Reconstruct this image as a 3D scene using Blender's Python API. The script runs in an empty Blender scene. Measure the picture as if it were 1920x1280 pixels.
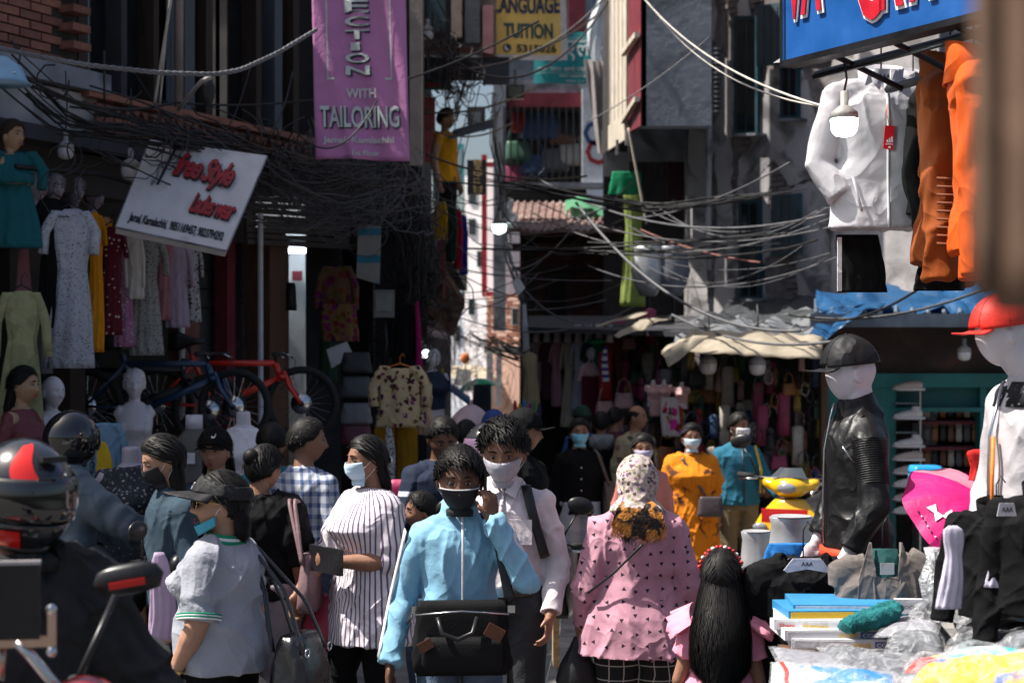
import bpy,bmesh,math,random
import numpy as np
from mathutils import Vector,Matrix,noise
R=math.radians
random.seed(7);np.random.seed(7)
S=bpy.context.scene
COL=S.collection
FPX,CX,CY,CH=3200.0,960.0,656.0,2.05
cam=bpy.data.cameras.new('camera');camo=bpy.data.objects.new('camera',cam);COL.objects.link(camo)
camo.location=(0,0,CH);camo.rotation_euler=(R(90),0,0)
cam.sensor_width=36;cam.lens=60;cam.shift_y=(CY-640)/1920.0
cam.clip_end=600;cam.clip_start=0.05
cam.dof.use_dof=True;cam.dof.focus_distance=7.0;cam.dof.aperture_fstop=3.6
S.camera=camo
SUN_AZ,SUN_EL=268.0,58.0
w=bpy.data.worlds.new('World');S.world=w;w.use_nodes=True
nt=w.node_tree;bg=nt.nodes['Background']
sky=nt.nodes.new('ShaderNodeTexSky');sky.sky_type='NISHITA';sky.sun_disc=False
sky.sun_elevation=R(SUN_EL);sky.sun_rotation=R(SUN_AZ);sky.dust_density=4.0
nt.links.new(sky.outputs[0],bg.inputs[0]);bg.inputs[1].default_value=0.072
sl=bpy.data.lights.new('sun','SUN');sl.energy=5.0;sl.angle=R(0.6);sl.color=(1,.95,.87)
so=bpy.data.objects.new('sun',sl);COL.objects.link(so)
sdir=Vector((math.sin(R(SUN_AZ))*math.cos(R(SUN_EL)),math.cos(R(SUN_AZ))*math.cos(R(SUN_EL)),math.sin(R(SUN_EL))))
so.rotation_euler=sdir.to_track_quat('Z','Y').to_euler()
so.location=sdir*40
S.view_settings.view_transform='Standard';S.view_settings.look='None'
S.view_settings.exposure=0.9;S.view_settings.gamma=1.0
S.view_settings.use_curve_mapping=False
S.render.engine='CYCLES'
S.cycles.use_denoising=True
S.cycles.max_bounces=6;S.cycles.diffuse_bounces=3;S.cycles.transparent_max_bounces=12
S.cycles.sample_clamp_indirect=6
def P(px,py,Y):
 return Vector(((px-CX)*Y/FPX,Y,CH-(py-CY)*Y/FPX))
def X(px,Y):return(px-CX)*Y/FPX
def Zt(py,Y):return CH-(py-CY)*Y/FPX
class Plane:
 """vertical facade through a to b (xy), u along it, n = outward normal"""
 def __init__(s,a,b,flip=1):
  s.a=Vector((a[0],a[1],0));d=Vector((b[0]-a[0],b[1]-a[1],0));s.L=d.length
  s.t=d.normalized();s.n=Vector((s.t.y,-s.t.x,0))*flip
  s.ang=math.atan2(s.t.y,s.t.x)
 def at(s,u,z,out=0):
  p=s.a+s.t*u+s.n*out;return Vector((p.x,p.y,z))
 def hit(s,px,py,out=0):
  d=Vector(((px-CX)/FPX,1,-(py-CY)/FPX))
  o=Vector((0,0,CH));a=s.a+s.n*out
  k=(a-o).dot(s.n)/d.dot(s.n);q=o+d*k
  return q
 def uz(s,px,py,out=0):
  q=s.hit(px,py,out);return((q-s.a).dot(s.t),q.z)
class G:
 def __init__(s):s.v=[];s.f=[]
 def add(s,v,f):
  n=len(s.v);s.v+=[tuple(x)for x in v];s.f+=[tuple(i+n for i in q)for q in f];return s
 def box(s,c,size,rz=0,M=None,tx=0):
  x,y,z=size[0]/2,size[1]/2,size[2]/2
  v=[Vector((a*x,b*y,d*z))for d in(-1,1)for b in(-1,1)for a in(-1,1)]
  m=Matrix.Rotation(rz,3,'Z')@Matrix.Rotation(tx,3,'X')if M is None else M
  v=[m@q+Vector(c)for q in v]
  return s.add(v,[(0,2,3,1),(4,5,7,6),(0,1,5,4),(2,6,7,3),(0,4,6,2),(1,3,7,5)])
 def hexa(s,lo,hi):
  return s.add(list(lo)+list(hi),[(3,2,1,0),(4,5,6,7),(0,1,5,4),(1,2,6,5),(2,3,7,6),(3,0,4,7)])
 def slab(s,pts,th):
  n=len(pts);th=Vector(th);a=[Vector(p)for p in pts];b=[p+th for p in a]
  f=[tuple(range(n))[::-1],tuple(range(n,2*n))]+[(i,(i+1)%n,n+(i+1)%n,n+i)for i in range(n)]
  return s.add(a+b,f)
 def tube(s,pts,rad,n=8,cap=True,flat=1.0,up=None):
  pts=[Vector(p)for p in pts];m=len(pts)
  if not hasattr(rad,'__len__'):rad=[rad]*m
  v=[];prev=None
  for i,p in enumerate(pts):
   t=(pts[min(i+1,m-1)]-pts[max(i-1,0)])
   t=t.normalized()if t.length>1e-9 else Vector((0,0,1))
   if prev is None:
    q=Vector(up)if up is not None else(Vector((0,1,0))if abs(t.y)<.85 else Vector((1,0,0)))
   else:q=prev
   a=q-t*q.dot(t)
   if a.length<1e-6:a=t.orthogonal()
   a.normalize();prev=a;b=t.cross(a)
   for k in range(n):
    w_=2*math.pi*k/n
    v.append(p+(a*math.cos(w_)*flat+b*math.sin(w_))*rad[i])
  f=[(i*n+k,i*n+(k+1)%n,(i+1)*n+(k+1)%n,(i+1)*n+k)for i in range(m-1)for k in range(n)]
  if cap:f+=[tuple(range(n))[::-1],tuple((m-1)*n+k for k in range(n))]
  return s.add(v,f)
 def cyl(s,p0,p1,r0,r1=None,n=12):return s.tube([p0,p1],[r0,r0 if r1 is None else r1],n)
 def loft(s,secs,n=24,cap=True,fn=None,M=None,power=2.0):
  """secs: (cx,cy,z,rx,ry); fn(phi,i,t)->radius factor"""
  v=[];m=len(secs)
  for i,(cx,cy,z,rx,ry)in enumerate(secs):
   for k in range(n):
    ph=2*math.pi*k/n;c,d=math.cos(ph),math.sin(ph)
    if power!=2.0:
     c=math.copysign(abs(c)**(2/power),c);d=math.copysign(abs(d)**(2/power),d)
    q=fn(ph,i,i/(m-1))if fn else 1
    p=Vector((cx+rx*c*q,cy+ry*d*q,z));v.append(M@p if M is not None else p)
  f=[(i*n+k,i*n+(k+1)%n,(i+1)*n+(k+1)%n,(i+1)*n+k)for i in range(m-1)for k in range(n)]
  if cap:f+=[tuple(range(n))[::-1],tuple((m-1)*n+k for k in range(n))]
  return s.add(v,f)
 def ell(s,c,r,nu=16,nv=10,M=None):
  c=Vector(c);v=[]
  for j in range(1,nv):
   b=math.pi*j/nv-math.pi/2
   for i in range(nu):
    a=2*math.pi*i/nu
    p=Vector((r[0]*math.cos(a)*math.cos(b),r[1]*math.sin(a)*math.cos(b),r[2]*math.sin(b)))
    v.append((M@p if M is not None else p)+c)
  lo=Vector((0,0,-r[2]));hi=Vector((0,0,r[2]))
  v.append((M@lo if M is not None else lo)+c);v.append((M@hi if M is not None else hi)+c)
  m=nv-1
  f=[(j*nu+i,j*nu+(i+1)%nu,(j+1)*nu+(i+1)%nu,(j+1)*nu+i)for j in range(m-1)for i in range(nu)]
  f+=[(m*nu,(i+1)%nu,i)for i in range(nu)]+[(m*nu+1,(m-1)*nu+i,(m-1)*nu+(i+1)%nu)for i in range(nu)]
  return s.add(v,f)
 def grid(s,pts,nu,nv):
  return s.add(pts,[(j*nu+i,j*nu+i+1,(j+1)*nu+i+1,(j+1)*nu+i)for j in range(nv-1)for i in range(nu-1)])
 def moved(s,M):
  g=G();g.v=[tuple(M@Vector(p))for p in s.v];g.f=list(s.f);return g
 def join(s,o):return s.add(o.v,o.f)
def me_from(g,name,m=None,smooth=False):
 me=bpy.data.meshes.new(name);me.from_pydata([tuple(p)for p in g.v],[],g.f)
 if m:me.materials.append(m)
 if smooth:me.shade_smooth()
 me.update();return me
def tag(o,label=None,cat=None,group=None,kind=None):
 if label:o['label']=label
 if cat:o['category']=cat
 if group:o['group']=group
 if kind:o['kind']=kind
 return o
def thing(name,label,cat,loc=(0,0,0),rz=0.0,group=None):
 o=bpy.data.objects.new(name,None);o.empty_display_size=.1
 COL.objects.link(o);o.location=loc;o.rotation_euler=(0,0,rz)
 return tag(o,label,cat,group)
def part(root,name,g,m,smooth=False,label=None,kind=None,world=False):
 """g in root-local coordinates, or world coordinates when world=True (root must be unrotated)"""
 if isinstance(g,G):
  if world:
   q=G();L=root_loc(root);q.v=[tuple(Vector(p)-L)for p in g.v];q.f=g.f;g=q
  me=me_from(g,name,m,smooth)
 else:
  me=g
  if m and not me.materials:me.materials.append(m)
 o=bpy.data.objects.new(name,me);COL.objects.link(o);o.parent=root
 if label:o['label']=label
 if kind:o['kind']=kind
 return o
def root_loc(r):
 L=Vector((0,0,0))
 while r is not None:L+=Vector(r.location);r=r.parent
 return L
def solo(name,g,m,label,cat,group=None,smooth=False,kind=None):
 """one-mesh thing, world coordinates; origin moved to its base"""
 vs=np.array([tuple(p)for p in g.v]);c=Vector(((vs[:,0].min()+vs[:,0].max())/2,(vs[:,1].min()+vs[:,1].max())/2,vs[:,2].min()))
 q=G();q.v=[tuple(Vector(p)-c)for p in g.v];q.f=g.f
 o=bpy.data.objects.new(name,me_from(q,name,m,smooth));COL.objects.link(o);o.location=c
 return tag(o,label,cat,group,kind)
def struct(name,g,m,smooth=False,parent=None,kind='structure'):
 o=bpy.data.objects.new(name,me_from(g,name,m,smooth));COL.objects.link(o)
 if parent is not None:o.parent=parent
 else:o['kind']=kind
 return o
def copy_tree(o,parent=None,label=None,loc=None,rz=None):
 c=o.copy();COL.objects.link(c)
 if parent is not None:c.parent=parent
 if label:c['label']=label
 if loc is not None:c.location=loc
 if rz is not None:c.rotation_euler=(0,0,rz)
 for ch in list(o.children):copy_tree(ch,c)
 return c
def remesh(g,vox,m=None,sm=2,fn=None,name='body'):
 """voxel-merge all closed pieces of g into one continuous skin, then displace by fn(co, no)->offset along normal"""
 me=me_from(g,name);o=bpy.data.objects.new('tmp',me);COL.objects.link(o)
 md=o.modifiers.new('r','REMESH');md.mode='VOXEL';md.voxel_size=vox;md.use_smooth_shade=True
 if sm:
  s_=o.modifiers.new('s','SMOOTH');s_.factor=.5;s_.iterations=sm
 dg=bpy.context.evaluated_depsgraph_get()
 out=bpy.data.meshes.new_from_object(o.evaluated_get(dg),depsgraph=dg)
 bpy.data.objects.remove(o);bpy.data.meshes.remove(me)
 n=len(out.vertices)
 if fn and n:
  co=np.empty(n*3);out.vertices.foreach_get('co',co);co=co.reshape(-1,3)
  no=np.empty(n*3);out.vertices.foreach_get('normal',no);no=no.reshape(-1,3)
  co=co+no*fn(co,no)[:,None]
  out.vertices.foreach_set('co',co.ravel());out.update()
 out.materials.clear()
 if m:out.materials.append(m)
 out.name=name;out.shade_smooth()
 return out
def folds(amp=.006,f=(14,14,5),seed=0,z0=None,z1=None,grow=0):
 """cloth wrinkles: warped ridges, cheap numpy sines"""
 rs=np.random.RandomState(seed);ph=rs.rand(16)*6.28
 def fn(co,no):
  x,y,z=co[:,0],co[:,1],co[:,2]
  wx=.06*np.sin(z*7+ph[0]+3*x)+.03*np.sin(z*17+ph[1]+7*y);wz=.09*np.sin(x*9+ph[2])+.07*np.sin(y*8+z*5+ph[3])
  a=np.sin((x+wx)*f[0]*2.0+(z+wz)*f[2]*1.1+ph[4])*np.sin((y+wx)*f[1]*1.7-(z+wz)*f[2]*.9+ph[5])
  b=np.sin((x-wz)*f[0]*1.5-(z+wx)*f[2]*1.9+ph[6]+3*y);b2=np.sin((x+wz)*f[0]*1.2+(z-wx)*f[2]*2.6+ph[8]-6*y)
  c=np.sin((x+y)*f[0]*4.1+(z+wz)*f[2]*6.2+ph[7])*.22
  msk=.5+.5*np.sin(z*8+x*7+y*5+ph[9]);msk2=.5+.5*np.sin(z*11-x*9+ph[10])
  d=((1-np.abs(b))**3*1.3-.3)*msk+((1-np.abs(b2))**3*1.3-.3)*msk2+.55*a+c
  k=amp*d
  if z0 is not None:k=k*np.clip((z1-z)/(z1-z0),0,1)**.8
  return k
 return fn
_M={}
def _rgb(c):return(c[0],c[1],c[2],1)
def mat(key,col,rough=.75,metal=0,var=.18,vs=7,bump=.25,bs=30,spec=.4,col2=None,pat=None,ps=10,th=.5,trans=0,alpha=1,emit=0,sheen=0,dirt=None,stretch=None,coat=0,sss=0,crease=0):
 if key in _M:return _M[key]
 m=bpy.data.materials.new(key);m.use_nodes=True;N=m.node_tree.nodes;L=m.node_tree.links
 b=N['Principled BSDF'];b.inputs['Roughness'].default_value=rough;b.inputs['Metallic'].default_value=metal
 b.inputs['Specular IOR Level'].default_value=spec
 if trans:b.inputs['Transmission Weight'].default_value=trans
 if alpha<1:b.inputs['Alpha'].default_value=alpha
 if coat:b.inputs['Coat Weight'].default_value=coat;b.inputs['Coat Roughness'].default_value=.08
 if sss:
  b.inputs['Subsurface Weight'].default_value=sss;b.inputs['Subsurface Radius'].default_value=(.02,.008,.004);b.inputs['Subsurface Scale'].default_value=.6
 if emit:
  b.inputs['Emission Color'].default_value=_rgb(col);b.inputs['Emission Strength'].default_value=emit
 tc=N.new('ShaderNodeTexCoord');co=tc.outputs['Object']
 if stretch:
  mp=N.new('ShaderNodeMapping');mp.inputs['Scale'].default_value=stretch;L.new(co,mp.inputs[0]);co2=mp.outputs[0]
 else:co2=co
 def math_(op,a,b_=None,c_=None):
  n=N.new('ShaderNodeMath');n.operation=op
  for i,q in enumerate((a,b_,c_)):
   if q is None:continue
   if isinstance(q,(int,float)):n.inputs[i].default_value=q
   else:L.new(q,n.inputs[i])
  return n.outputs[0]
 def mix(f,a,b_,bt='MIX'):
  n=N.new('ShaderNodeMix');n.data_type='RGBA';n.blend_type=bt
  for i,q in((0,f),(6,a),(7,b_)):
   if isinstance(q,(int,float)):n.inputs[i].default_value=q
   elif isinstance(q,tuple):n.inputs[i].default_value=_rgb(q)
   else:L.new(q,n.inputs[i])
  return n.outputs[2]
 def nz(sc,det=4,dist=0,src=None):
  n=N.new('ShaderNodeTexNoise');n.inputs['Scale'].default_value=sc;n.inputs['Detail'].default_value=det;n.inputs['Distortion'].default_value=dist
  L.new(src or co2,n.inputs['Vector']);return n.outputs['Fac']
 def ramp(f,lo,hi):
  n=N.new('ShaderNodeMapRange');L.new(f,n.inputs[0]);n.inputs[1].default_value=lo;n.inputs[2].default_value=hi;return n.outputs[0]
 base=tuple(col)
 if pat:
  sp=N.new('ShaderNodeSeparateXYZ');L.new(co,sp.inputs[0]);X,Y,Z=sp.outputs
  wob=math_('MULTIPLY',math_('SUBTRACT',nz(5,2),.5),.05)
  c2=tuple(col2)
  if pat=='stripe':
   ang=math_('ARCTAN2',X,Y)
   s_=math_('FRACT',math_('MULTIPLY',math_('ADD',ang,wob),ps))
   fac=math_('GREATER_THAN',s_,th)
  elif pat=='xstripe':
   fac=math_('GREATER_THAN',math_('FRACT',math_('MULTIPLY',math_('ADD',X,wob),ps)),th)
  elif pat=='hstripe':
   fac=math_('GREATER_THAN',math_('FRACT',math_('MULTIPLY',math_('ADD',Z,wob),ps)),th)
  elif pat=='plaid':
   a=math_('GREATER_THAN',math_('FRACT',math_('MULTIPLY',math_('ADD',X,Y),ps)),th)
   c=math_('GREATER_THAN',math_('FRACT',math_('MULTIPLY',Z,ps)),th)
   fac=math_('MINIMUM',math_('MULTIPLY',math_('ADD',a,c),.6),1.)
  elif pat=='grid':
   a=math_('GREATER_THAN',math_('FRACT',math_('MULTIPLY',math_('ADD',X,wob),ps)),th)
   c=math_('GREATER_THAN',math_('FRACT',math_('MULTIPLY',Z,ps)),th)
   fac=math_('MAXIMUM',a,c)
  elif pat=='dots':
   n=N.new('ShaderNodeTexVoronoi');n.inputs['Scale'].default_value=ps;n.inputs['Randomness'].default_value=.75;L.new(co,n.inputs['Vector'])
   fac=math_('LESS_THAN',n.outputs['Distance'],th)
  elif pat=='tri':
   cb=N.new('ShaderNodeCombineXYZ');L.new(X,cb.inputs[0]);L.new(Z,cb.inputs[2]);cb.inputs[1].default_value=0.03
   n=N.new('ShaderNodeTexVoronoi');n.voronoi_dimensions='3D';n.inputs['Scale'].default_value=ps;n.inputs['Randomness'].default_value=.45
   L.new(cb.outputs[0],n.inputs['Vector'])
   vm=N.new('ShaderNodeVectorMath');vm.operation='SCALE';vm.inputs['Scale'].default_value=1.0;L.new(n.outputs['Position'],vm.inputs[0])
   vs_=N.new('ShaderNodeVectorMath');vs_.operation='SUBTRACT';L.new(cb.outputs[0],vs_.inputs[0]);L.new(vm.outputs[0],vs_.inputs[1])
   rot=N.new('ShaderNodeVectorRotate');rot.rotation_type='Y_AXIS';L.new(vs_.outputs[0],rot.inputs['Vector'])
   sc_=N.new('ShaderNodeSeparateColor');L.new(n.outputs['Color'],sc_.inputs[0])
   L.new(math_('MULTIPLY',math_('FLOOR',math_('MULTIPLY',sc_.outputs[0],4)),1.5708),rot.inputs['Angle'])
   s2=N.new('ShaderNodeSeparateXYZ');L.new(rot.outputs[0],s2.inputs[0])
   r_=th
   a=math_('LESS_THAN',math_('ADD',math_('MULTIPLY',math_('ABSOLUTE',s2.outputs[0]),1.7),s2.outputs[2]),r_)
   c=math_('GREATER_THAN',s2.outputs[2],-r_*.75)
   fac=math_('MULTIPLY',a,c)
  elif pat in('floral','print'):
   n=N.new('ShaderNodeTexVoronoi');n.inputs['Scale'].default_value=ps;L.new(co,n.inputs['Vector'])
   d=math_('ADD',n.outputs['Distance'],math_('MULTIPLY',math_('SUBTRACT',nz(ps*2.2,3),.5),.9))
   fac=math_('LESS_THAN',d,th)
   hs=N.new('ShaderNodeHueSaturation');hs.inputs['Color'].default_value=_rgb(c2)
   sc_=N.new('ShaderNodeSeparateColor');L.new(n.outputs['Color'],sc_.inputs[0])
   L.new(math_('ADD',math_('MULTIPLY',sc_.outputs[0],.3 if pat=='floral' else .5),.35 if pat=='floral' else .25),hs.inputs['Hue'])
   L.new(math_('ADD',math_('MULTIPLY',sc_.outputs[1],1.2),.3),hs.inputs['Value'])
   c2=hs.outputs[0]
  elif pat=='blot':
   fac=ramp(nz(ps,6,.6),th-.04,th+.04)
  elif pat=='brick':
   br=N.new('ShaderNodeTexBrick');fac=None
  base=mix(fac,base,c2)
 f1=ramp(nz(vs,5,.3),.3,.7)
 n=N.new('ShaderNodeHueSaturation')
 if isinstance(base,tuple):n.inputs['Color'].default_value=_rgb(base)
 else:L.new(base,n.inputs['Color'])
 L.new(math_('ADD',math_('MULTIPLY',f1,2*var),1-var),n.inputs['Value'])
 c=n.outputs[0]
 if dirt:
  c=mix(ramp(nz(dirt[1],7,.8,co),dirt[2],dirt[2]+.16),c,tuple(dirt[0]))
 L.new(c,b.inputs['Base Color'])
 if rough>.3:
  L.new(math_('ADD',math_('MULTIPLY',f1,.2),rough-.1),b.inputs['Roughness'])
 if bump:
  bp=N.new('ShaderNodeBump');bp.inputs['Strength'].default_value=min(1,bump);bp.inputs['Distance'].default_value=.012
  L.new(nz(bs,6,.5),bp.inputs['Height']);L.new(bp.outputs[0],b.inputs['Normal'])
  if crease:
   b2=N.new('ShaderNodeBump');b2.inputs['Strength'].default_value=crease;b2.inputs['Distance'].default_value=.05
   r_=math_('ABSOLUTE',math_('SUBTRACT',nz(3.2,2,1.2,co),.5));L.new(math_('POWER',math_('SUBTRACT',1,math_('MULTIPLY',r_,2)),6),b2.inputs['Height']);L.new(bp.outputs[0],b2.inputs['Normal']);L.new(b2.outputs[0],b.inputs['Normal'])
 _M[key]=m;return m
def cloth(key,col,**k):
 k.setdefault('rough',.85);k.setdefault('bump',.35);k.setdefault('bs',16);k.setdefault('spec',.2);k.setdefault('var',.12);k.setdefault('crease',.20)
 return mat(key,col,**k)
def thin(key,col,t=.5,rough=.6,var=.15,col2=None,bs=14):
 if key in _M:return _M[key]
 m=mat(key,col,rough=rough,var=var,bs=bs,bump=.4);N=m.node_tree.nodes;L=m.node_tree.links
 out=N['Material Output'];b=N['Principled BSDF']
 tr=N.new('ShaderNodeBsdfTranslucent');src=b.inputs['Base Color'].links[0].from_socket;L.new(src,tr.inputs[0])
 mx=N.new('ShaderNodeMixShader');mx.inputs[0].default_value=t;L.new(b.outputs[0],mx.inputs[1]);L.new(tr.outputs[0],mx.inputs[2]);L.new(mx.outputs[0],out.inputs[0])
 return m
def plastic_film(key,op=.3):
 if key in _M:return _M[key]
 m=bpy.data.materials.new(key);m.use_nodes=True;N=m.node_tree.nodes;L=m.node_tree.links
 b=N['Principled BSDF'];out=N['Material Output']
 b.inputs['Base Color'].default_value=(.8,.82,.85,1);b.inputs['Roughness'].default_value=.12;b.inputs['Specular IOR Level'].default_value=.9
 tc=N.new('ShaderNodeTexCoord');nz_=N.new('ShaderNodeTexNoise');nz_.inputs['Scale'].default_value=16;nz_.inputs['Distortion'].default_value=2.5;nz_.inputs['Detail'].default_value=4
 L.new(tc.outputs['Object'],nz_.inputs['Vector'])
 bp=N.new('ShaderNodeBump');bp.inputs['Strength'].default_value=.9;bp.inputs['Distance'].default_value=.03;L.new(nz_.outputs['Fac'],bp.inputs['Height']);L.new(bp.outputs[0],b.inputs['Normal'])
 tr=N.new('ShaderNodeBsdfTransparent');mx=N.new('ShaderNodeMixShader')
 mr=N.new('ShaderNodeMapRange');L.new(nz_.outputs['Fac'],mr.inputs[0]);mr.inputs[1].default_value=.4;mr.inputs[2].default_value=.65;mr.inputs[3].default_value=op*.45;mr.inputs[4].default_value=min(1,op*2)
 L.new(mr.outputs[0],mx.inputs[0]);L.new(tr.outputs[0],mx.inputs[1]);L.new(b.outputs[0],mx.inputs[2]);L.new(mx.outputs[0],out.inputs[0])
 _M[key]=m;return m
BLK=mat('black_plastic',(.012,.012,.014),.35,bump=.05)
DKM=mat('dark_metal',(.03,.03,.035),.45,metal=.8,bump=.1)
STEEL=mat('steel',(.55,.56,.58),.22,metal=1,bump=.05)
RUB=mat('rubber',(.015,.015,.016),.8,bump=.3)
WIRE=mat('wire_black',(.012,.012,.014),.5,bump=.1)
WIREG=mat('wire_grey',(.11,.11,.12),.5,bump=.1)
WIREW=mat('wire_pale',(.45,.42,.38),.5,bump=.1)
_T={}
def text_geo(s,bold=0.0,shear=0.0,extrude=0.02,space=1.0,align='LEFT',lh=1.0):
 k=(s,bold,shear,extrude,space,align,lh)
 if k in _T:return _T[k]
 c=bpy.data.curves.new('t','FONT');c.body=s;c.offset=bold;c.shear=shear;c.extrude=extrude;c.space_character=space;c.resolution_u=3;c.align_x=align;c.space_line=lh
 o=bpy.data.objects.new('t',c);COL.objects.link(o)
 dg=bpy.context.evaluated_depsgraph_get();me=bpy.data.meshes.new_from_object(o.evaluated_get(dg),depsgraph=dg)
 bpy.data.objects.remove(o);bpy.data.curves.remove(c)
 v=[tuple(q.co)for q in me.vertices];f=[tuple(p.vertices)for p in me.polygons];bpy.data.meshes.remove(me)
 if not v:_T[k]=([],[]);return _T[k]
 a=np.array(v);mn=a.min(0);mx=a.max(0)
 a[:,0]=(a[:,0]-mn[0])/max(1e-6,mx[0]-mn[0]);a[:,1]=(a[:,1]-mn[1])/max(1e-6,mx[1]-mn[1]);a[:,2]=(a[:,2]-mn[2])/max(1e-6,mx[2]-mn[2])
 _T[k]=(a.tolist(),f);return _T[k]
def text_on(root,name,s,O,ex,ey,x0,x1,y0,y1,m,lift=.004,th=.004,fn=None,**k):
 """letters on the sheet O + a*ex + b*ey (a,b in 0..1), text box x0..x1, y0..y1; fn(a,b) -> extra offset along normal"""
 v,f=text_geo(s,**k);O,ex,ey=Vector(O),Vector(ex),Vector(ey);n=ex.cross(ey).normalized()
 if n.y>0 and abs(n.y)>.2:n=-n
 g=G();pts=[]
 for a,b,c in v:
  u_,v_=x0+(x1-x0)*a,y0+(y1-y0)*b
  pts.append(O+ex*u_+ey*v_+n*(lift+th*c+(fn(u_,v_)if fn else 0)))
 g.add(pts,f);return part(root,name,g,m,world=True)
def gs(x,s):return math.exp(-(x/s)**2)
def head_pt(u,v,feat=1.0,fem=0.0):
 cu,su,cv,sv=math.cos(u),math.sin(u),math.cos(v),math.sin(v)
 x,y,z=.077*su*cv,-.096*cu*cv,.118*sv
 k=max(0,-z/.118)
 x*=1-(.30+.06*fem)*k**1.3
 if y>0:y=y*(1.06-.34*k);
 else:y*=1-.06*k
 if z>0:x*=1+.03*math.sin(math.pi*min(1,z/.118))
 if y<0 and feat:
  fr=min(1,(-y/.06))**1.5*feat
  d=0
  if z<.03:d+=.024*gs(x,.0115)*(min(1,max(0,(.03-z)/.062))if z>-.034 else max(0,1-(-.034-z)/.011))
  d+=.007*gs(x,.02)*gs(z+.030,.010)
  for s_ in(-1,1):
   d-=.013*gs(x-s_*.032,.017)*gs(z-.008,.0125)
   d+=.005*gs(x-s_*.030,.02)*gs(z-.031,.008)
   d+=.005*gs(x-s_*.046,.018)*gs(z+.022,.018)
   d+=.003*gs(x-s_*.012,.006)*gs(z+.032,.006)
  d+=.006*gs(x,.022)*gs(z+.058,.0055)+.006*gs(x,.019)*gs(z+.071,.006)-.004*gs(x,.022)*gs(z+.064,.0028)
  d+=.008*gs(x,.020)*gs(z+.100,.014)
  y-=d*fr
 return Vector((x,y,z))
def head_geo(g,T,feat=1.0,fem=0.0,ears=True,nu=56,nv=44):
 h=G()
 for j in range(1,nv):
  for i in range(nu):
   h.v.append(tuple(T@head_pt(2*math.pi*i/nu,math.pi*j/nv-math.pi/2,feat,fem)))
 h.v.append(tuple(T@head_pt(0,-math.pi/2)));h.v.append(tuple(T@head_pt(0,math.pi/2)));m=nv-1
 h.f=[(j*nu+i,j*nu+(i+1)%nu,(j+1)*nu+(i+1)%nu,(j+1)*nu+i)for j in range(m-1)for i in range(nu)]
 h.f+=[(m*nu,(i+1)%nu,i)for i in range(nu)]+[(m*nu+1,(m-1)*nu+i,(m-1)*nu+(i+1)%nu)for i in range(nu)]
 g.join(h)
 if ears:
  for s_ in(-1,1):
   e=G();e.ell((s_*.080,.008,-.008),(.008,.019,.032),12,8,Matrix.Rotation(s_*.35,3,'Z')@Matrix.Rotation(.15,3,'X'))
   g.join(e.moved(T))
def shell(T,inside,off,nu=64,nv=44,jitter=0,seed=0,th=.004,scale=None):
 """sheet over the head where inside(u,z,p); off(u,z)->offset"""
 g=G();idx={};rs=random.Random(seed)
 for j in range(nv+1):
  for i in range(nu):
   u=-math.pi+2*math.pi*i/nu;v=math.pi*j/nv-math.pi/2
   p=head_pt(u,v,0);n=Vector((p.x/.006,p.y/.0095,p.z/.0139)).normalized()
   o=off(u,p.z,p)
   q=p+n*(o+(rs.uniform(-jitter,jitter)if o>.002 else 0));idx[(i,j)]=(len(g.v),inside(u,p.z,p));g.v.append(tuple(T@q))
 for j in range(nv):
  for i in range(nu):
   c=[idx[(i,j)],idx[((i+1)%nu,j)],idx[((i+1)%nu,j+1)],idx[(i,j+1)]]
   if sum(x[1]for x in c)>=3:g.f.append(tuple(x[0]for x in c))
 used=sorted({i for f in g.f for i in f});mp={a:b for b,a in enumerate(used)}
 g.v=[g.v[i]for i in used];g.f=[tuple(mp[i]for i in f)for f in g.f]
 return g
def ribbon(g,pts,w,side):
 m=len(pts);v=[]
 for i,p in enumerate(pts):
  k=w*(1-.85*(i/(m-1))**2)/2
  v+=[p-side*k,p+side*k]
 g.add(v,[(2*i,2*i+1,2*i+3,2*i+2)for i in range(m-1)])
def hairline(u,low=0.0):
 a=abs(u)/math.pi
 if a<.22:return .066-.10*max(0,a-.14)
 if a<.40:return .055-(a-.22)*.22
 if a<.55:return .015-(a-.40)*.2
 return-.02-(a-.55)*.10-low
HAIR=mat('hair_black',(.008,.007,.007),.55,bump=.10,bs=80,spec=.18,stretch=(3,3,.3))
def short_hair(root,T,seed=0,thick=.016,n=900,m=HAIR,L=.035,spread=.5):
 rs=random.Random(seed)
 g=shell(T,lambda u,z,p:z>hairline(u),lambda u,z,p:min(thick,max(0,(z-hairline(u))*.8))+.002,jitter=.0012,seed=seed)
 for _ in range(n):
  u=rs.uniform(-math.pi,math.pi);v=math.asin(rs.uniform(-.2,1));p=head_pt(u,v,0)
  if p.z<hairline(u)+.004:continue
  nn=Vector((p.x/.006,p.y/.0095,p.z/.0139)).normalized()
  comb=(Vector((.55+rs.uniform(-.35,.35),-.75+rs.uniform(-.35,.35),-.1+rs.uniform(-.3,.3))));comb=(comb-nn*comb.dot(nn)).normalized()
  if p.y>.03:comb=(Vector((rs.uniform(-.4,.4),.3,-1))-nn*0).normalized()
  l=L*rs.uniform(.5,1.2)*(.5 if p.z<.03 else 1);h=min(thick,max(0.002,(p.z-hairline(u))*.8))
  q=[p+nn*h*.6,p+nn*(h+l*.25*spread)+comb*l*.5,p+nn*(h+l*.28*spread)+comb*l-Vector((0,0,.2*l))]
  ribbon(g,[T@a for a in q],.006,T.to_3x3()@nn.cross(comb).normalized())
 return part(root,'hair',g,m,True)
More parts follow.
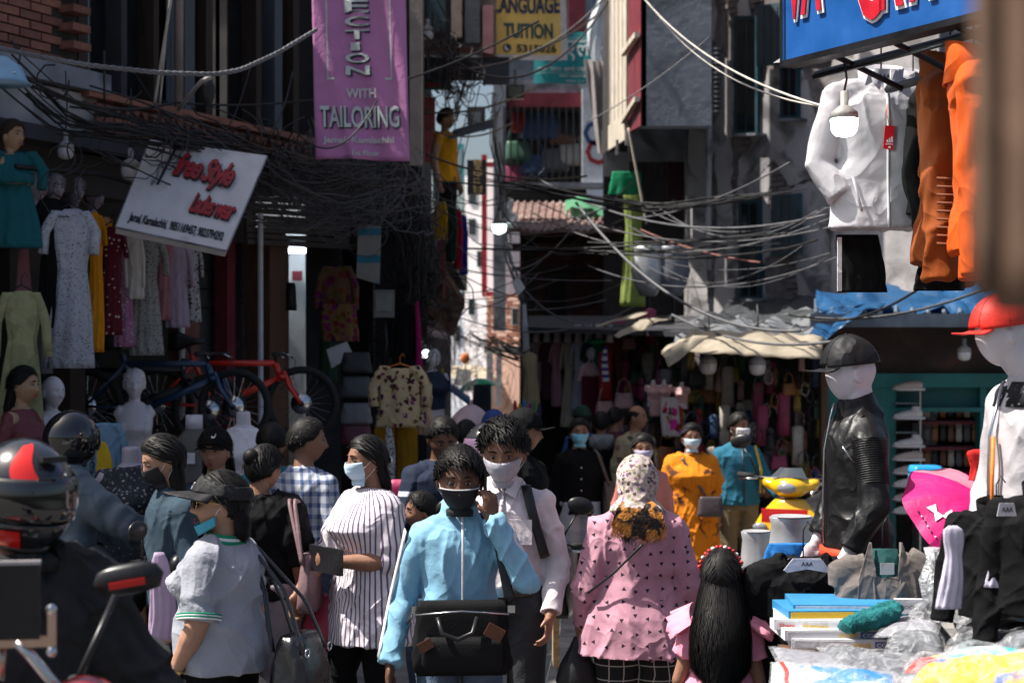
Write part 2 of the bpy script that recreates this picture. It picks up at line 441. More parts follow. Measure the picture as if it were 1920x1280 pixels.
def long_hair(root,T,length=.45,width=.1,seed=0,n=700,m=HAIR,wave=.006,back=.07,front=True,tail=None,shrink=.6,drift=0):
 """scalp cap plus a falling mass of ribbons behind; tail=(x,y,z) gathers them"""
 rs=random.Random(seed);Ti=T.to_3x3()
 g=shell(T,lambda u,z,p:z>hairline(u,.02),lambda u,z,p:min(.016,max(0,(z-hairline(u,.02))*.7))+.003,jitter=.0003,seed=seed)
 c=G();H=T@Vector((0,0,0));secs=[]
 for i in range(12):
  t=i/11;z=.03-t*length
  r=(.078+(width-.078)*min(1,t*2))*(1-max(0,t-shrink)/(1-shrink)*.55)
  secs.append((0,.03+back*min(1,t*2.2)*.6+drift*min(1,t*1.6),z,r,.045*(1-t*.5)))
 RZ=Matrix.Translation(H)@Matrix.Rotation(math.atan2(-(Ti@Vector((0,1,0))).x,(Ti@Vector((0,1,0))).y),4,'Z')
 c.loft(secs,28,fn=lambda ph,i,t:.96+.03*math.sin(ph*9+i*.6));g.join(c.moved(RZ))
 for _ in range(int(n*1.6)):
  a=rs.uniform(-1,1)*2.0+math.pi/2;t0=rs.uniform(0,.5);pts=[]
  ph0=rs.uniform(0,6.28);end=rs.uniform(.75,1.10);ro=rs.uniform(-.004,.016)
  for k in range(9):
   t=t0+(end-t0)*k/8;i=min(10.99,t*11);j=int(i);s0,s1=secs[j],secs[min(11,j+1)];fr=i-j
   rx=s0[3]*(1-fr)+s1[3]*fr;ry=s0[4]*(1-fr)+s1[4]*fr;cy=s0[1]*(1-fr)+s1[1]*fr;z=.03-t*length
   w_=wave*math.sin(ph0+t*22)*t
   pts.append(RZ@Vector(((rx+ro)*math.cos(a)+w_+rs.uniform(-.002,.002),cy+(ry+ro)*math.sin(a)+w_,z)))
  ribbon(g,pts,.0045,RZ.to_3x3()@Vector((-math.sin(a),math.cos(a),0)))
 for _ in range(260):
  u=rs.uniform(-math.pi,math.pi);v=math.asin(rs.uniform(0.0,1));p=head_pt(u,v,0)
  if p.z<hairline(u):continue
  nn=Vector((p.x,p.y,p.z)).normalized();sx=1 if p.x>0 else-1
  comb=Vector((sx*.7,.6,-.6));comb=(comb-nn*comb.dot(nn)).normalized();h=.017
  q=[p+nn*h+comb*.0,p+nn*(h+.001)+comb*.03,p+nn*(h-.004)+comb*.055]
  ribbon(g,[T@a for a in q],.005,Ti@nn.cross(comb).normalized())
 return part(root,'hair',g,m,True)
EYEW=mat('eye_white',(.38,.34,.31),.2,bump=0,var=.02);IRIS=mat('iris',(.015,.008,.005),.1,bump=0,var=0)
LIP={}
def face_bits(root,T,skin_col,eyes=True,lips=None,brow=1.0,half=.0):
 if eyes:
  for s_ in(-1,1):
   e=G();e.ell((s_*.031,-.0775,.008),(.0130,.0095,.0058),14,10);eo=part(root,'eye',e.moved(T),EYEW,True)
   g=G();g.ell((s_*.031+.001,-.0870,.0075),(.0056,.0026,.0056),12,8);part(eo,'iris',g.moved(T),IRIS,True)
   g=G();g.tube([T@Vector((s_*.031+a*.0155,-.0865+abs(a)*.006,.0155-abs(a)**2*.007))for a in(-1,-.5,0,.5,1)],.0021,6);part(eo,'eyelid',g,mat('lid_%.2f'%skin_col[0],tuple(c*.45 for c in skin_col),.5),True)
 for s_ in(-1,1):
  pts=[Vector((s_*(.014+.036*t),-.0975+.012*t*t+.002,.029+.007*math.sin(math.pi*min(1,t*.9))-.004*t))for t in(0,.25,.5,.75,1)]
  g=G();g.tube([T@p for p in pts],[.0035*brow,.0045*brow,.004*brow,.003*brow,.001],6,flat=.7);part(root,'eyebrow',g,HAIR,True)
 if lips:
  g=G()
  for zz,rr,dy in((-.0585,.0042,0),(-.0705,.0052,.0005)):
   g.tube([T@Vector((x,-.0985+9*x*x+dy,zz+(.0 if zz<-.06 else-4*x*x)))for x in(-.022,-.014,-.005,.005,.014,.022)],[.0012,rr*.8,rr,rr,rr*.8,.0012],8)
  part(root,'lips',g,mat('lips_%.2f_%.2f'%(lips[0],lips[1]),lips,.35,bump=.05),True)
def face_mask(root,T,m,z0=-.005,z1=-.118,pleat=True,wide=1.15,edge=None,bulge=.022):
 nu,nv=25,17;pts=[]
 for j in range(nv):
  t=j/(nv-1)
  for i in range(nu):
   a=(i/(nu-1)*2-1);u=a*wide*(1-.12*abs(t-.5)*2)
   z=z0+(z1-z0)*t+.012*a*a*(.5-t)
   p=head_pt(u,math.asin(max(-1,min(1,z/.118)))if abs(z)<.1179 else-1.55,0)
   if t>.75:p=Vector((p.x*1.05 if abs(p.x)>0 else 0,min(p.y,-.055*math.cos(u)),z))if z<-.1 else p
   n=Vector((math.sin(u),-math.cos(u),-.15)).normalized()
   b=bulge*gs(u,.75)*gs(z+.048,.055)+.0045
   if z<-.095:p=Vector((math.sin(u)*.052,-math.cos(u)*.066,z))
   q=p+n*b
   if pleat:q+=n*.0025*abs(math.sin(t*math.pi*3.5))*(1-a*a*.3)
   pts.append(T@q)
 g=G();g.grid(pts,nu,nv)
 mo=part(root,'face_mask',g,m,True)
 sm=mo.modifiers.new('th','SOLIDIFY');sm.thickness=.002
 for s_ in(-1,1):
  c=pts[(nv//4)*nu+(0 if s_<0 else nu-1)];c2=pts[(nv*3//4)*nu+(0 if s_<0 else nu-1)]
  e=T@Vector((s_*.085,.012,.018));e2=T@Vector((s_*.084,.016,-.028))
  g=G();g.tube([c,(c+e)/2+Vector((0,0,.002)),e],.0016,5);g.tube([c2,(c2+e2)/2,e2],.0016,5);part(mo,'ear_loop',g,edge or mat('loop',(.7,.72,.75),.7),True)
 return mo
MASKB=mat('mask_blue',(.22,.56,.72),.8,bump=.3,bs=40);MASKW=mat('mask_white',(.72,.72,.74),.8,bump=.3,bs=40)
MASKK=mat('mask_black',(.012,.012,.014),.75,bump=.3,bs=40);MASKL=mat('mask_pale_blue',(.5,.66,.78),.8,bump=.3)
def hand(g,w,d,nrm,side=1,curl=.5,s=1.0,spread=.12,point=False):
 """w wrist, d towards fingers, nrm = back-of-hand normal; side=+1 if thumb lies towards d x nrm"""
 w=Vector(w);d=Vector(d).normalized();nrm=Vector(nrm);nrm=(nrm-d*nrm.dot(d)).normalized();a=d.cross(nrm)*side
 Mx=Matrix((a,d,nrm)).transposed()
 g.ell(w+d*.047*s,(.041*s,.054*s,.0165*s),14,10,Mx)
 g.ell(w+d*.03*s+a*.022*s-nrm*.006*s,(.018*s,.034*s,.017*s),10,8,Mx)
 g.tube([w-d*.03*s,w+d*.02*s],[.026*s,.027*s],12,flat=.75,up=nrm)
 for i,(off,ln)in enumerate(((.029,.072),(.010,.080),(-.010,.075),(-.028,.058))):
  base=w+d*(.088-abs(off)*.25)*s+a*off*s;dirv=(d+a*off*spread*20*.1).normalized();c=curl*(1+.12*i)
  if point and i==0:c=curl*.15
  pts=[base-d*.02*s,base];ang=c*.5
  for q,fr in enumerate((.42,.32,.26)):
   v=dirv*math.cos(ang)-nrm*math.sin(ang);pts.append(pts[-1]+v*ln*fr*s);ang+=c*.95
  g.tube(pts,[.0095*s,.0098*s,.0088*s,.0080*s,.0066*s],8)
  g.ell(pts[-1],(.0066*s,)*3,8,6)
 b=w+d*.022*s+a*.028*s;pts=[b-a*.012*s,b,b+(a*.62+d*.62-nrm*.3).normalized()*.036*s]
 pts.append(pts[-1]+(a*(.35-.5*curl)+d*.9-nrm*(.25+.4*curl)).normalized()*.028*s)
 g.tube(pts,[.013*s,.0135*s,.0105*s,.008*s],8);g.ell(pts[-1],(.008*s,)*3,8,6)
def interp(ps,t):
 ps=[Vector(p)for p in ps];L=[0]
 for i in range(1,len(ps)):L.append(L[-1]+(ps[i]-ps[i-1]).length)
 d=t*L[-1]
 for i in range(1,len(ps)):
  if d<=L[i]+1e-9:return ps[i-1].lerp(ps[i],(d-L[i-1])/max(1e-9,L[i]-L[i-1]))
 return ps[-1]
ARMR=((-.158,0,1.365),(-.215,.03,1.09),(-.225,-.04,.855));ARML=((.158,0,1.365),(.215,.03,1.09),(.225,-.04,.855))
LEGR=((-.09,0,.92),(-.10,-.02,.50),(-.10,.03,.09));LEGL=((.09,0,.92),(.10,-.02,.50),(.10,.03,.09))
def torso_secs(g_,hem,flare,top=1.455,bust=0,infl=0,belly=0,lean=0):
 """(cx,cy,z,rx,ry) from hem up to neck for a 1.7 m adult"""
 base=[(.50,.155,.12,0),(.70,.165,.125,.005),(.86,.170,.122,.01),(.94,.163,.118,.01),(1.05,.140,.102,0),(1.15,.143,.104,0),(1.26,.160,.112,.0),(1.34,.160,.108,.005),(1.385,.132,.090,.01),(1.42,.092,.073,.012),(1.455,.062,.060,.012)]
 out=[]
 def sec(z):
  for i in range(len(base)-1):
   if base[i][0]<=z<=base[i+1][0]:
    f=(z-base[i][0])/(base[i+1][0]-base[i][0]);return[base[i][k]+(base[i+1][k]-base[i][k])*f for k in range(4)]
  return list(base[0])if z<base[0][0]else list(base[-1])
 zs=np.linspace(hem,min(top,1.455),16)
 for z in zs:
  s=sec(z);rx,ry=s[1],s[2];gg=g_ if z<1.36 else 1+(g_-1)*max(0,(1.46-z)/.1)*.6
  fl=flare*max(0,(1.12-z));ry2=ry+bust*gs(z-1.24,.07)*.5+belly*gs(z-1.02,.13)
  if z<1.1:rx=rx+max(0,(.158-rx))*(1 if flare>0 or g_>1.05 else .5)
  cy=s[3]-bust*gs(z-1.24,.07)*.5-belly*gs(z-1.02,.13)*.6-lean*max(0,z-.95)
  out.append((0,cy,z,rx*gg+infl+fl,ry2*gg+infl+fl*.8))
 return out
def person(label,x,y,h=1.7,rz=0,skin=(.25,.13,.08),z0=0,top=None,pants=None,shoes=None,armR=ARMR,armL=ARML,legR=LEGR,legL=LEGL,hem=.88,flare=0,g_=1.0,bust=0,belly=0,sleeve=1.0,slr=(.062,.048),pants_to=.08,pantr=(.095,.075,.06),yaw=0,pitch=0,roll=0,vox=.006,feat=1,fem=0,hands=(None,None),neckw=.052,seed=0,fold=.0095,ff=(14,14,5),collar=None,name='person',cat='person',group=None,bits=True,lips=None,headfwd=0,lean=0,coatvox=None,headscale=1.0,head=True,root=None,tee=None,curl=.5,hs=1.0):
 K=h/1.70
 if root is None:root=thing(name,label,cat,(x,y,z0),R(rz),group)
 root.scale=(K,K,K)
 sk=mat('skin_%.3f_%.3f'%(skin[0],skin[1]),skin,.5,var=.12,vs=14,bump=.12,bs=90,spec=.35,sss=.15)if not hasattr(skin,'name')else skin
 HC=Vector((0,-.012-headfwd-lean*.6,1.578))
 T=Matrix.Translation(HC+Vector((0,.02,-.09)))@Matrix.Rotation(R(yaw),4,'Z')@Matrix.Rotation(R(pitch),4,'X')@Matrix.Rotation(R(roll),4,'Y')@Matrix.Translation(Vector((0,-.02,.09)))@Matrix.Scale(headscale,4)
 b=G()
 if head:head_geo(b,T,feat,fem)
 hb=T@Vector((0,.022,-.045))
 if head:b.tube([hb,hb.lerp(Vector((0,.015-lean*.5,1.43)),.5),(0,.015-lean*.48,1.43),(0,.01-lean*.4,1.36)],[neckw*.95,neckw,neckw*1.12,.075],16)
 else:b.tube([(0,.0,1.52),(0,.01,1.43),(0,.01,1.36)],[neckw,neckw*1.05,.075],16)
 ts=torso_secs(g_*.93,.86,0,1.44,bust,-.012,belly,lean)
 b.loft(ts,28)
 for ar,(hd),sd in((armR,hands[0],-1),(armL,hands[1],1)):
  s_,e,w=[Vector(q)for q in ar];s_=s_-Vector((sd*.012,0,.03))
  b.tube([s_+Vector((-sd*.04,0,.0)),s_,s_.lerp(e,.5),e,e.lerp(w,.35),w],[.042,.045*g_,.043*g_,.037*g_,.038*g_,.026],12)
  b.ell(e,(.037*g_,)*3,10,8);b.ell(s_,(.048,.048,.048),12,8)
  if hd=='none':continue
  if hd is None:d,nrm=(w-e).normalized()+Vector((0,-.15,-.1)),Vector((sd,0,0));ts_=(-1 if sd>0 else 1);
  else:d,nrm,ts_=hd[0],hd[1],hd[2]
  if hd is None:
   dd=Vector(d).normalized();nn=(nrm-dd*nrm.dot(dd)).normalized();ts_=1 if dd.cross(nn).y<0 else-1
  hand(b,w,d,nrm,ts_,curl if hd is None or len(hd)<4 else hd[3],s=hs)
 for lg,sd in((legR,-1),(legL,1)):
  a,k,n=[Vector(q)for q in lg]
  b.tube([a,a.lerp(k,.5),k,k.lerp(n,.35),n,n-Vector((0,0,.02))],[.082*g_,.07*g_,.052,.053*g_,.036,.04],12)
  b.tube([n+Vector((0,.04,-.035)),n+Vector((0,-.05,-.045)),n+Vector((0,-.15,-.06))],[.035,.038,.025],10)
 body=part(root,'body',remesh(b,vox,sk,2),None);body.data.materials.clear();body.data.materials.append(sk)
 if top:
  t=G()
  t.loft(torso_secs(g_,hem,flare,1.44 if collar!='scoop' else 1.40,bust,.010,belly,lean),44,fn=(lambda ph,i,tt:1+flare*.35*max(0,.55-tt)*math.sin(ph*7+seed)+flare*.2*max(0,.55-tt)*math.sin(ph*13+2+seed))if flare else None)
  for ar,sd in((armR,-1),(armL,1)):
   pts=[Vector((sd*.06,ar[0][1],1.372))]+[Vector(q)for q in ar];pts[1]=pts[1]-Vector((sd*.008,0,.022));seg=pts[1:]
   n=9;path=[pts[0]]+[interp(seg,sleeve*i/(n-1))for i in range(n)]
   rad=[slr[0]*g_]+[(slr[0]+(slr[1]-slr[0])*(sleeve*i/(n-1))**.8)*(g_ if i<6 else 1)for i in range(n)]
   t.tube(path,rad,16);t.ell(seg[0],(slr[0]*g_*1.0,slr[0]*g_,slr[0]*g_*.95),14,10)
   if sleeve>.6:t.ell(seg[1],(rad[5]*1.0,)*3,12,8)
  if collar=='stand':t.tube([(0,.012-lean*.4,1.41),(0,.008-lean*.5,1.455),(0,-.002-lean*.6,1.488)],[.098,.082,.075],22)
  tp=part(root,'top',remesh(t,coatvox or vox*1.4,top,2,folds(fold,ff,seed),'top'),None)
 else:tp=None
 if pants:
  p=G();p.loft(torso_secs(g_,.86,0,max(.98,hem+.04),0,-.004 if hem<.96 else .006,belly,lean),28)
  for lg,sd in((legR,-1),(legL,1)):
   a,k,n=[Vector(q)for q in lg];n=k.lerp(n,min(1,max(.02,(k.z-pants_to)/max(.01,k.z-n.z))))if pants_to<k.z else n
   if pants_to>=k.z:n=a.lerp(k,(a.z-pants_to)/(a.z-k.z));p.tube([a+Vector((0,0,.06)),a,n],[pantr[0],pantr[0],pantr[1]],16)
   else:p.tube([a+Vector((0,0,.06)),a,a.lerp(k,.5),k,k.lerp(n,.5),n],[pantr[0]*g_,pantr[0]*g_,(pantr[0]+pantr[1])/2*g_,pantr[1],(pantr[1]+pantr[2])/2,pantr[2]],16)
  part(root,'trousers',remesh(p,vox*1.6,pants,2,folds(fold*.8,(10,10,7),seed+5,.98,.80),'trousers'),None)
 if shoes:
  for lg in(legR,legL):
   n=Vector(lg[2]);s_=G()
   s_.tube([n+Vector((0,.03,.02)),n+Vector((0,.02,-.03)),n+Vector((0,-.06,-.045)),n+Vector((0,-.15,-.058)),n+Vector((0,-.19,-.065))],[.048,.05,.048,.04,.02],12)
   part(root,'shoe',s_,shoes,True)
 if bits and head:face_bits(root,T,skin if not hasattr(skin,'name')else(.5,.5,.5),lips=lips)
 return root,T,tp
def local_to_world(r):
 return Matrix.Translation(Vector(r.location))@Matrix.Rotation(r.rotation_euler[2],4,'Z')@Matrix.Scale(r.scale[0],4)
def carried(name,g,m,owner,label,cat,group=None,smooth=True):
 """a thing of its own, geometry given in the owner's frame"""
 W=local_to_world(owner);L=owner.location
 q=g.moved(W);c=sum((Vector(p)for p in q.v),Vector())/len(q.v);q=q.moved(Matrix.Translation(-c))
 o=bpy.data.objects.new(name,me_from(q,name,m,smooth));COL.objects.link(o);o.location=c
 return tag(o,label,cat,group),W,c
def sub_carried(parent,name,g,m,W,c,smooth=True):
 return part(parent,name,g.moved(Matrix.Translation(-c)@W),m,smooth)
def cap(root,T,m,brim_up=.02,brim=.075,sc=1.0,name='cap',label=None,hair=True):
 g=shell(T,lambda u,z,p:z>.030-.012*abs(u)/math.pi,lambda u,z,p:(.020+.012*max(0,z/.118))*sc,nu=48,nv=40)
 c=part(root,name,g,m,True,label=label)
 c.modifiers.new('t','SOLIDIFY').thickness=.003
 pts=[]
 for j in range(6):
  for i in range(13):
   u=(i/12*2-1)*1.02;p=head_pt(u,.27,0);n=Vector((math.sin(u),-math.cos(u),0));t=j/5
   q=p+n*.018+Vector((0,-brim*t*math.cos(u)**.6 if abs(u)<1.5 else 0,-.018*t-.030*(u**2)*t*.5+brim_up*t*t-.005))
   pts.append(T@q)
 b=G();b.grid(pts,13,6);bo=part(c,'brim',b,m,True);bo.modifiers.new('t','SOLIDIFY').thickness=.004
 g=G();g.ell(T@Vector((0,0,.118+.032*sc)),(.008,.008,.005),10,6);part(c,'button',g,m,True)
 for k in range(6):
  a=k*math.pi/3+.5
  g=G();g.tube([T@(head_pt(a,v,0)+Vector((math.sin(a)*math.cos(v),-math.cos(a)*math.cos(v),math.sin(v)))*(.0215+.012*math.sin(v))*sc)for v in np.linspace(.3,1.5,8)],.0012,5);part(c,'seam',g,m,True)
 return c
def helmet(root,T,m,visor,sc=1.0,accent=None,name='helmet',lining=None):
 nu,nv=56,40;g=G();v_=G();idx=[]
 def pt(u,v,o=0):
  x,y,z=(.132+o)*math.sin(u)*math.cos(v),-(.150+o)*math.cos(u)*math.cos(v),(.150+o)*math.sin(v)
  k=max(0,-z/.15)
  if y<0:y*=1+.12*k**.5*(1 if abs(u)<.9 else .5)
  x*=1-.18*k;y*=1-(.12*k if y>0 else 0)
  return T@(Vector((x,y,max(z,-.145)+.012))*sc)
 for j in range(nv+1):
  for i in range(nu):g.v.append(pt(2*math.pi*i/nu,math.pi*j/nv-math.pi/2))
 for j in range(nv):
  v=math.pi*(j+.5)/nv-math.pi/2
  for i in range(nu):
   u=(2*math.pi*(i+.5)/nu+math.pi)%(2*math.pi)-math.pi
   if v<-1.05:continue
   if-.36<v<.38 and abs(u)<1.25:continue
   g.f.append((j*nu+i,j*nu+(i+1)%nu,(j+1)*nu+(i+1)%nu,(j+1)*nu+i))
 h=part(root,name,g,m,True);h.modifiers.new('t','SOLIDIFY').thickness=.018
 pts=[pt((i/20*2-1)*1.32,-.33+.75*j/8,.006)for j in range(9)for i in range(21)]
 q=G();q.grid(pts,21,9);vo=part(h,'visor',q,visor,True);vo.modifiers.new('t','SOLIDIFY').thickness=.003
 for s_ in(-1,1):
  q=G();q.ell(pt(s_*1.38,.05,.006),(.012,.026,.026),14,8);part(h,'hinge',q,BLK,True)
 if accent:
  for s_ in(-1,):
   pts=[pt(-.35-.50*i/8-.12*math.sin(j*.5),.44+.80*j/8-.10*i/8,.003)for j in range(9)for i in range(9)]
   q=G();q.grid(pts,9,9);part(h,'accent_panel',q,accent,True)
   pts=[pt(s_*(.75+.8*i/8),-.95+.45*j/8,.003)for j in range(9)for i in range(9)]
   q=G();q.grid(pts,9,9);part(h,'accent_panel',q,accent,True)
 q=G();q.tube([pt((i/24*2-1)*math.pi,-1.0,.002)for i in range(25)],.008,6);part(h,'trim',q,BLK,True)
 q=G();q.box(T@Vector((0,-.125*sc,.125*sc)),(.06,.03,.014));part(h,'vent',q,BLK)
 return h
def strap_path(name,owner,pts,m,label,cat='bag strap',w=.018,parent=None,W=None,c=None,top=None):
 g=G();pts=[Vector(p)for p in pts];fine=[]
 for i in range(25):fine.append(interp(pts,i/24))
 g.tube(fine,w,8,flat=.16,up=(0,1,0))
 return sub_carried(parent,name,g,m,W,c)
def soft_bag(g,c,size,n=24,sag=.15,taper=.8,power=4,seed=0,M=None):
 secs=[]
 for i in range(12):
  t=i/11;k=1-(1-taper)*t;e=min(1,math.sin(math.pi*min(.5,.04+t*3))**.5)if t<.2 else(1 if t<.9 else 1-(t-.9)*3)
  secs.append((c[0],c[1],c[2]+size[2]*(t-.5),size[0]/2*k*(.85+.15*e),size[1]/2*(1-.55*t*t)*(.7+.3*e)))
 rs=random.Random(seed);a=rs.uniform(0,6)
 g.loft(secs,n,fn=lambda ph,i,t:1+.035*math.sin(ph*5+i*.9+a)+.02*math.sin(ph*11-i*1.3),power=power,M=M)
 return g
LEATH=mat('leather_black',(.012,.012,.014),.32,bump=.35,bs=26,spec=.7)
def pq(pl,pts,out=0,th=.05):
 """slab lying on a facade plane, corners given where the photo shows them, thickness going inwards"""
 return G().slab([pl.hit(x,y,out)for x,y in pts],-pl.n*th)
def pr(pl,u0,u1,z0,z1,out=0,th=.05):
 return G().slab([pl.at(u0,z0,out),pl.at(u1,z0,out),pl.at(u1,z1,out),pl.at(u0,z1,out)],-pl.n*th)
def fq(pts,Y,th=.05):return G().slab([P(x,y,Y)for x,y in pts],(0,th,0))
def rect(x0,y0,x1,y1):return[(x0,y1),(x1,y1),(x1,y0),(x0,y0)]
def bricks(root,pl,u0,u1,z0,z1,m,bw=.215,bh=.062,gap=.012,out=0,th=.03,seed=0,prob=1.0,cap=300,name='brick',stuff=False,mask=None):
 rs=random.Random(seed);mes=[]
 for k in range(3):
  b=G();w_,h_=(bw-gap)/2-.002*k,(bh-gap)/2;b.box((0,0,0),(w_*2,th,h_*2));mes.append(me_from(b,name,m[k%len(m)]))
 n=0;L=root_loc(root);J=G()
 r=0;z=z0+bh/2
 while z<z1:
  u=u0+(bw/2 if r%2 else bw)
  while u<u1-bw*.3:
   if rs.random()<prob and(mask is None or mask(u,z)):
    p=pl.at(u,z,out-th/2+rs.uniform(-.004,.004))
    if stuff:J.box(p,(bw-gap,th,bh-gap),pl.ang)
    else:
     if n>=cap:return n
     o=bpy.data.objects.new(name,mes[rs.randrange(3)]);COL.objects.link(o);o.parent=root;o.location=p-L;o.rotation_euler=(0,0,pl.ang)
     n+=1
   u+=bw
  z+=bh;r+=1
 if stuff and J.v:part(root,'brickwork',J,m[0],kind='stuff',world=True)
 return n
def cable_pts(a,b,sag=.2,n=14,wob=0,rs=random):
 a,b=Vector(a),Vector(b);o=[]
 for i in range(n+1):
  t=i/n;p=a.lerp(b,t);p.z-=sag*4*t*(1-t)
  if wob and 0<i<n:p+=Vector((rs.uniform(-wob,wob),rs.uniform(-wob,wob),rs.uniform(-wob,wob)))
  o.append(p)
 return o
def cable(label,a,b,sag=.2,r=.012,m=WIRE,group='overhead cables',wob=0,name='overhead_cable'):
 return solo(name,G().tube(cable_pts(a,b,sag,18,wob),r,6),m,label,'cable',group,True)
def tangle(name,pts,rad,n,m,label,seed=0,r=.006,loops=.5,group=None,kind='stuff'):
 """bundle of messy wires following a path"""
 rs=random.Random(seed);g=G();path=[Vector(p)for p in pts]
 for _ in range(n):
  t0=rs.uniform(0,.5);t1=rs.uniform(.5,1);off=Vector((rs.gauss(0,rad),rs.gauss(0,rad),rs.gauss(0,rad)));q=[]
  k=14;drift=Vector((rs.gauss(0,rad),rs.gauss(0,rad),rs.gauss(0,rad)-rad*.3));sg=rs.uniform(0,rad*3)
  for i in range(k+1):
   t=i/k;p=interp(path,t0+(t1-t0)*t)+off*(1-t)+drift*t;p.z-=sg*4*t*(1-t)
   p+=Vector((rs.gauss(0,rad*.12),rs.gauss(0,rad*.12),rs.gauss(0,rad*.12)));q.append(p)
  g.tube(q,r*rs.uniform(.3,1.0),4,cap=False)
 for _ in range(int(n*loops)):
  c=interp(path,rs.random())+Vector((rs.gauss(0,rad),rs.gauss(0,rad*.5),rs.gauss(0,rad)-rad*.5));a=rs.uniform(0,6.28);R_=rs.uniform(.3,1.5)*rad+.03;tl=rs.uniform(-1,1)
  g.tube([c+Vector((math.cos(q)*R_,math.sin(q)*R_*tl*.5,math.sin(q)*R_*rs.uniform(.85,1.1)))for q in np.linspace(a,a+rs.uniform(2,5.5),9)],r*.6,4,cap=False)
 o=bpy.data.objects.new(name,me_from(g,name,m,True));COL.objects.link(o);return tag(o,label,'cables',group,kind)
def hang(label,px,py,pyb,wpx,Y,m,kind='dress',rz=0,group=None,name=None,sleeve=None,hanger=True,seed=None,th=.4,deep=.38,cat=None,vox=None):
 """garment hung with its shoulders at pixel height py and its hem at pyb"""
 seed=int(px*7+py)if seed is None else seed;rs=random.Random(seed)
 top=P(px,py,Y);Hh=(pyb-py)*Y/FPX;W_=wpx*Y/FPX/2
 root=thing(name or kind,label,cat or kind,(top.x,Y,top.z-Hh),R(rz),group)
 prof={'dress':[(0,.34,.3),(.03,.72,.5),(.08,.82,.7),(.2,.80,.8),(.36,.62,.8),(.5,.74,.9),(.75,.9,1),(1,1.0,1.1)],'top':[(0,.32,.3),(.05,.8,.5),(.14,.95,.7),(.35,.92,.8),(.6,.88,.9),(.85,.95,1),(1,.98,1)],'trousers':[(0,.8,.5),(.08,.82,.6),(.25,.95,.8),(.5,.9,.8),(.8,.86,.8),(1,.84,.8)],'scarf':[(0,.35,.5),(.1,.6,.6),(.5,.9,.7),(1,1,.7)],'cloth':[(0,.95,.5),(.3,1,.6),(1,1,.6)]}[kind]
 ph=rs.uniform(0,6);kf=rs.choice((7,8,9,10));n=44;secs=[]
 for i in range(22):
  t=i/21
  for j in range(len(prof)-1):
   if prof[j][0]<=t<=prof[j+1][0]:
    f=(t-prof[j][0])/(prof[j+1][0]-prof[j][0]);wd=prof[j][1]+(prof[j+1][1]-prof[j][1])*f;dp=prof[j][2]+(prof[j+1][2]-prof[j][2])*f;break
  secs.append((math.sin(t*3+ph)*.012,0,Hh*(1-t),W_*wd,W_*deep*dp))
 fold=lambda p_,i,t:1+(.02+.10*min(1,t*1.4))*math.sin(p_*kf+ph+.8*math.sin(i*.35))+.04*t*math.sin(p_*(kf*2+1)+i*.3+ph)
 g=G()
 if kind=='trousers':
  for s_ in(-1,1):g.loft([(s_*W_*.48*min(1,.4+t_*3/21),0,q[2],q[3]*.52,q[4])for t_,q in enumerate(secs)],28,fn=fold)
 else:g.loft(secs,n,fn=fold)
 if sleeve:
  for s_ in(-1,1):
   L_=sleeve*Hh;a=Vector((s_*W_*.68,0,Hh*.965));b=a+Vector((s_*W_*.42,0,-L_*.45));c=a+Vector((s_*W_*(.42+rs.uniform(-.1,.15)),-.02,-L_))
   g.tube([a-Vector((s_*.05,0,0)),a,a.lerp(b,.5),b,b.lerp(c,.5),c],[W_*.16,W_*.24,W_*.26,W_*.24,W_*.22,W_*.22],12)
 part(root,'cloth' if kind=='cloth' else 'fabric',g,m,True)
 if hanger:
  h=G();h.tube([(-W_*.7,0,Hh*.985),(0,0,Hh+.035),(W_*.7,0,Hh*.985)],.006,6);h.tube([(0,0,Hh+.035),(0,0,Hh+.08),(.02,0,Hh+.11),(.035,0,Hh+.085)],.003,6)
  part(root,'hanger',h,DKM if hanger is True else hanger,True)
 return root
MANN=mat('mannequin_white',(.60,.56,.60),.35,var=.08,bump=.05,sss=.2);MANNS=mat('mannequin_silver',(.50,.51,.53),.3,var=.2,bump=.1,metal=.5)
MANNF=mat('mannequin_flesh',(.38,.23,.14),.4,var=.08,bump=.05)
MANND=mat('mannequin_matt',(.40,.36,.42),.45,var=.1,bump=.05)
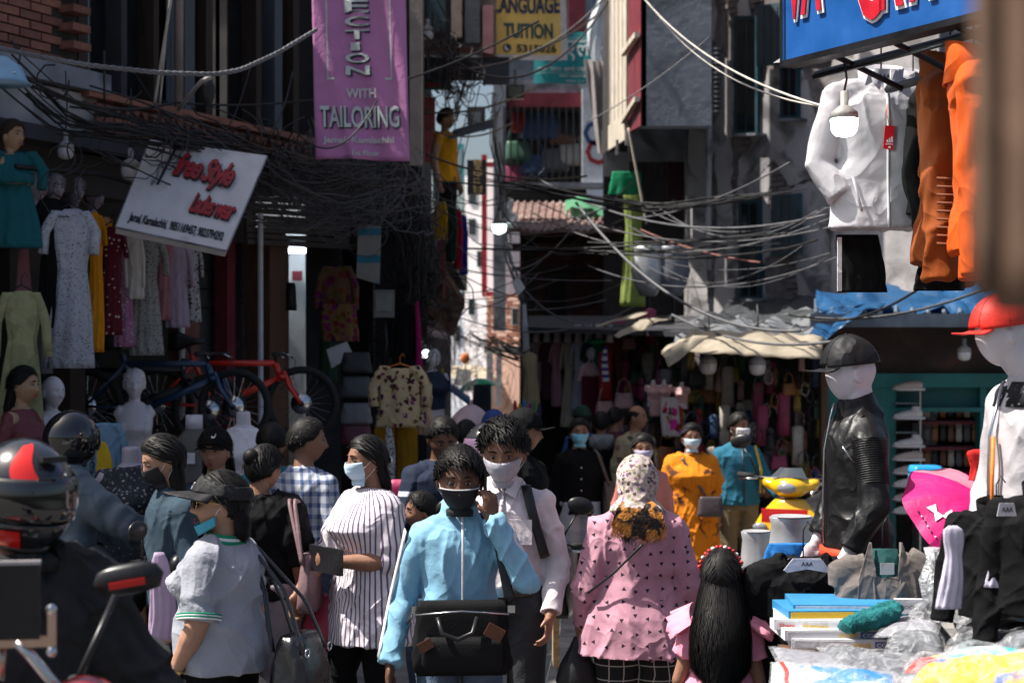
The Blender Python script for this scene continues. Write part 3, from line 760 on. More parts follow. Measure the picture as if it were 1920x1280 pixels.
def bust(label,px,py,Y,m=MANN,rz=0,head=True,top=None,sleeve=.3,hem=.9,h=None,hair=None,stand=True,cut=.9,g_=.95,bust_=.07,name='mannequin',group=None,z0=None,K=1.0,yaw=0,flare=0,face=True,arms=.12,armL=None,armR=None,vox=.008,lips=None,pat=None,slr=(.055,.045),collar=None):
 """shop mannequin without legs; top of head (or neck) at pixel py"""
 p=P(px,py,Y);ztop=1.70 if head else 1.535
 rz_=R(rz);root=thing(name,label,'mannequin',(p.x,Y,p.z-ztop*K),rz_,group);root.scale=(K,K,K)
 T=Matrix.Translation(Vector((0,-.01,1.578)))@Matrix.Rotation(R(yaw),4,'Z')
 b=G();AR=armR or ARMR;AL=armL or ARML
 if arms<.2 and not top:AR,AL=(tuple((q[0]*.72,q[1],q[2])for q in A)for A in(AR,AL))
 if head:head_geo(b,T,1,1,ears=True);b.tube([(0,.012,1.52),(0,.01,1.44),(0,.005,1.36)],[.046,.046,.07],14)
 else:b.tube([(0,.0,1.535),(0,.01,1.43),(0,.01,1.36)],[.048,.052,.075],14)
 b.loft(torso_secs(g_,cut,0,1.44,bust_,-.008),28)
 if bust_ and not top:
  for s_ in(-1,1):b.ell((s_*.075,-.095,1.235),(.060,.055,.058),14,10)
 for ar,sd in((AR,-1),(AL,1)):
  seg=[Vector(q)for q in ar];q=[interp(seg,arms*i/4)for i in range(5)];b.tube([Vector((sd*.08,0,1.36))]+q,[.05,.055,.05,.048,.044,.038 if arms>.5 else .042],12)
  if arms>=1:hand(b,seg[2],(seg[2]-seg[1]).normalized(),(sd,0,0),-sd,.5)
 body=part(root,'body',remesh(b,vox,m,2),None)
 if top:
  t=G();t.loft(torso_secs(g_,hem,flare,1.43,bust_,.008),40,fn=(lambda ph,i,tt:1+.05*max(0,.6-tt)*math.sin(ph*8))if flare else None)
  for ar,sd in((AR,-1),(AL,1)):
   seg=[Vector(q)for q in ar];q=[interp(seg,sleeve*i/5)for i in range(6)]
   q[0]=q[0]-Vector((sd*.008,0,.02));t.tube([Vector((sd*.06,0,1.372))]+q,[slr[0]]+[slr[0]+(slr[1]-slr[0])*i/5 for i in range(6)],14);t.ell(seg[0],(slr[0],)*3,12,8)
  if collar:t.tube([(0,.012,1.41),(0,.008,1.45),(0,0,1.485)],[.09,.078,.072],20)
  part(root,'top',remesh(t,vox*1.3,top,2,folds(.008,seed=int(px))),None)
 if face and head:face_bits(root,T,(.4,.3,.3),lips=lips or(.30,.10,.12))
 if stand:part(root,'stand',G().cyl((0,.0,cut-.9),(0,0,cut+.02),.018).cyl((0,0,cut-.92),(0,0,cut-.90),.13),STEEL,True)
 return root,T
def bicycle(label,px,py,Y,r=.32,frame=None,face=1,rz=0,group='mountain bikes on display'):
 """px,py = front wheel hub; face=+1 front wheel on the right"""
 c=P(px,py,Y);root=thing('bicycle',label,'bicycle',(c.x,Y,c.z-r),R(rz),group);f=face
 def V(x,z,y=0):return Vector((x*f,y,z))
 def wheel(cx):
  w_=part(root,'wheel',G().tube([V(cx+math.cos(a)*r*.93,r+math.sin(a)*r*.93)for a in np.linspace(0,2*math.pi,37)],.026,8,cap=False),RUB,True)
  part(w_,'rim',G().tube([V(cx+math.cos(a)*r*.85,r+math.sin(a)*r*.85)for a in np.linspace(0,2*math.pi,37)],.010,6,cap=False),DKM,True)
  s_=G()
  for k in range(20):a=k*math.pi/10;s_.cyl(V(cx,r,.02*(-1)**k),V(cx+math.cos(a)*r*.85,r+math.sin(a)*r*.85),.0016,n=4)
  part(w_,'spokes',s_,STEEL);part(w_,'hub',G().cyl(V(cx,r,-.05),V(cx,r,.05),.022),DKM,True);part(w_,'brake_disc',G().cyl(V(cx,r,-.045),V(cx,r,-.041),.08),STEEL,True)
 wheel(0);wheel(-1.08)
 bb=V(-.66,r-.02);hd=V(-.20,r+.30);hd2=V(-.16,r+.19);st=V(-.80,r+.30);rw=V(-1.08,r)
 g=G();g.cyl(hd,hd2,.026);g.tube([st,hd],[.02,.024],10);g.tube([bb,hd2],[.026,.028],10);g.tube([bb,st,st+(st-bb)*.2],.019,10)
 for y in(-.05,.05):g.cyl(rw+Vector((0,y,0)),bb+Vector((0,y*.5,0)),.011);g.cyl(rw+Vector((0,y,0)),st+Vector((0,y*.3,0)),.009)
 part(root,'frame',g,frame,True)
 g=G()
 for y in(-.055,.055):g.tube([V(0,r,y),V(-.085,r+.12,y),V(-.13,r+.24,y)],[.013,.017,.02],8)
 g.box(V(-.145,r+.20),(.05,.15,.03));part(root,'fork',g,frame,True)
 g=G();g.tube([hd,hd+V(.0,.05),hd+V(.04,.07)],.014,8);g.tube([hd+V(.04,.07,-.34),hd+V(.05,.07,-.1),hd+V(.05,.07,.1),hd+V(.04,.07,.34)],.013,8)
 hb=part(root,'handlebar',g,BLK,True)
 for y in(-.3,.3):part(hb,'grip',G().cyl(hd+V(.04,.07,y-.06),hd+V(.04,.07,y+.06),.017),RUB,True);part(hb,'brake_lever',G().tube([hd+V(.05,.07,y*.7),hd+V(.10,.04,y*.9)],.006,6),STEEL,True)
 part(hb,'brake_cable',G().tube([hd+V(.06,.07,.1),hd+V(.14,.02,.1),hd+V(.12,-.12,.08),hd+V(.03,-.2,.05)],.003,5),BLK,True)
 g=G();sp=st+(st-bb)*.45;g.cyl(st,sp,.014);part(root,'seat_post',g,BLK,True)
 part(root,'saddle',G().loft([(0,0,-.13*f,.075,.022),(0,0,-.05*f,.07,.028),(0,0,.05*f,.03,.024),(0,0,.14*f,.018,.016)],14,M=Matrix.Translation(sp+Vector((0,0,.02)))@Matrix.Rotation(math.pi/2,4,'Y')),BLK,True)
 g=G();g.cyl(bb+Vector((0,-.06,0)),bb+Vector((0,-.052,0)),.085,n=20);ck=part(root,'crank',g,DKM,True)
 for s_ in(1,-1):part(ck,'pedal',G().tube([bb+Vector((0,-.07*s_,0)),bb+V(.12*s_,-.12,-.07*s_)],.011,6).box(bb+V(.12*s_,-.12,-.09*s_),(.09,.07,.03)),DKM)
 return root
def scooter(label,loc,rz,col,seatm=None,K=1.0,plate=None,dark=None,lampm=None,name='scooter',z=0,box=None):
 """nose points to local -Y"""
 root=thing(name,label,'scooter',(loc[0],loc[1],z),R(rz));root.scale=(K,)*3
 dark=dark or BLK;lens=mat('headlamp_lens',(.22,.24,.26),.12,bump=.05,spec=1)
 for y in(-.62,.60):
  w_=part(root,'wheel',G().tube([(0,y+.20*math.cos(a),.26+.20*math.sin(a))for a in np.linspace(0,2*math.pi,29)],.055,10,cap=False),RUB,True)
  part(w_,'rim',G().cyl((-.035,y,.26),(.035,y,.26),.15,n=18),STEEL,True)
 def rm(g,v=.014,m=col):return remesh(g,v,m,3)
 g=G();g.loft([(0,-.60,.40,.05,.20),(0,-.60,.48,.09,.22),(0,-.56,.54,.08,.18),(0,-.52,.57,.04,.08)],20);part(root,'front_fender',rm(g),None)
 g=G();g.loft([(0,-.36,.26,.16,.05),(0,-.42,.45,.20,.06),(0,-.47,.65,.23,.075),(0,-.46,.80,.19,.07),(0,-.43,.90,.10,.06)],24)
 for s_ in(-1,1):g.ell((s_*.14,-.47,.64),(.10,.07,.17),16,10)
 ap=part(root,'front_apron',rm(g),None)
 part(ap,'grille',G().loft([(0,-.545,.50,.05,.02),(0,-.555,.62,.10,.02),(0,-.54,.72,.07,.02)],14),dark,True)
 for s_ in(-1,1):part(ap,'indicator',G().ell((s_*.17,-.535,.72),(.05,.02,.03),12,8),lampm or lens,True)
 g=G();g.ell((0,-.42,.98),(.13,.11,.075),20,14);g.ell((.13,-.40,.99),(.07,.06,.04),14,10,Matrix.Rotation(-.35,3,'Y'));g.ell((-.13,-.40,.99),(.07,.06,.04),14,10,Matrix.Rotation(.35,3,'Y'));cw=part(root,'handlebar_cowl',rm(g),None)
 part(cw,'headlight',G().ell((0,-.505,.975),(.065,.03,.038),18,12),lens,True)
 part(cw,'windscreen',G().grid([(x*(1-.2*j),-.49+.03*j+x*x*2,1.04+.03*j)for j in range(3)for x in np.linspace(-.12,.12,7)],7,3),mat('screen_smoke',(.05,.06,.07),.1,bump=0),True)
 g=G();g.tube([(-.36,-.26,1.03),(-.18,-.33,1.02),(.18,-.33,1.02),(.36,-.26,1.03)],.013,8);hb=part(root,'handlebar',g,dark,True)
 for s_ in(-1,1):
  part(hb,'grip',G().cyl((s_*.28,-.29,1.03),(s_*.40,-.24,1.035),.019),RUB,True);part(hb,'brake_lever',G().tube([(s_*.24,-.33,1.02),(s_*.38,-.31,1.01)],.007,6),STEEL,True)
  mr=part(root,'mirror',G().tube([(s_*.24,-.31,1.03),(s_*.29,-.33,1.14),(s_*.34,-.32,1.22)],.006,6).ell((s_*.36,-.315,1.26),(.075,.022,.048),16,10,Matrix.Rotation(s_*.25,3,'Y')),dark,True)
  part(mr,'mirror_glass',G().ell((s_*.36,-.300,1.26),(.066,.012,.040),16,8,Matrix.Rotation(s_*.25,3,'Y')),STEEL,True)
 part(root,'floorboard',G().box((0,-.12,.30),(.30,.46,.07)),dark)
 g=G();g.tube([(0,.12,.45),(0,.35,.62),(0,.62,.72),(0,.86,.78)],[.14,.18,.15,.05],18,flat=1.0);g.ell((0,.40,.48),(.17,.30,.16),18,12);part(root,'rear_body',rm(g),None)
 g=G();g.tube([(0,.08,.74),(0,.25,.77),(0,.45,.79),(0,.72,.84)],[.11,.14,.14,.09],16,flat=.45,up=(0,0,1));part(root,'seat',rm(g,.014,seatm or LEATH),None)
 g=G();g.tube([(-.12,.62,.84),(-.13,.86,.90),(.13,.86,.90),(.12,.62,.84)],.013,8);part(root,'grab_rail',g,STEEL,True)
 part(root,'tail_light',G().ell((0,.93,.76),(.08,.03,.035),12,8),mat('lamp_red',(.4,.01,.01),.2),True)
 g=G();g.cyl((.17,.35,.30),(.19,.80,.36),.05,.055);part(root,'exhaust',g,DKM,True);part(root,'engine',G().box((0,.45,.32),(.20,.35,.16)),DKM)
 g=G();g.tube([(-.05,.15,.25),(-.16,.2,.08),(-.20,.15,.01)],.012,6);part(root,'side_stand',g,DKM)
 if plate:
  p_=part(root,'number_plate',G().box((0,-.565,.80),(.30,.012,.09)),mat('plate_red',(.55,.02,.02),.4))
 return root
# =GROUND
STONE=mat('paving_stone',(.20,.19,.185),.75,var=.3,vs=3,bump=.6,bs=18,dirt=((.06,.055,.05),4,.55))
STONE2=mat('paving_stone_worn',(.26,.245,.23),.7,var=.3,vs=4,bump=.6,bs=22,dirt=((.07,.06,.055),5,.6))
g=G();g.add([(-60,-20,-.012),(60,-20,-.012),(60,200,-.012),(-60,200,-.012)],[(0,1,2,3)])
ground=struct('ground',g,mat('ground_dirt',(.09,.085,.08),.9,var=.3,vs=1.5,bump=.5,bs=12))
rs=random.Random(4);mes=[]
for k in range(6):
 w_,d_=.60-.006*k,.36-.005*k;g=G();c=.012
 g.hexa([(-w_/2,-d_/2,-.05),(w_/2,-d_/2,-.05),(w_/2,d_/2,-.05),(-w_/2,d_/2,-.05)],[(-w_/2,-d_/2,-.008),(w_/2,-d_/2,-.008),(w_/2,d_/2,-.008),(-w_/2,d_/2,-.008)])
 g.hexa([(-w_/2,-d_/2,-.008),(w_/2,-d_/2,-.008),(w_/2,d_/2,-.008),(-w_/2,d_/2,-.008)],[(-w_/2+c,-d_/2+c,0),(w_/2-c,-d_/2+c,0),(w_/2-c,d_/2-c,0),(-w_/2+c,d_/2-c,0)])
 mes.append(me_from(g,'paving_stone',STONE if k%2 else STONE2))
for r_ in range(17):
 for c_ in range(-6,7):
  y=9.4+r_*.37;x=c_*.615+(.3 if r_%2 else 0)
  if abs(x)>.36*y:continue
  o=bpy.data.objects.new('paving_stone',mes[rs.randrange(6)]);COL.objects.link(o);o.parent=ground
  o.location=(x,y,rs.uniform(0,.010));o.rotation_euler=(rs.uniform(-.008,.008),rs.uniform(-.008,.008),rs.uniform(-.01,.01))
# =materials of buildings
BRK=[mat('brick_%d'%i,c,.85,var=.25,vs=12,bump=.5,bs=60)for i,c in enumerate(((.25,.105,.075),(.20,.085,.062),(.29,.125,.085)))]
MORT=mat('mortar_dark',(.05,.045,.042),.95,bump=.5)
CONC=mat('concrete_grey',(.22,.235,.26),.85,var=.3,vs=2.2,bump=.5,bs=14,dirt=((.07,.075,.085),1.8,.50))
CONL=mat('concrete_pale',(.36,.34,.34),.85,var=.25,vs=3,bump=.4,bs=16,dirt=((.16,.15,.15),2.2,.5))
PLAS=mat('plaster_worn',(.35,.335,.34),.85,var=.25,vs=2,bump=.5,bs=10,dirt=((.12,.115,.12),3.4,.50),stretch=(1,1,.45))
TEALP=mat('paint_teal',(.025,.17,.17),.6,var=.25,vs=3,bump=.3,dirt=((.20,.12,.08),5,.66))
TEALD=mat('paint_teal_dark',(.012,.05,.065),.55,var=.25,bump=.2)
WOOD=mat('wood_dark',(.035,.022,.016),.7,var=.35,vs=4,bump=.5,bs=20,stretch=(6,6,.6));WOODB=mat('wood_brown',(.11,.055,.035),.7,var=.3,bump=.4,stretch=(6,6,.6))
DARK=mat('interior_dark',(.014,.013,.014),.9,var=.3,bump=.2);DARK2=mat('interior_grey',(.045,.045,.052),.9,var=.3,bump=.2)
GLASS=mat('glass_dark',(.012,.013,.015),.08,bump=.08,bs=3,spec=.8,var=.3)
MAROON=mat('paint_maroon',(.17,.022,.035),.6,var=.2,bump=.2);REDP=mat('paint_red',(.42,.03,.045),.55,bump=.1)
TIN=mat('tin_rust',(.17,.10,.085),.6,var=.35,vs=3,bump=.4,dirt=((.30,.24,.21),4,.52));TING=mat('tin_grey',(.12,.15,.19),.5,var=.25,metal=.2,bump=.2)
BEIGE=mat('board_beige',(.52,.46,.38),.8,var=.15,vs=5,bump=.2,dirt=((.42,.36,.30),3,.6))
# =LEFT BRICK BUILDING
FL=Plane((-3.30,11.0),(-1.72,14.5),1)
FL.n=Vector((FL.t.y,-FL.t.x,0))
lb=thing('brick_building','dark brick house with open shop front and tall dark windows on the left','building',(-3.3,11,0))
uL=-3.2;uR=FL.L
def zt(px,py,o=0):return FL.hit(px,py,o).z
part(lb,'upper_wall',pr(FL,uL,FL.uz(158,50)[0],3.72,6.2,-.03,.3),MORT,world=True)
u155=FL.uz(155,50)[0];u112=FL.uz(110,50)[0]
bricks(lb,FL,-.35,u112,3.98,4.68,BRK,seed=1)
bricks(lb,FL,u112+.02,u155+.02,4.02,4.68,BRK,out=.10,th=.13,seed=2,bw=.20,name='brick')
part(lb,'stone_sill',pr(FL,uL,FL.uz(178,110)[0],3.82,3.95,.14,.2),CONC,world=True)
part(lb,'fascia',pr(FL,uL,FL.uz(168,130)[0],3.5,3.80,.06,.2),CONL,world=True)
u0=FL.uz(165,60)[0];u1=FL.uz(585,60)[0]
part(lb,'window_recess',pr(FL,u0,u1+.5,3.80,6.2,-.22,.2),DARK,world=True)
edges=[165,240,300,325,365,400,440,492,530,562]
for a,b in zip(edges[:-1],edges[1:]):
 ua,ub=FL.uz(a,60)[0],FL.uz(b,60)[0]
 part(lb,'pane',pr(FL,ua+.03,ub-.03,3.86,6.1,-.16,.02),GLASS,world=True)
for a,m,w_ in((165,WOOD,.08),(240,DARK2,.05),(300,WOOD,.05),(365,mat('frame_blue_grey',(.07,.085,.10),.6),.10),(400,WOOD,.07),(492,WOOD,.06),(530,mat('frame_blue_grey',(0,0,0)),.09),(562,WOOD,.07)):
 ua=FL.uz(a,60)[0];part(lb,'window_post',pr(FL,ua-w_,ua+w_*.3,3.84,6.15,-.02,.14),m,world=True)
ua=FL.uz(322,60)[0];part(lb,'drain_pipe',G().cyl(FL.at(ua,3.6,.06),FL.at(ua+.02,6.2,.06),.035),mat('pipe_pale',(.28,.22,.20),.6),True,world=True)
part(lb,'curtain',G().grid([FL.at(FL.uz(332,60)[0]+.012*k,z,-.10+.02*math.sin(k*1.3))for z in(3.87,5,6)for k in range(14)],14,3),cloth('curtain_grey',(.12,.14,.17)),True,world=True)
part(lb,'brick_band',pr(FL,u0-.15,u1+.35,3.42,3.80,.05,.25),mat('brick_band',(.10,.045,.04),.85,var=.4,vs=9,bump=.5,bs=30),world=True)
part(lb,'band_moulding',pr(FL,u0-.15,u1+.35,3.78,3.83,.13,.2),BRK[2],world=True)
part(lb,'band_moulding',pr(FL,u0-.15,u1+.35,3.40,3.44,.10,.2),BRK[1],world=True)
tooth=None;u=u0-.1
while u<u1+.3:
 g=G();c=FL.at(u,3.75,.052);L0=root_loc(lb)
 if tooth is None:
  tooth=me_from(G().slab([Vector((-.045,0,0)),Vector((.045,0,0)),Vector((0,0,-.06))],(0,-.045,0)),'saw_tooth_brick',BRK[1])
 o=bpy.data.objects.new('saw_tooth_brick',tooth);COL.objects.link(o);o.parent=lb;o.location=c-L0;o.rotation_euler=(0,0,FL.ang);u+=.105
bricks(lb,FL,u0-.12,u1+.3,3.50,3.66,BRK,out=.085,th=.03,seed=5,cap=90,bw=.2)
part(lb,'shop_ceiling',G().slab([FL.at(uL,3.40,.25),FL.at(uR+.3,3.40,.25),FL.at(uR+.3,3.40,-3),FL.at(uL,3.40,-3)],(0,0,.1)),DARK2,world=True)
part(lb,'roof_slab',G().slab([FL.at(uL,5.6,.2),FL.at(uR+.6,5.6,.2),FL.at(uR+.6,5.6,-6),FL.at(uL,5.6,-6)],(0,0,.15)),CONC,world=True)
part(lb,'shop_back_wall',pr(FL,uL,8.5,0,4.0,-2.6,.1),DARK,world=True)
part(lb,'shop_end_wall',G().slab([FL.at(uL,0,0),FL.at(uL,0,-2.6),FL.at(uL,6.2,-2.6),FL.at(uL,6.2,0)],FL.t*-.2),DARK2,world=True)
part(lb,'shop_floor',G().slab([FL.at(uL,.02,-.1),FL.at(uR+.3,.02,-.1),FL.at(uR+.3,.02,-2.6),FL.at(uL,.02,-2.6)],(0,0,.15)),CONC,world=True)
part(lb,'shop_lintel',pr(FL,uL,u0+.6,3.12,3.42,.0,.12),mat('lintel_dark',(.05,.045,.045),.8),world=True)
def wp(name,x0,x1,py0,py1,m,out=-.3,th=.12):return part(lb,name,pq(FL,[(x0,py1),(x1,py1),(x1,py0),(x0,py0)],out,th),m,world=True)
wp('pillar',132,160,250,1150,WOOD,-.1,.15);wp('pillar',345,374,560,1180,mat('rusty_post',(.13,.05,.035),.8,var=.4,bump=.5),.02,.15)
wp('pillar',78,108,245,700,mat('plaster_inner',(.22,.20,.20),.9),-.9,.3)
FLORW=mat('wall_fabric_print',(.14,.10,.13),.9,pat='floral',col2=(.22,.12,.18),ps=9,th=.35);
wp('wall_panel',374,428,455,1150,mat('panel_grey',(.075,.075,.085),.9),-.55,.05);wp('wall_panel',440,508,455,1150,FLORW,-.5,.05)
wp('door_post',426,441,440,1150,MAROON,-.35,.12);wp('door_post',506,536,430,1150,WOODB,-.1,.25)
for k,py in enumerate((470,505,540,575)):part(lb,'shelf_rail',pq(FL,[(374,py+3),(428,py+3),(428,py),(374,py)],-.5,.03),DARK,world=True)
for k in range(11):
 a=320+k*11.5;part(lb,'shutter_slat',pq(FL,[(455+k,a+22),(668,a+33),(668,a+24),(455+k,a+13)],.02-.012*(k%2),.03),mat('shutter_brown',(.055,.045,.042),.6,var=.3),world=True)
g=G().tube([FL.hit(488,400,.05),FL.hit(489,900,.05)],.022,8);solo('white_pole',g,mat('pole_white',(.55,.55,.58),.5),'thin white pole standing before the bicycle shop wall','pole')
solo('white_pole',G().tube([FL.hit(341,560,.0),FL.hit(341,800,.0)],.022,8),mat('pole_white',(0,0,0)),'short white pole beside the rusty post behind the blue bicycle','pole')
# =SECOND LEFT BUILDING (lit shop room, dark tower)
FM=Plane((-1.60,14.7),(-.86,24.0),1);FM.n=Vector((FM.t.y,-FM.t.x,0))
mb=thing('narrow_building','tall dark narrow shop house behind the pink banner, hung with wires','building',(-1.6,14.7,0))
def mp(name,pts,Y,th,m):return part(mb,name,fq(pts,Y,th),m,world=True)
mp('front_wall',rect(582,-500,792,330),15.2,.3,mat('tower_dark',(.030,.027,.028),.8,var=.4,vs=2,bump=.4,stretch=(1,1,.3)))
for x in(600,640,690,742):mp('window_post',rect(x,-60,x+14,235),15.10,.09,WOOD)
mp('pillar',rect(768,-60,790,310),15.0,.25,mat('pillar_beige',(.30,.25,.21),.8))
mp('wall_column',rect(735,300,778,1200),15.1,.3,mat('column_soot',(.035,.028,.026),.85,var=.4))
mp('lintel',rect(582,330,740,460),15.1,.2,DARK);mp('door_post',rect(520,445,536,1150),14.8,.2,WOODB)
LW=mat('room_wall_white',(.55,.58,.62),.8,var=.08)
mp('room_wall',rect(480,350,640,1100),17.6,.1,LW);mp('room_side_wall',rect(500,380,572,1100),17.2,.1,LW)
part(mb,'room_side_wall',G().slab([P(620,1150,15.4),P(640,1150,17.6),P(640,380,17.6),P(620,380,15.4)],(.08,0,0)),LW,world=True)
part(mb,'room_ceiling',G().slab([P(500,430,15.2),P(650,430,15.2),P(650,445,17.6),P(480,445,17.6)],(0,0,.08)),LW,world=True)
mp('notice_board',rect(548,508,566,526),17.05,.05,MAROON);mp('interior_divider',rect(620,440,700,1100),15.5,.2,DARK)
mp('back_wall',rect(640,400,800,1100),16.5,.1,DARK)
rl=thing('ceiling_lamp','lit tube lamp on the ceiling of the white back room','lamp',P(562,470,16.9));part(rl,'tube',G().cyl((-.3,0,0),(.3,0,0),.02),mat('lamp_cool',(.85,.95,1),emit=14));part(rl,'batten',G().box((0,.03,.03),(.66,.05,.05)),LW)
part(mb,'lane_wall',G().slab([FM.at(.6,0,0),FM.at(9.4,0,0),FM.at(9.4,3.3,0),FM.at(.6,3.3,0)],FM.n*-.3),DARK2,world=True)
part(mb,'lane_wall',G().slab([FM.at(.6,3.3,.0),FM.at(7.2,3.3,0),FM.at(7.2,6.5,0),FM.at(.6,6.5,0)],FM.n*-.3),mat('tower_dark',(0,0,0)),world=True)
ab=thing('curved_awning','rusty red curved awning with dark underside over the lane','awning',P(870,130,18))
g=G()
pts=[P(785+175*(1-math.cos(t))**.8 if 0 else 785+170*t,84+60*max(0,t-.35)**1.8+4,18+d)for d in(0,1.6)for t in np.linspace(0,1,14)]
part(ab,'canopy',G().grid(pts,14,2),mat('awning_rust',(.12,.03,.025),.6,var=.4,bump=.4),world=True).modifiers.new('t','SOLIDIFY').thickness=.05
part(ab,'soffit',G().slab([P(785,152,18),P(955,152,18),P(955,152,19.6),P(785,152,19.6)],(0,0,.25)),DARK,world=True)
for x in(800,850,900):part(ab,'rafter',fq(rect(x,88,x+5,150),17.95,.04),MORT,world=True)
part(ab,'side_sign',fq(rect(905,118,955,158),17.9,.08),mat('sign_black',(.02,.022,.03),.4),world=True)
sb=thing('green_sign','small green sign with red band hanging below the awning','sign',P(818,160,18.3));part(sb,'board',fq(rect(785,152,846,168),18.3,.06),mat('sign_green',(.01,.16,.12),.5),world=True);part(sb,'band',fq(rect(798,156,826,163),18.28,.015),REDP,world=True)
solo('banner',fq(rect(788,182,816,305),19.5,.02),mat('banner_rose',(.45,.13,.16),.8,pat='dots',col2=(.02,.10,.16),ps=2.2,th=.12),'faded rose banner with dark blue marks behind the yellow shirted mannequin','banner')
bb=thing('balcony','projecting balcony with maroon edge board and grey underside on the lane wall','balcony',P(840,560,19))
part(bb,'edge_board',G().slab([P(820,470,17.6),P(832,560,17.6),P(834,440,17.6),P(820,390,17.6)],(0,.3,0)),MAROON,world=True)
part(bb,'box',G().slab([P(834,462,17.8),P(876,545,20.5),P(876,480,20.5),P(834,400,17.8)],(-.4,0,0)),CONL,world=True)
part(bb,'underside',G().slab([P(790,560,17.5),P(836,505,17.5),P(872,560,20.5),P(850,620,20.5)],(0,0,-.08)),WOODB,world=True)
part(bb,'fascia',fq(rect(790,500,850,600),19.5,.3),mat('fascia_brown',(.06,.035,.03),.8),world=True)
aw2=solo('tin_awning',G().slab([P(792,628,17),P(838,636,17),P(836,630,20),P(800,612,20)],(0,0,.04)),mat('tin_pink',(.45,.33,.33),.6),'small pale pink awning sheet under the balcony on the lane','awning')
# =FAR LANE
FARB=[mat('far_%d'%i,c,.8,var=.2,vs=1.2,bump=.2)for i,c in enumerate(((.58,.60,.66),(.72,.68,.68),(.62,.40,.32),(.5,.52,.58),(.72,.72,.75)))]  # far walls lightened, haze and overexposure put into the colour
def house(label,x0,y0,x1,Y,m,depth=5,win=(),wm=None,y1=900,frame=None,name='far_house'):
 """house whose front fills the given outline; windows given as rectangles"""
 xa,xb=X(x0,Y),X(x1,Y);pl=Plane((xa,Y),(xb,Y-.55*(xb-xa)));pl.n=Vector((pl.t.y,-pl.t.x,0));r=thing(name,label,'house',((xa+xb)/2,Y,0))
 zt_=CH-(y0-CY)*Y/FPX
 part(r,'wall',pr(pl,0,pl.L,0,zt_,0,depth),m,world=True)
 for(a_,b_,c_,d_)in win:
  q=lambda i,o,t:pq(pl,[(a_+i,d_-i),(c_-i,d_-i),(c_-i,b_+i),(a_+i,b_+i)],o,t)
  w_=part(r,'window',q(0,.05,.1),frame or TEALD,world=True);part(w_,'pane',q(2,.06,.012),wm or GLASS,world=True)
 return r
house('pale grey far house closing the lane behind the umbrellas',838,470,892,46,FARB[0],win=((846,490,856,520),(866,486,878,516),(846,545,856,575),(866,545,878,575),(850,610,862,640)))
house('pink white far house right of the lane end with hanging sheets',872,330,906,38,FARB[1],win=((878,350,890,380),(878,410,890,440),(894,470,902,500),(878,560,888,590)))
hr=house('white house with red corner pillar far down the lane',903,300,944,32,FARB[4],win=((926,330,938,372),(926,400,938,440),(924,470,936,520)),frame=CONL)
part(hr,'red_pillar',fq(rect(903,290,913,552),31.7,.15),REDP,world=True);part(hr,'red_sill',fq(rect(904,304,946,312),31.4,.2),REDP,world=True);part(hr,'red_sill',fq(rect(904,546,938,556),31.4,.2),REDP,world=True)
ho=house('orange brick house with pale ledge on the right of the lane',912,556,985,30,FARB[2],y1=900,win=((930,580,944,612),(958,576,972,610)),frame=CONL)
part(ho,'ledge',fq(rect(908,650,975,662),29.3,.3),BEIGE,world=True);part(ho,'column',fq(rect(912,662,924,760),29.3,.3),CONL,world=True);part(ho,'column',fq(rect(930,662,941,760),29.3,.3),CONL,world=True)
bricks(ho,Plane((X(912,30),30),(X(985,30),30-.55*73*30/FPX)),0,.75,2.1,3.0,[FARB[2],BRK[2],BRK[0]],cap=60,seed=8,out=.03)
th_=thing('hoarding','turquoise hoarding in front of the sky behind the yellow shirted mannequin','hoarding',P(854,345,30));part(th_,'board',fq(rect(838,270,870,345),30,.1),mat('far_turq',(.10,.45,.48),.6),world=True);part(th_,'panel',fq(rect(843,280,866,312),29.95,.04),mat('sign_pale',(.5,.6,.62)),world=True);part(th_,'post',fq(rect(850,345,854,700),30.1,.1),CONL,world=True)
dk_=thing('sign','dark square sign panel hanging before the sky at the lane end','sign',P(892,245,27));part(dk_,'board',fq(rect(876,200,910,245),27,.1),mat('far_dark',(.035,.04,.05),.7),world=True);part(dk_,'emblem',fq(rect(884,210,902,232),26.95,.04),mat('sign_grey_dark',(.12,.13,.15)),world=True)
gs_=thing('tall_sign','tall black sign with column of gold letters beside the lane','sign',P(893,370,24));part(gs_,'board',fq(rect(876,300,912,365),24,.06),mat('sign_black',(0,0,0)),world=True)
GOLDL=mat('gold_letters',(.45,.33,.16),.6)
# =CENTRE: shop with backpacks, banners
cb=thing('centre_building','dark shop house with maroon band and wide window full of backpacks','building',(P(1020,0,26).x,26,0))
def cp(name,r_,Y,th,m,par=None):return part(par or cb,name,fq(rect(*r_),Y,th),m,world=True)
cp('wall',(935,-300,1140,160),26.3,.3,mat('centre_wall',(.10,.12,.15),.8,var=.3));cp('wall',(935,150,1140,175),26.2,.3,CONC);cp('band',(935,174,1092,200),26.1,.2,MAROON)
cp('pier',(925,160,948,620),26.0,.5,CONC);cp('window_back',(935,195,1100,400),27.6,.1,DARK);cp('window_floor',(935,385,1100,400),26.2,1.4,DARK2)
cp('window_shade_ceiling',(935,196,1100,204),26.25,1.4,DARK);cp('red_panel',(1066,-20,1098,58),26.2,.1,MAROON);cp('grey_panel',(1098,-20,1132,60),26.2,.1,TING)  # ceiling slab added over the window display to shade the backpacks
wb=cp('white_pier',(1092,165,1137,345),25.9,.25,mat('pier_white',(.50,.53,.57),.6));
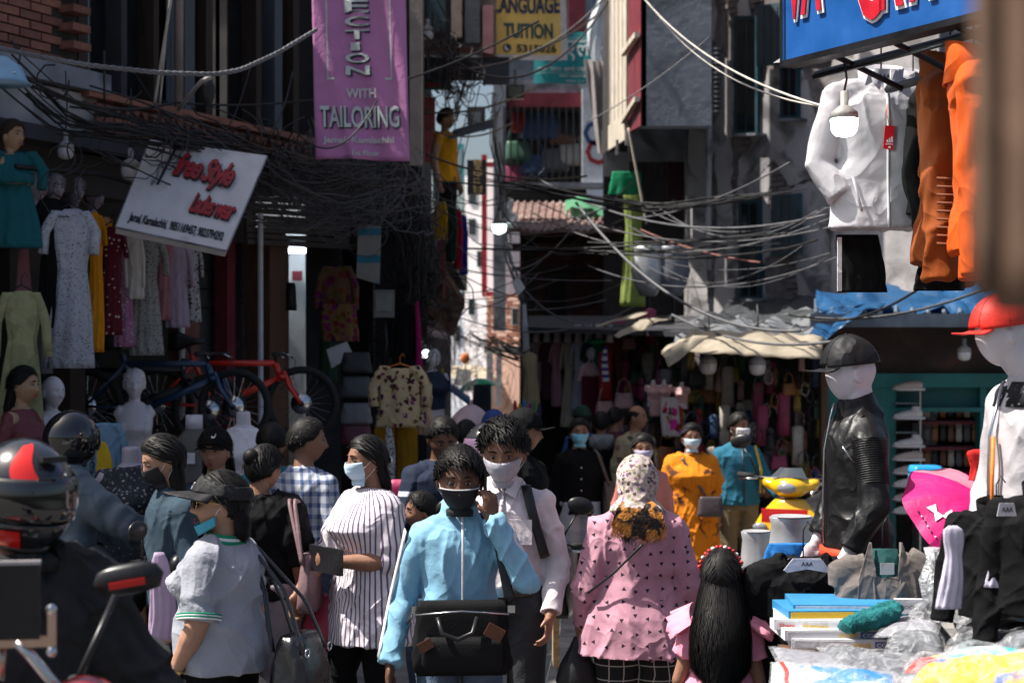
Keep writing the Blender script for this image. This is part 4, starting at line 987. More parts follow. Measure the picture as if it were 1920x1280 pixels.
for(x,y,c_)in((1118,250,(.02,.05,.16)),(1122,285,(.30,.02,.03))):
 part(cb,'round_emblem',G().add([(P(x,y,25.9)+Vector((math.cos(a)*rr*1.0,-.012-(.01 if 0 else 0),math.sin(a)*rr)))for rr in(.20,.13)for a in np.linspace(0,2*math.pi,8,endpoint=False)],[(i,(i+1)%8,8+(i+1)%8,8+i)for i in range(8)]),mat('emblem_%.2f'%c_[0],c_,.6),world=True)
cp('sill',(935,342,1140,352),25.8,.3,CONC)
for k in range(12):part(cb,'window_grille_bar',G().cyl(P(945+k*13,200,26.0),P(945+k*13,345,26.0),.012),DKM,world=True)
# =CENTRE: low brick house with tin roof
bh=thing('brick_house','old low brick house with rusty tin roof in the middle','house',(P(1080,0,22).x,22,0));FB=Plane((P(975,0,22).x,22),(P(1290,0,22).x,22))
part(bh,'wall',G().slab([(P(975,0,22).x,22.02,0),(P(1300,0,22).x,22.02,0),(P(1300,0,22).x,22.02,3.75),(P(975,0,22).x,22.02,3.75)],(0,1.5,0)),mat('brick_wall_old',(.085,.034,.028),.9,var=.4,vs=4,bump=.5),world=True)
zb0=Zt(615,22);DBR=[mat('brick_old_%d'%i,c,.9,var=.3,bump=.4)for i,c in enumerate(((.13,.05,.038),(.095,.04,.032),(.155,.062,.045)))]
def nowin(u,z):return not any(x0-.05<u<x1+.05 and z0_<z<z1_ for x0,x1,z0_,z1_ in wr_)
wr_=[(.36,.80,2.5,3.2),(.98,1.12,2.65,3.05)]
bricks(bh,FB,.02,1.55,zb0,3.60,DBR,bw=.20,bh=.062,seed=3,cap=240,mask=nowin)
w_=part(bh,'window',fq(rect(1026,512,1066,598),21.95,.1),WOOD,world=True);part(w_,'pane',fq(rect(1032,520,1060,592),21.93,.03),DARK,world=True)
w_=part(bh,'niche',fq(rect(1106,530,1122,572),21.95,.08),WOOD,world=True)
part(bh,'beam',fq(rect(960,456,1190,470),21.85,.15),WOODB,world=True);part(bh,'beam',fq(rect(960,500,1190,508),21.88,.12),WOOD,world=True);part(bh,'corner_post',fq(rect(975,440,1004,640),21.85,.2),WOOD,world=True)
rf=None;n=17
for k in range(n):
 xa=948+k*13.4;pa=[P(xa,437-2*math.sin(k),21.0),P(xa+13.0,437-2*math.sin(k+1),21.0),P(xa+22-1,384,24.2),P(xa+9,384,24.2)]
 g=G().slab(pa,(0,0,.03));g.tube([pa[0]+Vector((0,0,.03)),pa[3]+Vector((0,0,.03))],.03,6);part(bh,'roof_sheet',g,TIN,world=True)
solo('green_tarp',G().grid([P(1060+100*i/8,412-22*j/3-10*math.sin(i*.7),22.2+j*.5)+Vector((0,0,.10+.03*math.sin(i*2+j)))for j in range(4)for i in range(9)],9,4),thin('tarp_green',(.10,.30,.16),.3),'pale green plastic sheet lying on the rusty tin roof','tarpaulin',smooth=True)
# =RIGHT: overhanging box and peeling wall
rb=thing('plaster_building','old grey building with peeling plaster, exposed brick and teal windows','building',(2.0,19.5,0))
FR=Plane((P(1290,0,19.6).x,19.6),(P(1575,0,17.9).x,17.9));FR.n=Vector((-FR.t.y*-1,-FR.t.x,0))if 0 else Vector((FR.t.y,-FR.t.x,0))
if FR.n.y>0:FR.n=-FR.n
part(rb,'wall',pr(FR,-.05,FR.L+.9,0,8,-.035,.4),mat('brickwork_grey',(.17,.15,.15),.9,var=.4,vs=10,bump=.8,bs=40),world=True)
def ragged(pts,seed,amp=5,n=7):
 rs_=random.Random(seed);o=[]
 for i,p in enumerate(pts):
  q=pts[(i+1)%len(pts)]
  for k in range(n):
   t=k/n;j=0 if k==0 else amp;o.append((p[0]+(q[0]-p[0])*t+rs_.uniform(-j,j),p[1]+(q[1]-p[1])*t+rs_.uniform(-j,j)))
 return o
PATCH=[[(1290,-60),(1345,-60),(1336,90),(1342,220),(1330,330),(1335,470),(1330,640),(1290,650)],[(1352,100),(1368,120),(1382,200),(1366,260),(1372,400),(1384,480),(1372,640),(1336,640),(1345,400),(1338,250)],[(1425,200),(1440,130),(1500,120),(1520,200),(1530,330),(1480,350),(1450,300),(1420,330),(1400,300)],[(1385,300),(1400,290),(1420,330),(1445,310),(1440,360),(1380,375)],[(1500,-60),(1600,-60),(1600,110),(1500,118)],[(1470,350),(1530,340),(1560,400),(1560,600),(1500,620),(1496,480),(1470,470)],[(1384,380),(1440,372),(1446,470),(1424,500),(1440,600),(1390,620),(1378,500)],[(1560,118),(1640,-80),(1760,-80),(1760,560),(1560,560),(1540,300)],[(1385,-60),(1410,-60),(1405,30),(1388,60)]]
for i,pp in enumerate(PATCH):part(rb,'plaster_patch',pq(FR,ragged(pp,i,3+i%3),.0,.034),PLAS if i!=7 else CONL,world=True)
bricks(rb,FR,.18,1.9,2.4,6.4,[mat('brick_grey_%d'%i,c,.9,var=.3,bump=.5)for i,c in enumerate(((.17,.14,.14),(.14,.115,.115),(.20,.165,.16)))],bw=.21,bh=.062,out=-.012,th=.022,seed=14,cap=300,mask=lambda u,z:noise.noise(Vector((u*1.3,z*.7,3)))>-.05)
def win(x0,y0,x1,y1,shutter=None):
 w=part(rb,'window',pq(FR,[(x0,y1),(x1,y1),(x1,y0),(x0,y0)],.05,.09),TEALD,world=True)
 part(w,'pane',pq(FR,[(x0+6,y1-6),((x0+x1)/2-2,y1-6),((x0+x1)/2-2,y0+6),(x0+6,y0+6)],.055,.01),GLASS,world=True)
 part(w,'pane',pq(FR,[((x0+x1)/2+2,y1-6),(x1-6,y1-6),(x1-6,y0+6),((x0+x1)/2+2,y0+6)],.055,.01),GLASS,world=True)
 part(w,'sill',pq(FR,[(x0-4,y1+5),(x1+4,y1+4),(x1+4,y1-1),(x0-4,y1)],.12,.12),CONC,world=True)
win(1376,30,1420,250);win(1462,110,1496,222);win(1384,375,1424,560);win(1600,150,1660,300)
for(x0,y0,x1,y1)in((1418,5,1462,125),(1446,362,1500,480)):
 s_=part(rb,'shutter',pq(FR,[(x0,y1),(x1,y1-4),(x1,y0),(x0,y0+6)],.16,.04),mat('shutter_teal_grey',(.03,.07,.085),.6,var=.3),world=True)
 for k in range(3):part(s_,'shutter_board',pq(FR,[(x0+4+k*(x1-x0-6)/3,y1-6),(x0+1+(k+1)*(x1-x0-6)/3,y1-6),(x0+1+(k+1)*(x1-x0-6)/3,y0+8),(x0+4+k*(x1-x0-6)/3,y0+8)],.17,.012),mat('shutter_inner',(.045,.06,.07),.7),world=True)
part(rb,'drain_pipe',G().tube([P(1330,180,19.0),P(1328,400,19.0),P(1334,640,19.0)],.035,8),PLAS,True,world=True)
for k in range(14):part(rb,'pipe_collar',G().cyl(P(1343,90+k*9,19.2),P(1343,94+k*9,19.2),.05),CONC,world=True)
rb2=thing('cement_building','pale cement wall building behind the hanging jackets on the right','building',(X(1850,18.2),18.2,0));part(rb2,'wall',fq(rect(1740,-500,2300,900),18.0,.3),CONL,world=True)
for x in(1790,1900):
 w_=part(rb2,'window',fq(rect(x,140,x+55,320),17.93,.1),TEALD,world=True);part(w_,'pane',fq(rect(x+6,148,x+49,312),17.92,.02),GLASS,world=True)
hb_=thing('corner_house','dark cluttered house with small shutters above the curved awning','building',(X(860,20.5),20.5,0))
part(hb_,'upper_wall',G().slab([P(770,118,20.4),P(930,118,20.4),P(930,-500,20.4),P(770,-500,20.4)],(0,1.2,0)),mat('corner_wall',(.10,.085,.08),.9,var=.4,vs=3,bump=.5),world=True)
for x0,y0,x1,y1,m_ in((800,-40,835,60,'shutter_teal_grey'),(846,-40,866,70,'pillar_beige'),(872,-30,900,80,'frame_blue_grey'),(905,10,925,100,'sign_white_red')):part(hb_,'shutter' if x0!=905 else 'sign_panel',fq(rect(x0,y0,x1,y1),20.3,.1),mat(m_,(.30,.16,.17)if m_=='sign_white_red' else(.05,.06,.07)),world=True)
part(hb_,'lintel',fq(rect(770,104,930,120),20.25,.2),CONC,world=True)
ob=thing('overhanging_room','grey cement oriel box jutting out with sunlit beige boarded side','building',P(1250,235,17.5))
Yb=17.4
part(ob,'front_wall',fq(rect(1203,-400,1334,236),Yb,.25),CONC,world=True)
part(ob,'floor_slab',G().slab([P(1206,235,Yb+.26),P(1331,235,Yb+.26),P(1331,214,20.0),P(1192,214,20.0)],(0,0,.1)),CONC,world=True)
part(ob,'back_wall',fq(rect(1180,-400,1334,300),20.2,.2),CONC,world=True)
part(ob,'maroon_side',G().slab([P(1201,236,Yb),P(1178,248,18.6),P(1178,-400,18.6),P(1201,-400,Yb)],(.06,0,0)),MAROON,world=True)
part(ob,'sill_board',G().slab([P(1199,180,Yb-.02),P(1172,222,18.7),P(1172,232,18.7),P(1199,190,Yb-.02)],(-.05,0,0)),BEIGE,world=True)
part(ob,'sill_board',G().slab([P(1199,60,Yb-.02),P(1172,96,18.7),P(1172,106,18.7),P(1199,70,Yb-.02)],(-.05,0,0)),BEIGE,world=True)
for k in range(6):
 ya=18.7+k*.42;x=lambda Y_,f:0
 xa,xb=1174-k*7.5,1174-(k+1)*7.5+1.2
 part(ob,'wall_board',G().slab([P(xa,225+k*10,ya),P(xb,233+k*10,ya+.40),P(xb,-400,ya+.40),P(xa,-400,ya)],(.04,.0,0)),BEIGE,world=True)
part(ob,'skirt',G().slab([P(1176,262,18.66),P(1132,290,21.3),P(1132,245,21.3),P(1176,215,18.66)],(-.03,0,0)),BEIGE,world=True)
for x,y0,y1 in((1173,225,272),(1155,262,290)):part(ob,'bracket',fq(rect(x,y0,x+5,y1),18.5,.05),CONL,world=True)
uw=thing('recessed_storefront','dark recessed storey with pale lintel beneath the overhanging room','building',P(1240,600,20.5))
part(uw,'back_wall',fq(rect(1132,235,1300,900),21.2,.2),mat('recess_brown',(.05,.04,.04),.9,var=.3),world=True);part(uw,'pale_lintel',fq(rect(1180,262,1258,270),20.6,.1),CONL,world=True)
part(uw,'pale_wall',fq(rect(1134,285,1180,330),20.9,.15),CONL,world=True);part(uw,'maroon_door',fq(rect(1252,240,1290,400),20.4,.1),mat('door_maroon_dark',(.05,.012,.015),.7),world=True)
for k in range(5):part(uw,'window_bar',fq(rect(1196+k*12,272,1200+k*12,330),20.7,.05),WOOD,world=True)
part(uw,'grey_pier',fq(rect(1288,236,1335,640),19.9,.3),PLAS,world=True)
# =RIGHT: teal shop
ts_=thing('teal_shop','low shop with chipped teal boarding and racks of shoes on the right','building',(P(1700,0,16.5).x,16.5,0));Yt=16.4
def tp_(name,r_,Y,th,m):return part(ts_,name,fq(rect(*r_),Y,th),m,world=True)
tp_('fascia',(1538,612,2050,702),Yt-.1,.12,mat('fascia_soot',(.045,.032,.030),.9,var=.5,vs=3,bump=.5,dirt=((.11,.05,.045),3,.6)))
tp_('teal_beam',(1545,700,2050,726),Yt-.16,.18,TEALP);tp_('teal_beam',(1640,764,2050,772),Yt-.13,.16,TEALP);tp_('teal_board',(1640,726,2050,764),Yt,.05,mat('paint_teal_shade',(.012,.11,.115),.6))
tp_('teal_pier',(1546,722,1680,1050),Yt-.12,.3,TEALP);tp_('teal_post',(1838,726,1850,1050),Yt-.1,.2,TEALP)
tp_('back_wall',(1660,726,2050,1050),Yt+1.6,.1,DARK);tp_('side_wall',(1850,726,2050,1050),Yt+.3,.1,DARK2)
for py in(790,838,885,930,975):
 o_=tp_('shelf',(1725,py,1838,py+5),Yt+.12,.4,MAROON)
for k,py in enumerate((733,757,787,812,840,864,890,915,940,964)):part(ts_,'wire_shelf',fq(rect(1680,py-2,1726,py),Yt-.25,.22),mat('shelf_pale',(.25,.27,.28),.5),world=True)
part(ts_,'rack_post',G().cyl(P(1725,720,Yt-.26),P(1725,1040,Yt-.26),.012),STEEL,world=True)
tr=thing('tin_roof','grey blue tin roof edge above the teal shop','roof',P(1700,600,15.5));part(tr,'sheet',G().slab([P(1520,612,15.4),P(2060,612,15.4),P(2060,560,17.6),P(1560,566,17.6)],(0,0,.04)),TING,world=True);part(tr,'edge',fq(rect(1520,588,2060,613),15.35,.05),TING,world=True)
for k in range(18):x=1530+k*30;part(tr,'rib',G().tube([P(x,588,15.36),P(x,562,17.5)],.022,5),TING,world=True)
def tarp(label,pts4,Ys,m,nu=26,nv=12,amp=.06,seed=0,name='tarpaulin',kw=1.0):
 """quad given by 4 pixel corners (tl,tr,br,bl) with depths, crumpled"""
 c=[P(x,y,Y)for(x,y),Y in zip(pts4,Ys)];pp=[]
 for j in range(nv):
  for i in range(nu):
   u,v=i/(nu-1),j/(nv-1);p=c[0].lerp(c[1],u).lerp(c[3].lerp(c[2],u),v)
   q=Vector((p.x*3.2*kw,p.y*2.2,p.z*3.2+seed*7));d=abs(noise.noise(q))*1.6+.5*abs(noise.noise(q*2.7))-.5
   pp.append(p+Vector((0,-.3*d*amp*3,d*amp*2-.04)))
 g=G().grid(pp,nu,nv);o=solo(name,g,m,label,'tarpaulin',smooth=True);o.modifiers.new('t','SOLIDIFY').thickness=.006;return o
TB=thin('tarp_blue',(.022,.10,.24),.3,.35,col2=None);TG=thin('tarp_grey',(.20,.21,.23),.25,.5);TW=thin('tarp_pale',(.46,.40,.31),.35,.6);TD=thin('tarp_dark',(.05,.055,.06),.1,.5)
tarp('crumpled blue tarpaulin bunched along the top of the tin roof',[(1530,536),(1880,524),(1880,585),(1530,575)],(17,17,15.8,15.8),TB,amp=.09)
tarp('torn blue tarpaulin flap hanging over the roof edge',[(1560,565),(1660,560),(1600,610),(1500,634)],(15.6,15.6,15.1,15.1),TB,amp=.05,seed=2)
tarp('grey tarpaulin sheet over the accessory stalls',[(1290,600),(1560,560),(1545,615),(1260,640)],(18.5,17.6,15.8,15.6),TG,amp=.07,seed=3)
tarp('sunlit pale torn canvas edge above the accessory stalls',[(1300,610),(1545,618),(1540,660),(1240,650)],(15.5,15.2,14.9,15.0),TW,amp=.032,seed=5)
tarp('small sunlit canvas corner drooping at the left of the stall roof',[(1300,616),(1330,620),(1254,675),(1240,650)],(15.0,15.0,14.8,14.8),TW,nu=14,amp=.03,seed=6)
tarp('pale strip of canvas rising beyond the stall roof',[(1205,590),(1262,588),(1160,628),(1150,622)],(17,17,16.5,16.5),TW,nu=14,amp=.02,seed=8)
tarp('narrow canvas strip under the green banner',[(1120,600),(1215,576),(1212,582),(1112,612)],(18,18,17.8,17.8),TW,nu=14,nv=5,amp=.015,seed=9)
tarp('dark tarpaulin sheet between plaster building and stall roof',[(1380,560),(1560,540),(1560,600),(1300,600)],(19,18,16.5,17.2),TD,amp=.05,seed=10)
sbk=thing('stall_row','row of dark open market stalls packed with accessories','market stall',(P(1250,0,19).x,19,0))
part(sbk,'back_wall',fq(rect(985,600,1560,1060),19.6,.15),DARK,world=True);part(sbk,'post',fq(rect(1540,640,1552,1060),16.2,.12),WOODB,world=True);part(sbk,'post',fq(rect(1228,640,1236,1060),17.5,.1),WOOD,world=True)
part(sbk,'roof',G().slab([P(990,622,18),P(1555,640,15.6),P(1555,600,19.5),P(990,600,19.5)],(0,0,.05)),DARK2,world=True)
part(sbk,'rail',G().cyl(P(990,622,18.6),P(1130,622,18.6),.02),STEEL,world=True)
solo('white_sheet',G().grid([P(1130-40*math.sin(math.pi*.5*v)*(1 if v<.5 else 1-(v-.5))+u*(5+42*math.sin(math.pi*.5*v)*(1 if v<.5 else 1-(v-.5))),-20+135*v,22.5+.10*math.sin(u*9+v*5))for v in np.linspace(0,1,16)for u in np.linspace(0,1,12)],12,16),thin('sheet_white',(.70,.74,.78),.3),'white sheet knotted and hanging beside the beige boarded oriel','sheet',smooth=True)
solo('grey_sheet',G().grid([P(1094+34*v*.8+u*(44-24*v),112+175*v,23+.14*math.sin(u*11+v*2))for v in np.linspace(0,1,14)for u in np.linspace(0,1,14)],14,14),thin('sheet_grey',(.33,.30,.30),.25),'long grey brown sheet below the white one, pleated','sheet',smooth=True)
# =PEOPLE (joints in a 1.7 m adult's own frame, facing -Y, own left = +X)
SK_D=(.13,.062,.038);SK_M=(.27,.135,.085);SK_L=(.38,.21,.14)
CYAN=cloth('cloth_cyan',(.22,.43,.58),bs=22,var=.10)
JEAN=cloth('cloth_denim',(.055,.085,.14),bs=60,bump=.5,dirt=((.12,.17,.25),3,.5))
WHT=cloth('cloth_white',(.72,.70,.72));SHOE=mat('shoe_dark',(.02,.02,.022),.5);KBLK=cloth('cloth_black',(.0055,.0055,.0065),spec=.12);CHAR=cloth('cloth_charcoal',(.035,.037,.042),bs=70)
def X(px,Y):return(px-CX)*Y/FPX
def Zt(py,Y):return CH-(py-CY)*Y/FPX
AR=((-.162,0,1.36),(-.235,.03,1.08),(-.295,-.08,.82));AL=((.162,0,1.36),(.265,-.15,1.165),(.125,-.155,1.43))
r,T,tp=person('man in sky blue zip jacket and black mask holding a phone to his ear',X(862,6.95),6.95,1.64,4,SK_D,top=CYAN,pants=JEAN,shoes=SHOE,collar='stand',armR=AR,armL=AL,hands=(((-.05,-.2,-1),(-1,0,0),1,.6),((-.05,.15,1),(.5,-.8,0),-1,.95)),hem=.82,slr=(.064,.050),fold=.011,seed=3,yaw=-3,pitch=7,vox=.0052,g_=1.02,headfwd=.02,headscale=1.12)
short_hair(r,T,3,.020,1500,L=.036)
face_mask(r,T,MASKK,z0=-.012,pleat=False,bulge=.020)
g=G();g.tube([T@Vector((.086*math.sin(a),-.102*math.cos(a)-.010,-.012))for a in np.linspace(-1.0,1.0,15)],.0032,6,flat=2);part(r,'mask_rim',g,mat('rim_grey',(.35,.35,.36)),True)
g=G();g.tube([(0.008,cy-ry-.007,z)for cx,cy,z,rx,ry in torso_secs(1.06,.84,0,1.44,0,.010,0)]+[(.006,-.088,1.468),(.004,-.086,1.49)],.0055,8,flat=.5,up=(0,1,0));zp=part(tp,'zip',g,mat('zip_white',(.6,.6,.63),.4),True)
for arm,off in((AR,Vector((-1,-.25,.15))),(AL,Vector((1,-.45,-.1)))):
 for k in(-1,0,1):
  g=G();pp=[]
  for i in range(12):
   t=i/11*.96;c=interp([Vector(q)for q in arm],t);rr=.066+(.050-.066)*t**.8
   pp.append(c+(off.normalized()+Vector((0,k*.16,k*.06))).normalized()*(rr+.004))
  g.tube(pp,.0045,6);part(tp,'sleeve_stripe',g,WHT,True)
g=G();g.box(T@Vector((.095,-.005,-.02)),(.012,.07,.14));carried('phone',g,BLK,r,'dark phone pressed to the ear of the man in sky blue','phone',smooth=False)
g=G();soft_bag(g,(.0,-.215,.95),(.41,.11,.30),40,taper=.88,power=6,seed=1)
bag,W,c=carried('laptop_bag',g,mat('nylon_black',(.006,.006,.007),.8,bump=.15,bs=120,spec=.15),r,'wide black laptop bag hanging in front of the man in sky blue','bag')
sub_carried(bag,'strap',G().tube([interp([Vector(p)for p in((.205,-.17,1.07),(.18,-.15,1.2),(.15,-.10,1.37),(.10,.0,1.44),(-.02,.11,1.35),(-.19,.10,1.1),(-.215,-.12,1.0))],i/30)for i in range(31)],.021,8,flat=.14,up=(0,1,0)),BLK,W,c)
sub_carried(bag,'handle',G().tube([(-.10,-.27,1.04),(-.085,-.30,.98),(-.02,-.305,.955),(.04,-.30,.98),(.06,-.27,1.04)],.010,8),BLK,W,c)
BRN=mat('leather_brown',(.10,.035,.018),.4)
for q in(((.13,-.292,.98),(.075,.010,.055),.5),((-.15,-.292,.93),(.06,.010,.04),-.5)):sub_carried(bag,'leather_patch',G().box(q[0],q[1],0,Matrix.Rotation(q[2],3,'Y')),BRN,W,c,False)
sub_carried(bag,'front_pocket',G().loft([(0,-.265,.82,.15,.02),(0,-.268,.85,.165,.022),(0,-.268,.93,.165,.022),(0,-.262,.96,.15,.016)],28,power=6),mat('nylon_black2',(.009,.009,.010),.8,bump=.15,bs=120,spec=.15),W,c)
sub_carried(bag,'zip',G().tube([(-.19,-.262,1.05),(0,-.272,1.065),(.19,-.262,1.05)],.004,6),STEEL,W,c)
for x in(-.19,.205):sub_carried(bag,'buckle',G().box((x,-.19,1.06),(.03,.012,.03)),STEEL,W,c,False)
SHIRT=cloth('cloth_pale_shirt',(.66,.60,.63),bs=20)
r,T,tp=person('man in pale pink shirt and grey trousers looking down over a white mask',X(948,7.7),7.7,1.72,-8,SK_M,top=SHIRT,pants=CHAR,shoes=SHOE,hem=.98,g_=1.08,seed=9,armL=((.165,0,1.365),(.235,.0,1.08),(.215,-.12,.86)),armR=((-.165,0,1.365),(-.22,.05,1.09),(-.18,-.05,.86)),slr=(.062,.048),sleeve=.97,fold=.011,yaw=0,pitch=14,vox=.0055,headfwd=.02,headscale=1.13)
short_hair(r,T,8,.024,1500,L=.05,spread=.9)
face_mask(r,T,mat('mask_grey',(.40,.39,.44),.8,bump=.3))
tpg=torso_secs(1.05,.98,0,1.44,0,.012,0)
g=G();g.tube([(0,cy-ry-.004,z)for cx,cy,z,rx,ry in tpg],.010,6,flat=.25,up=(0,1,0));part(tp,'button_placket',g,SHIRT,True)
for i in range(1,7):part(tp,'button',G().ell((0,tpg[i*2][1]-tpg[i*2][4]-.009,tpg[i*2][2]),(.006,.003,.006),8,6),WHT,True)
for s_ in(-1,1):part(tp,'collar',G().slab([(s_*.012,-.105,1.40),(s_*.06,-.115,1.375),(s_*.085,-.05,1.455),(s_*.05,-.07,1.47)],(0,-.006,.004)),SHIRT)
part(tp,'chest_pocket',G().box((.085,-.128,1.23),(.10,.010,.11)),SHIRT)
part(r,'belt',G().loft([(0,0,.945,.182,.137),(0,0,.985,.182,.137)],30),LEATH,True)
part(r,'belt_buckle',G().box((-.01,-.142,.965),(.045,.012,.04)),STEEL)
g=G();soft_bag(g,(.22,.16,.98),(.14,.32,.30),28,power=5);bag,W,c=carried('shoulder_bag',g,BLK,r,'black shoulder bag on the strap across the man in the pale shirt','bag')
sub_carried(bag,'strap',G().tube([interp([Vector(p)for p in((.20,.12,1.1),(.19,-.11,1.12),(.135,-.125,1.32),(.10,-.06,1.43),(.08,.07,1.42),(.17,.14,1.15))],i/30)for i in range(31)],.022,8,flat=.14,up=(0,1,0)),BLK,W,c)
STR=cloth('cloth_striped',(.74,.68,.72),pat='stripe',col2=(.13,.09,.17),ps=7.6,th=.68)
AR=((-.155,0,1.365),(-.20,-.04,1.08),(-.08,-.26,1.16));AL=((.155,0,1.365),(.19,-.08,1.10),(.11,-.30,.98))
r,T,tp=person('woman in a purple and white striped tunic with black folder and blue mask',X(693,8.3),8.3,1.63,-48,SK_M,top=STR,pants=KBLK,shoes=SHOE,hem=.66,flare=.08,g_=1.32,bust=.06,seed=12,armR=((-.158,0,1.365),(-.20,-.12,1.12),(-.17,-.32,.92)),armL=((.158,0,1.365),(.20,-.02,1.08),(.03,-.26,1.09)),sleeve=.56,slr=(.062,.062),fold=.009,yaw=-14,pitch=2,vox=.0058,fem=1,legR=((-.09,0,.92),(-.10,-.10,.50),(-.10,-.02,.09)),hands=(((0,-.25,-1),(-1,0,0),-1,.6),((-1,-.3,.1),(0,-1,0),-1,1.1)))
long_hair(r,T,.34,.055,seed=4,back=.085,shrink=.4,n=420)
face_mask(r,T,MASKL)
part(r,'bangle',G().tube([Vector((-.172,-.31,.945))+Vector((math.cos(a),math.sin(a)*.9,.3*math.sin(a)))*.031 for a in np.linspace(0,6.28,14)],.0035,6),mat('bangle_red',(.5,.02,.02),.4),True)
part(r,'hair_clip',G().ell(T@Vector((0.02,.115,.0)),(.03,.012,.02),10,8),STEEL,True)
g=G();g.box((.02,-.285,1.10),(.30,.022,.13),R(-6));carried('folder',g,LEATH,r,'black folder held to the chest of the woman in stripes','folder',smooth=False)
GREY=cloth('cloth_heather',(.30,.31,.355),bs=60,var=.10);GRN=cloth('cloth_green',(.01,.22,.12))
AL=((.165,0,1.36),(.225,.02,1.10),(.235,-.10,.87))
r,T,tp=person('woman in grey t-shirt with green collar, black sun visor and sunglasses',X(418,6.8),6.8,1.545,-112,SK_L,top=GREY,pants=KBLK,shoes=SHOE,hem=.86,g_=1.30,bust=.08,belly=.04,seed=21,armL=AL,sleeve=.48,slr=(.066,.066),fold=.013,ff=(9,9,5),yaw=36,pitch=-4,vox=.0052,fem=1,lips=(.30,.02,.03),neckw=.058,headscale=1.14)
long_hair(r,T,.20,.085,seed=6,back=.075,shrink=.75,n=520,wave=.016)
MV=cloth('visor_black',(.02,.02,.022),rough=.6)
g=shell(T,lambda u,z,p:.040-.03*abs(u)/3.1<z<.094-.035*abs(u)/3.1,lambda u,z,p:.028,nu=48,nv=48);vz=part(r,'sun_visor',g,MV,True);vz.modifiers.new('t','SOLIDIFY').thickness=.004
pts=[]
for j in range(7):
 for i in range(15):
  u=(i/14*2-1)*1.25;p=head_pt(u,.36,0);n=Vector((math.sin(u),-math.cos(u),0));t=j/6
  pts.append(T@(p+n*(.026+.02*t)+Vector((0,-.088*t*max(0,math.cos(u*1.1)),-.008*t-.016*u*u*t))))
b_=G().grid(pts,15,7);bo=part(vz,'brim',b_,MV,True);bo.modifiers.new('t','SOLIDIFY').thickness=.005
text_geo_v,text_geo_f=text_geo('NY',bold=.02)
part(vz,'badge',G().add([T@(head_pt(-.42+.55*(a-.5)*-1*-1,.50+.26*(b-.5),0)+Vector((-.4,-.9,.25))*(.0325+.003*c))for a,b,c in text_geo_v],text_geo_f),WHT)
for s_ in(-1,1):
 ln=part(r,'sunglass_lens',G().ell(T@Vector((s_*.033,-.101,.004)),(.029,.005,.025),20,12,Matrix.Rotation(-s_*.25,3,'Z')),mat('lens_dark',(.01,.012,.012),.05,bump=0,spec=1),True)
 part(ln,'sunglass_frame',G().tube([T@Vector((s_*(.033+.030*math.cos(a)),-.102+.004*s_*math.cos(a)*s_,.004+.026*math.sin(a)))for a in np.linspace(0,6.283,20)],.0022,6).tube([T@Vector((s_*.062,-.094,.010)),T@Vector((s_*.080,-.03,.010)),T@Vector((s_*.084,.012,.006))],.0024,6),mat('gold',(.75,.52,.18),.25,metal=1),True)
pts=[]
for j in range(6):
 for i in range(21):
  a=(i/20*2-1)*1.35;t=j/5
  pts.append(T@Vector((math.sin(a)*(.070+.004*t),-math.cos(a)*(.088-.018*t)-.006,-.088-.035*t+.030*abs(a)**1.6)))
mo=part(r,'lowered_mask',G().grid(pts,21,6),mat('mask_teal',(.06,.36,.50),.8),True);mo.modifiers.new('t','SOLIDIFY').thickness=.004
part(mo,'ear_loop',G().tube([pts[20],T@Vector((.079,-.02,-.02)),T@Vector((.085,.01,.012))],.0016,5),WHT,True)
for k in(0,1,2):
 rr=.096-.007*k
 part(tp,'collar_band',G().tube([(rr*math.sin(a),.012+rr*.92*-math.cos(a),1.425+.013*k+.012*-math.cos(a)*-1)for a in np.linspace(0,6.283,28)],.009,8),GRN if k!=1 else WHT,True)
sa,sb=Vector(AL[0]),Vector(AL[1]);L1=(sb-sa).length+(Vector(AL[2])-sb).length
for k in range(4):
 t=.455+.012*k;c0=interp([Vector(q)for q in AL],t)
 d=(interp([Vector(q)for q in AL],t+.01)-c0).normalized();a1=d.orthogonal().normalized();a2=d.cross(a1)
 part(tp,'sleeve_band',G().tube([c0+(a1*math.cos(a)+a2*math.sin(a))*.0925 for a in np.linspace(0,6.283,24)],.0048,6),GRN if k%2==0 else WHT,True)
wr=Vector(AL[2])+Vector((-.001,.012,.022));d=(Vector(AL[2])-sb).normalized();a1=d.orthogonal().normalized();a2=d.cross(a1)
wt=part(r,'watch_strap',G().tube([wr+(a1*math.cos(a)+a2*math.sin(a))*.031 for a in np.linspace(0,6.283,20)],.008,8),mat('gold',(0,0,0)),True)
part(wt,'watch_face',G().cyl(wr+Vector((.028,-.005,0)),wr+Vector((.040,-.007,0)),.016),WHT)
g=G();soft_bag(g,(-.10,.33,.80),(.36,.24,.44),36,taper=.72,power=3.5,seed=5)
bag,W,c=carried('handbag',g,LEATH,r,'large black leather handbag on the shoulder of the woman in grey','bag')
for x in(.25,.40):sub_carried(bag,'handle',G().tube([interp([Vector(p)for p in((-.20,x,.95),(-.17,x*.8,1.15),(-.13,.10,1.38),(-.11,.06,1.41),(-.06,x*.7,1.2),(.0,x,.95))],i/24)for i in range(25)],.012,8,flat=.5),LEATH,W,c)
for y in(-.2,.0):sub_carried(bag,'ring',G().tube([(y+.018*math.cos(a),.42,.955+.018*math.sin(a))for a in np.linspace(0,6.28,12)],.004,6),STEEL,W,c)
PINK=cloth('cloth_pink_triangles',(.49,.25,.32),pat='tri',col2=(.03,.018,.03),ps=16,th=.0105,bs=14)
GRID=cloth('cloth_black_grid',(.02,.02,.022),pat='grid',col2=(.45,.42,.38),ps=14,th=.92)
